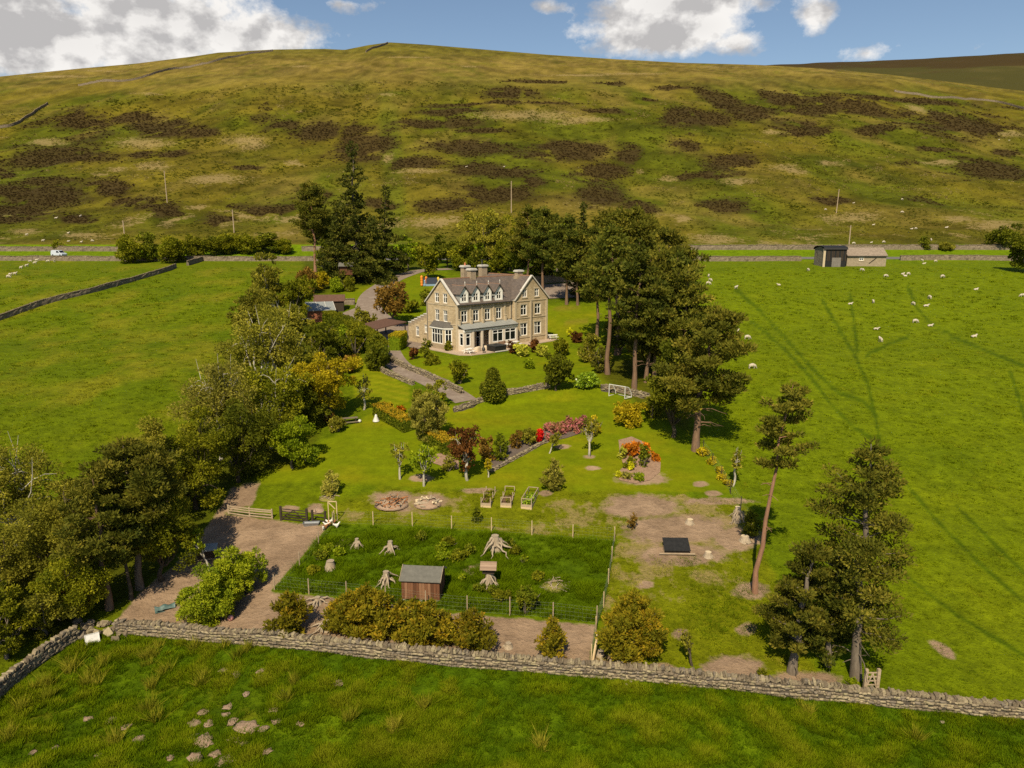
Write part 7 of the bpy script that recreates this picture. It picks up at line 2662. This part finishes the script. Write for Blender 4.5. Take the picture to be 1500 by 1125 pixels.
# --- carport roof behind the side wing
t = thing('carport', 'open carport with brown sheet roof behind the side wing', 'carport', H(-.5, 15.2, 0), HF + math.pi / 2)
b = B()
b.add([(-.5, -1, 3.2), (6, -1, 3.2), (6, 5, 2.5), (-.5, 5, 2.5), (-.5, -1, 3.35), (6, -1, 3.35), (6, 5, 2.65), (-.5, 5, 2.65)], [(3, 2, 1, 0), (4, 5, 6, 7), (0, 1, 5, 4), (1, 2, 6, 5), (2, 3, 7, 6), (3, 0, 4, 7)])
b.obj('roof', M_RUST, t)
for x in (-.3, 5.8):
    for y in (-.8, 4.8):
        b = B()
        b.box(x - .08, x + .08, y - .08, y + .08, -.3, 3.1 if y < 0 else 2.5)
        b.obj('post', M_DKWOOD, t)


# --- vehicles
def vehicle(loc, rz, prof, Wd, glass_side, glass_front, mat, label, name, wheels, wr, lights=True):
    """prof: side outline (x,z); glass_side/front: outlines of windows"""
    t = thing(name, label, 'car' if name == 'car' else 'van', loc, rz)
    n = len(prof)
    zs = [q[1] for q in prof]
    zm, zt = .95, max(zs)
    V, F = [], []
    for s in (-1, -.86, .86, 1):
        for (x, z) in prof:
            tum = 1 - .16 * max(0, (z - zm) / (zt - zm))
            k = .0 if abs(s) < .9 else 1
            V.append((x * (1 - .012 * k), s * Wd / 2 * tum, z - (.05 * k if z > zm else 0)))
    for a in range(3):
        for k in range(n):
            F.append((a * n + k, a * n + (k + 1) % n, (a + 1) * n + (k + 1) % n, (a + 1) * n + k))
    F += [list(range(n))[::-1], [3 * n + k for k in range(n)]]
    b = B()
    b.add(V, F)
    body = b.obj('body', mat, t)
    for s in (-1, 1):
        for g in glass_side:
            b = B()
            pts = [(x, s * (Wd / 2 * (1 - .16 * max(0, (z - zm) / (zt - zm))) + .012), z) for x, z in g]
            pin = [(x, y - s * .03, z) for x, y, z in pts]
            k = len(pts)
            b.add(pts + pin, [list(range(k)), list(range(k, 2 * k))[::-1]] + [(i, (i + 1) % k, k + (i + 1) % k, k + i) for i in range(k)])
            b.obj('side_window', M_GLASS, t)
    for g, nm in glass_front:
        (x0, z0), (x1, z1) = g
        w0, w1 = Wd / 2 * (1 - .16 * max(0, (z0 - zm) / (zt - zm))) - .14, Wd / 2 * (1 - .16 * max(0, (z1 - zm) / (zt - zm))) - .14
        sg = 1 if x0 > 0 else -1
        b = B()
        b.add([(x0 + sg * .02, -w0, z0), (x0 + sg * .02, w0, z0), (x1 + sg * .02, w1, z1), (x1 + sg * .02, -w1, z1), (x0 - sg * .03, -w0, z0), (x0 - sg * .03, w0, z0), (x1 - sg * .03, w1, z1), (x1 - sg * .03, -w1, z1)],
              [(0, 1, 2, 3), (7, 6, 5, 4), (0, 4, 5, 1), (1, 5, 6, 2), (2, 6, 7, 3), (3, 7, 4, 0)])
        b.obj(nm, M_GLASS, t)
    for x in wheels:
        for s in (-1, 1):
            w3 = bpy.data.objects.new('wheel', None)
            w3.location = (x, s * (Wd / 2 - .09), wr)
            w3.rotation_euler = (R(90), 0, 0)
            link(w3, t)
            b = B()
            b.lathe([(wr * .62, -.1), (wr * .94, -.1), (wr, -.06), (wr, .06), (wr * .94, .1), (wr * .62, .1)], 16)
            b.obj('tyre', M_BLACK, w3, True)
            b = B()
            b.lathe([(wr * .1, -.105), (wr * .6, -.09), (wr * .6, .09), (wr * .1, .105)], 12)
            b.obj('rim', M_STEEL, w3)
    xs_ = [q[0] for q in prof]
    for s in (-1, 1):
        b = B()
        b.box(max(xs_) - .10, max(xs_) + .015, s * Wd * .36 - .14, s * Wd * .36 + .14, .68, .84)
        b.obj('headlight', M_PLAST, t)
        b = B()
        b.box(min(xs_) - .015, min(xs_) + .1, s * Wd * .40 - .09, s * Wd * .40 + .09, .75, 1.05)
        b.obj('tail_light', surf('red_lens', (.45, .02, .015), (.55, .03, .02), 3, .3, .5, 0), t)
    return t


vp = np.array([-137.9, 219.6, 0])
vp[2] = float(zf(vp[0], vp[1])) + .09
px_v, _ = project(*vp)
vehicle(vp, R(-18), [(-2.2, .35), (-2.25, 1.0), (-2.15, 1.75), (-1.9, 1.88), (.35, 1.88), (.7, 1.78), (1.45, 1.12), (2.1, .95), (2.25, .7), (2.22, .35)], 1.85,
        [[(.0, 1.15), (1.15, 1.12), (.58, 1.68), (0, 1.70)]], [([(1.42, 1.16), (.74, 1.74)], 'windscreen')], surf('silver_blue_paint', (.42, .46, .52), (.48, .52, .58), 2, .3, .6, 0),
        'silver panel van parked on the lane verge', 'van', (-1.45, 1.45), .34)
car = vehicle(H(-4.2, 14.2, .12), HF + R(62), [(-2.0, .32), (-2.05, .9), (-1.75, 1.05), (-1.35, 1.42), (.2, 1.46), (1.0, 1.0), (1.85, .85), (2.0, .6), (1.98, .32)], 1.75,
              [[(-1.25, 1.02), (-.15, 1.02), (-.15, 1.38), (-1.1, 1.36)], [(-.08, 1.02), (.85, 1.0), (.2, 1.38), (-.08, 1.39)]], [([(.98, 1.04), (.25, 1.43)], 'windscreen'), ([(-1.72, 1.08), (-1.38, 1.39)], 'rear_window')],
              surf('black_car_paint', (.012, .012, .014), (.02, .02, .022), 2, .25, .6, 0), 'black car with red tail lights parked in the shade by the carport', 'car', (-1.3, 1.3), .31)

# --- black barn and stone outbuilding by the lane
pa = gpt(1206, 391)
pe = gpt(1298, 389)
bl = thing('black_barn', 'black corrugated barn with rounded roof and stone side beside the lane', 'barn', pa, .03)
Lb = (1239 - 1206) * mpp(pa)
Ht = height_to(pa, 360)
b = B()
b.box(0.35, Lb, .0, 6, -.3, Ht - .9)
b.obj('barn_wall', M_BLACK, bl)
for k in range(14):
    x0 = .4 + (Lb - .4) * k / 14
    b = B()
    b.box(x0 + .05, x0 + (Lb - .4) / 14 - .1, -.05, .0, 1.6, Ht - 1.0)
    b.obj('cladding_board', M_DKWOOD if k % 3 else M_BLACK, bl)
b = B()
b.box(-.25, .34, -.05, .25, -.3, Ht - .8)
b.obj('stone_pier', M_TRIM, bl)
ws = Wallf((-.02, 6, 0), (0, -1, 0), (-1, 0, 0))
wall_mesh('stone_side_wall', ws, 0, 6, -.3, [(0, Ht - .9), (3, Ht - .2), (6, Ht - .9)], [(1.0, 1.6, 2.2, 4.0)], stone_mat('grey_barn_stone', (.17, .145, .11), (.24, .205, .16), (.12, .10, .08)), bl, .3)
b = B()
b.box(2.2, 4.7, -.09, -.051, -.1, 2.5)
b.obj('barn_door', surf('grey_metal_door', (.14, .125, .11), (.20, .18, .16), 2, .8, .2, .1), bl)
b = B()
pr = []
for k in range(11):
    a = math.pi * k / 10
    pr.append((3 - 3.35 * math.cos(a), Ht - .95 + .95 * math.sin(a) ** .7))
b.prism(pr + [(q[0], q[1] - .1) for q in pr[::-1]], 'x', -.3, Lb + .15)
b.obj('roof', M_BLACK, bl)
so = thing('stone_outbuilding', 'low pale stone outbuilding with stone-slate roof joined to the barn', 'outbuilding', gpt(1240, 390), .0)
Lo = (1298 - 1240) * mpp(pa)
Hs = height_to(pa, 375)
Wo = Wallf((0.05, .2, 0), (1, 0, 0), (0, -1, 0))
hs_ = [(3.4, 4.6, Hs - 1.4, Hs - .6)]
wall_mesh('front_wall', Wo, 0, Lo, -.3, [(0, Hs), (Lo, Hs)], hs_, stone_mat('pale_barn_stone', (.255, .205, .14), (.32, .26, .185), (.28, .23, .165)), so, .25)
window(Wo, hs_[0], so, trim=True, bars=1)
We = Wallf((Lo + .05, .2, 0), (0, 1, 0), (1, 0, 0))
wall_mesh('end_wall', We, 0, 5.5, -.3, [(0, Hs), (2.75, Hs + 2.0), (5.5, Hs)], [], MATS['pale_barn_stone'], so)
wall_mesh('back_wall', Wallf((0.05, 5.7, 0), (1, 0, 0), (0, 1, 0)), 0, Lo, -.3, [(0, Hs), (Lo, Hs)], [], MATS['pale_barn_stone'], so)
M_SSL = slate_mat('stone_slates', (.19, .145, .108), (.25, .195, .145), .5, .35, (.31, .245, .18))
roof_plane('roof', [(-.0, -.1, Hs - .2), (Lo + .3, -.1, Hs - .2), (Lo + .3, 2.95, Hs + 2.0), (0, 2.95, Hs + 2.0)], so, M_SSL)
roof_plane('roof', [(-.0, 6.0, Hs - .2), (Lo + .3, 6.0, Hs - .2), (Lo + .3, 2.95, Hs + 2.0), (0, 2.95, Hs + 2.0)], so, M_SSL)
b = B()
b.bar((0, -.16, Hs - .22), (Lo + .2, -.16, Hs - .22), .14)
b.obj('gutter', M_PIPE, so)
b = B()
b.bar((Lo * .57, .1, .8), (Lo * .75, .1, 2.3), .12)
b.obj('leaning_pole', M_DKWOOD, so)


# --- telegraph poles
for k, (x, y, tp_, lb) in enumerate([(749, 312, 265, 'telegraph pole rising from heather above the house'), (245, 297, 250, 'telegraph pole with cross-arm among heather on the left hillside'),
                                     (343, 341, 307, 'telegraph pole just above the hawthorn row'), (182, 342, 323, 'short telegraph pole above the lane on the left'),
                                     (1225, 312, 277, 'thin telegraph pole leaning on the right hillside'), (1243, 365, 330, 'telegraph pole standing behind the barn')]):
    p = gpt(x, y)
    hgt = height_to(p, tp_)
    t = thing('telegraph_pole', lb, 'pole', p, 0, 'telegraph poles')
    b = B()
    ln = .3 if k == 4 else 0
    b.tube([(0, 0, -.4), (ln, 0, hgt)], [.19, .15], 7)
    b.obj('pole', M_WOOD, t)
    b = B()
    b.bar((-.7 + ln, 0, hgt - .5), (.7 + ln, 0, hgt - .5), .14)
    b.obj('cross_arm', M_DKWOOD, t)

# --- molehills and small stones in the front field
MM = []
for k in range(5):
    r = np.random.default_rng(80 + k)
    b = B()
    b.lathe([(1.0, -.06), (.82, .10), (.5, .2), (.15, .26)], 12)
    V = np.array(b.v)
    V[:, :2] *= (1 + .22 * r.normal(size=(len(V), 1)))
    V[:, 2] += r.normal(size=len(V)) * .04
    o = mk('molehill', V, b.f, M_MOUND, smooth=True)
    MM.append(o.data)
    bpy.data.objects.remove(o)
mole = [(130, 1053), (81, 1096), (49, 1102), (124, 1098), (145, 1107), (185, 1065), (205, 1083), (285, 1060), (298, 1043), (329, 982), (347, 987), (382, 983), (383, 991), (361, 1017), (334, 1036), (332, 1047), (306, 1060),
        (342, 1056), (361, 1066), (300, 1085), (281, 1080), (344, 1082), (354, 1088), (386, 1068), (316, 1104), (285, 1111), (334, 1112), (391, 1101), (250, 1110), (401, 1040), (406, 1057), (495, 1000), (163, 1055), (418, 1014), (440, 1060)]
big = {(361, 1066): 2.0, (300, 1085): 2.2, (354, 1088): 1.8, (334, 1036): 1.4, (334, 1112): 1.7, (285, 1060): 1.5, (285, 1111): 1.4}
for k, q in enumerate(mole):
    p = gpt(*q)
    o = bpy.data.objects.new('molehill', MM[k % 5])
    o.location = (p[0], p[1], p[2] + .03)
    s = random.uniform(.2, .34) * big.get(q, 1.0)
    o.scale = (s * 1.2, s, s * .55)
    o.rotation_euler = (0, 0, k * 2.1)
    link(o)
    tag(o, 'small bare molehill in the rough grass of the front field', 'molehill', 'molehills in the front field')
for k, q in enumerate([(917, 998), (924, 1000), (918, 1004), (1380, 1059)]):
    p = gpt(*q)
    o = bpy.data.objects.new('loose_stone', STONES[2])
    o.location = (p[0], p[1], p[2] + .06)
    o.scale = (.2, .15, .13)
    o.rotation_euler = (.2, .1, k)
    link(o)
    tag(o, 'loose pale stone in the grass in front of the long wall', 'stone', 'loose stones in front of the long wall')
# back drive behind the house
area('back_drive', [G(*q) for q in [(776, 432), (790, 418), (868, 412), (880, 424), (850, 436), (800, 438)]], M_TAR, .1, .8, 'tarmac back drive behind the house')
# mulch of the island bed and lawn border
M_MULCH = surf('bark_mulch', (.20, .125, .085), (.33, .22, .15), 8, .95, .05, .8, (.12, .075, .05), bscale=10)
area('flower_bed', [G(*q) for q in [(906, 645), (925, 640), (948, 650), (955, 668), (968, 678), (967, 692), (952, 704), (930, 709), (908, 704), (903, 694), (914, 684), (908, 665)]], M_MULCH, .05, .4, 'bark-mulched island bed on the lawn')
area('flower_border', [G(*q) for q in [(722, 688), (716, 672), (740, 655), (780, 640), (800, 626), (850, 622), (860, 632), (830, 642), (802, 648), (770, 664)]], surf('dark_bed_soil', (.085, .065, .055), (.14, .11, .09), 7, .95, .05, .7), .05, .4, 'dark soil border along the lower lawn')
area('bank', [G(*q) for q in [(626, 668), (650, 664), (672, 676), (672, 688), (650, 684), (632, 678)]], M_MULCH, .06, .4, 'bare bank below the clipped hedge')

# ------------------------------------------------------------------ grass, heather and tussocks too many to count
def blades(n, h, spread, w_, seed, curl=.5, up=1.0):
    r = np.random.default_rng(seed)
    a = r.random(n) * 6.283
    q = np.sqrt(r.random(n)) * spread
    base = np.stack([np.cos(a) * q, np.sin(a) * q, np.full(n, -.03)], 1)
    dirn = np.stack([np.cos(a) * curl + r.normal(size=n) * .35, np.sin(a) * curl + r.normal(size=n) * .35, up * np.ones(n)], 1)
    hh = h * (.6 + .6 * r.random(n))[:, None]
    tip = base + dirn * hh
    side = np.cross(dirn, np.array([0, 0, 1.0]) + r.normal(size=(n, 3)) * .4)
    side /= np.linalg.norm(side, axis=1, keepdims=True) + 1e-9
    V = np.stack([base - side * w_, base + side * w_, tip], 1).reshape(-1, 3)
    return V, np.arange(3 * n).reshape(n, 3)


def scatter_mat(name, c1, c2, c3, trans=.2, k=(.86, .96, .24)):
    c1, c2, c3 = [tuple(v * q for v, q in zip(c, k)) for c in (c1, c2, c3)]
    m, nt, bs, out = nmat(name)
    at = node(nt, 'ShaderNodeAttribute', attribute_name='tint', attribute_type='INSTANCER')
    c = mixc(nt, mth(nt, 'MULTIPLY', at.outputs['Fac'], 1.6, True), c1, c2)
    c = mixc(nt, mth(nt, 'MULTIPLY', mth(nt, 'SUBTRACT', at.outputs['Fac'], .7), 3.3, True), c, c3)
    nt.links.new(c, bs.inputs['Base Color'])
    bs.inputs['Roughness'].default_value = .8
    bs.inputs['Specular IOR Level'].default_value = .02
    tr = node(nt, 'ShaderNodeBsdfTranslucent', {'Color': c})
    ms = node(nt, 'ShaderNodeMixShader', {0: trans, 1: bs.outputs[0], 2: tr.outputs[0]})
    nt.links.new(ms.outputs[0], out.inputs[0])
    return m


def scatter(name, label, P, scale, tint, protoVF, mat, seed=1):
    """points carrying scale, spin and tint; each becomes one clump"""
    r = np.random.default_rng(seed)
    pm = bpy.data.meshes.new(name + '_clump')
    V, F = protoVF
    pm.from_pydata(V.tolist(), [], F.tolist())
    pm.materials.append(mat)
    po = bpy.data.objects.new(name + '_clump', pm)
    me = bpy.data.meshes.new(name)
    me.vertices.add(len(P))
    me.vertices.foreach_set('co', np.asarray(P, np.float32).ravel())
    for nm, arr in (('size', scale), ('spin', r.random(len(P)) * 6.283), ('tint', tint)):
        a = me.attributes.new(nm, 'FLOAT', 'POINT')
        a.data.foreach_set('value', np.asarray(arr, np.float32))
    me.materials.append(mat)
    o = bpy.data.objects.new(name, me)
    o['kind'] = 'stuff'
    o['label'] = label
    link(o)
    ng = bpy.data.node_groups.new(name, 'GeometryNodeTree')
    ng.interface.new_socket('Geometry', in_out='INPUT', socket_type='NodeSocketGeometry')
    ng.interface.new_socket('Geometry', in_out='OUTPUT', socket_type='NodeSocketGeometry')
    N, Lk = ng.nodes, ng.links
    gi, go = N.new('NodeGroupInput'), N.new('NodeGroupOutput')
    m2p = N.new('GeometryNodeMeshToPoints')
    iop = N.new('GeometryNodeInstanceOnPoints')
    oi = N.new('GeometryNodeObjectInfo')
    oi.inputs['Object'].default_value = po
    oi.inputs['As Instance'].default_value = True
    na = {}
    for nm in ('size', 'spin'):
        q = N.new('GeometryNodeInputNamedAttribute')
        q.data_type = 'FLOAT'
        q.inputs['Name'].default_value = nm
        na[nm] = q
    cx = N.new('ShaderNodeCombineXYZ')
    Lk.new(na['spin'].outputs[0], cx.inputs['Z'])
    Lk.new(gi.outputs[0], m2p.inputs['Mesh'])
    Lk.new(m2p.outputs[0], iop.inputs['Points'])
    Lk.new(oi.outputs['Geometry'], iop.inputs['Instance'])
    Lk.new(cx.outputs[0], iop.inputs['Rotation'])
    Lk.new(na['size'].outputs[0], iop.inputs['Scale'])
    Lk.new(iop.outputs[0], go.inputs[0])
    md = o.modifiers.new('clumps', 'NODES')
    md.node_group = ng
    return o


def sample_px(n, x0, x1, y0, y1, r):
    """ground points spread evenly over a window of the view, by table lookup"""
    Ys = np.concatenate([np.linspace(11, 231.5, 4000), np.linspace(233, 940, 3000)])
    q = r.random(n)
    px = x0 + (x1 - x0) * r.random(n)
    py = y0 + (y1 - y0) * q
    xc, yc = (px - CX) / FPX, (CY - py) / FPX
    D = np.stack([xc, cs + yc * sn, -sn + yc * cs], 1)
    lo, hi = np.full(n, 28.0), np.full(n, 980.0)
    T = np.geomspace(28 if y1 > 360 else 225, 260 if y1 > 360 else 980, 60)
    found = np.zeros(n, bool)
    for a, b_ in zip(T[:-1], T[1:]):
        idx = np.flatnonzero(~found)
        if not len(idx):
            break
        Di = D[idx] * b_
        nw = idx[(CAMZ + Di[:, 2]) < zf(Di[:, 0], Di[:, 1])]
        lo[nw], hi[nw] = a, b_
        found[nw] = True
    for _ in range(9):
        m = (lo + hi) / 2
        below = (CAMZ + D[:, 2] * m) < zf(D[:, 0] * m, D[:, 1] * m)
        hi = np.where(below, m, hi)
        lo = np.where(below, lo, m)
    P = D * hi[:, None]
    P[:, 2] = zf(P[:, 0], P[:, 1])
    return P[found], px[found], py[found]


rs = np.random.default_rng(77)
# rough grass of the front field
P, px, py = sample_px(52000, -40, 1540, 905, 1150, rs)
fy = np.interp(px, [q[0] for q in FORE_TOP], [q[1] for q in FORE_TOP])
k = py > fy + 2
P, px, py, fy = P[k], px[k], py[k], fy[k]
lump = fbm(P[:, 0] / 1.3, P[:, 1] / 1.3, 301, 3)
pale = fbm(P[:, 0] / 2.6, P[:, 1] / 2.6, 305, 3)
keep = rs.random(len(P)) < np.clip(.25 + 2.2 * (lump - .35), .12, 1)
tint = np.clip(.28 + 2.4 * (lump - .5) + .35 * (rs.random(len(P)) - .5) + np.clip((pale - .6) * 2.5, 0, .5) * (px < 700), 0, .82)
scatter('meadow_grass', 'rough tufted grass of the front field', P[keep], (.42 + .8 * np.clip(lump - .3, 0, .6) + .25 * rs.random(len(P)))[keep], tint[keep],
        blades(18, .32, .26, .030, 1, .6), scatter_mat('meadow_blades', (.060, .098, .006), (.150, .180, .010), (.26, .215, .05)), 3)
# straw-coloured rush tufts
RUSH = [(225, 965, 26), (153, 967, 14), (212, 962, 12), (103, 978, 18), (136, 995, 28), (63, 1005, 20), (240, 985, 14), (297, 999, 20), (332, 947, 14), (366, 950, 12), (348, 960, 12), (165, 1090, 14), (230, 1055, 10), (285, 950, 14), (625, 1035, 14),
        (577, 1068, 12), (792, 1090, 14), (514, 1055, 9), (30, 1040, 16), (10, 1080, 16), (75, 1020, 12), (430, 1000, 8), (418, 1025, 8), (1180, 1040, 10), (1340, 1080, 10), (215, 1040, 14), (220, 1005, 14)]
C = []
for (x, y, s) in RUSH:
    p = gpt(x, y)
    m = mpp(p)
    for _ in range(max(3, s // 3)):
        C.append((p[0] + rs.normal() * s * m * .28, p[1] + rs.normal() * s * m * .4))
C = np.array(C)
P = np.column_stack([C, zf(C[:, 0], C[:, 1])])
scatter('rush_tufts', 'straw-tipped rush tufts in the front field', P, .7 + .5 * rs.random(len(P)), .2 + .7 * rs.random(len(P)), blades(46, .75, .25, .018, 2, .36), scatter_mat('rush_blades', (.12, .14, .02), (.26, .22, .06), (.42, .32, .14)), 4)
# long grass inside the run
P, px, py = sample_px(15000, 395, 905, 762, 920, rs)
sd = sd_poly(px, py, RUN)
k = sd > 1
P = P[k]
lump = fbm(P[:, 0] / 1.1, P[:, 1] / 1.1, 311, 3)
keep = rs.random(len(P)) < np.clip(.3 + 2 * (lump - .35), .15, 1)
scatter('run_grass', 'long dark green grass inside the fenced run', P[keep], (.6 + 1.2 * np.clip(lump - .3, 0, .6))[keep], np.clip(.22 + 1.0 * (lump - .5) + .25 * rs.random(len(P)), 0, .72)[keep],
        blades(16, .36, .26, .026, 5, .55), scatter_mat('run_blades', (.050, .085, .005), (.130, .172, .009), (.23, .21, .03)), 6)
# thin dry grass of the orchard
P, px, py = sample_px(16000, 420, 1210, 715, 1000, rs)
k = (sd_poly(px, py, ORCH) > 0) & (sd_poly(px, py, RUN) < -2)
P, px, py = P[k], px[k], py[k]
lump = fbm(P[:, 0] / 1.8, P[:, 1] / 1.8, 321, 3)
dry = fbm(P[:, 0] / 5, P[:, 1] / 5, 81, 4)
bare = np.zeros(len(P))
for e in [(1000, 785, 100, 30), (945, 742, 60, 18), (575, 731, 36, 12), (628, 733, 32, 12), (1080, 980, 60, 20)]:
    bare = np.maximum(bare, ell(px, py, *e))
keep = (rs.random(len(P)) < np.clip(.2 + 1.8 * (lump - .4), .08, .9)) & (bare < .5)
scatter('orchard_grass', 'thin dry grass of the rough orchard', P[keep], (.5 + .7 * rs.random(len(P)))[keep], np.clip(.45 + 2.2 * (dry - .5) + .4 * (rs.random(len(P)) - .5), 0, 1)[keep],
        blades(12, .20, .24, .020, 7, .8), scatter_mat('orchard_blades', (.085, .115, .008), (.20, .19, .018), (.40, .31, .14)), 8)
# pasture grass left and right
P, px, py = sample_px(52000, -30, 1540, 392, 1040, rs)
right = (P[:, 0] > 18) & (sd_poly(px, py, ORCH) < -4) & (px > 1000 + (py - 380) * .25) & (py < np.interp(px, [q[0] for q in FORE_TOP], [q[1] for q in FORE_TOP]) - 22)
left = (px < 430 - (py - 400) * .62) & (py < 860)
k = right | left
P, px, py, lf = P[k], px[k], py[k], left[k]
lump = fbm(P[:, 0] / 2.2, P[:, 1] / 2.2, 331, 3)
dist = P[:, 1]
tr_d = np.full(len(P), 99.0)
for q in TRACKS:
    tr_d = np.minimum(tr_d, d_line(px, py, q))
keep = (rs.random(len(P)) < np.clip(.25 + 2.0 * (lump - .38), .1, 1)) & (tr_d > 4.5)
pale = np.clip((fbm(P[:, 0] / 7, P[:, 1] / 9, 71, 4) - .54) * 5, 0, .6) * lf
scatter('pasture_grass', 'close-grazed tufty pasture grass', P[keep], ((.5 + .4 * rs.random(len(P))) * np.clip(dist / 62, .7, 2.4))[keep],
        np.clip(.34 + 1.7 * (lump - .5) + .3 * (rs.random(len(P)) - .5) + pale, 0, .9)[keep], blades(12, .18, .34, .04, 9, 1.1), scatter_mat('pasture_blades', (.050, .080, .004), (.160, .185, .010), (.27, .22, .05)), 10)


# heather and tussocks on the hill
def dome(seed, n=22):
    r = np.random.default_rng(seed)
    V, F, tn = leaves([(0, 0, .18)], [(.55, .55, .26)], n, .42, .7, r, up=.6, out=.6, rnd=.6, shell=.5)
    return V, F


P, px, py = sample_px(90000, -30, 1530, 100, 352, rs)
mh = np.zeros(len(P))
X_, Y_ = P[:, 0], P[:, 1]
_, mk4 = paint(X_, Y_, P[:, 2], True)
hm = mk4[:, 0] + (fbm(X_ / 2.5, Y_ / 2.5, 341, 3) - .5) * .6
k = (hm > .60) & (Y_ < 700)
Ph = P[k]
scatter('heather', 'dark heather growing in patches over the hillside', Ph, (.55 + .4 * rs.random(len(Ph))) * np.clip(Ph[:, 1] / 380, .8, 1.7), rs.random(len(Ph)) * .8, dome(4), scatter_mat('heather_sprigs', (.018, .012, .005), (.062, .040, .016), (.085, .072, .018), .1, (1, 1, 1)), 12)
k = (hm < .4) & (rs.random(len(P)) < np.clip(.22 + 2.2 * (fbm(X_ / 8, Y_ / 12, 351, 3) - .45), .06, .9)) & (Y_ < 620)
Pt = P[k]
tt = np.clip(.45 + 2.2 * (fbm(Pt[:, 0] / 12, Pt[:, 1] / 18, 67, 4) - .52) + .5 * (rs.random(len(Pt)) - .5) + .35 * (mk4[k, 2] > .5), 0, 1)
scatter('hill_tussocks', 'tussock grass and rushes over the hillside', Pt, (.8 + .8 * rs.random(len(Pt))) * np.clip(Pt[:, 1] / 330, .75, 1.9), tt, blades(14, .42, .36, .07, 13, .6), scatter_mat('tussock_blades', (.060, .070, .008), (.165, .150, .030), (.36, .28, .13), k=(.9, .9, .7)), 14)
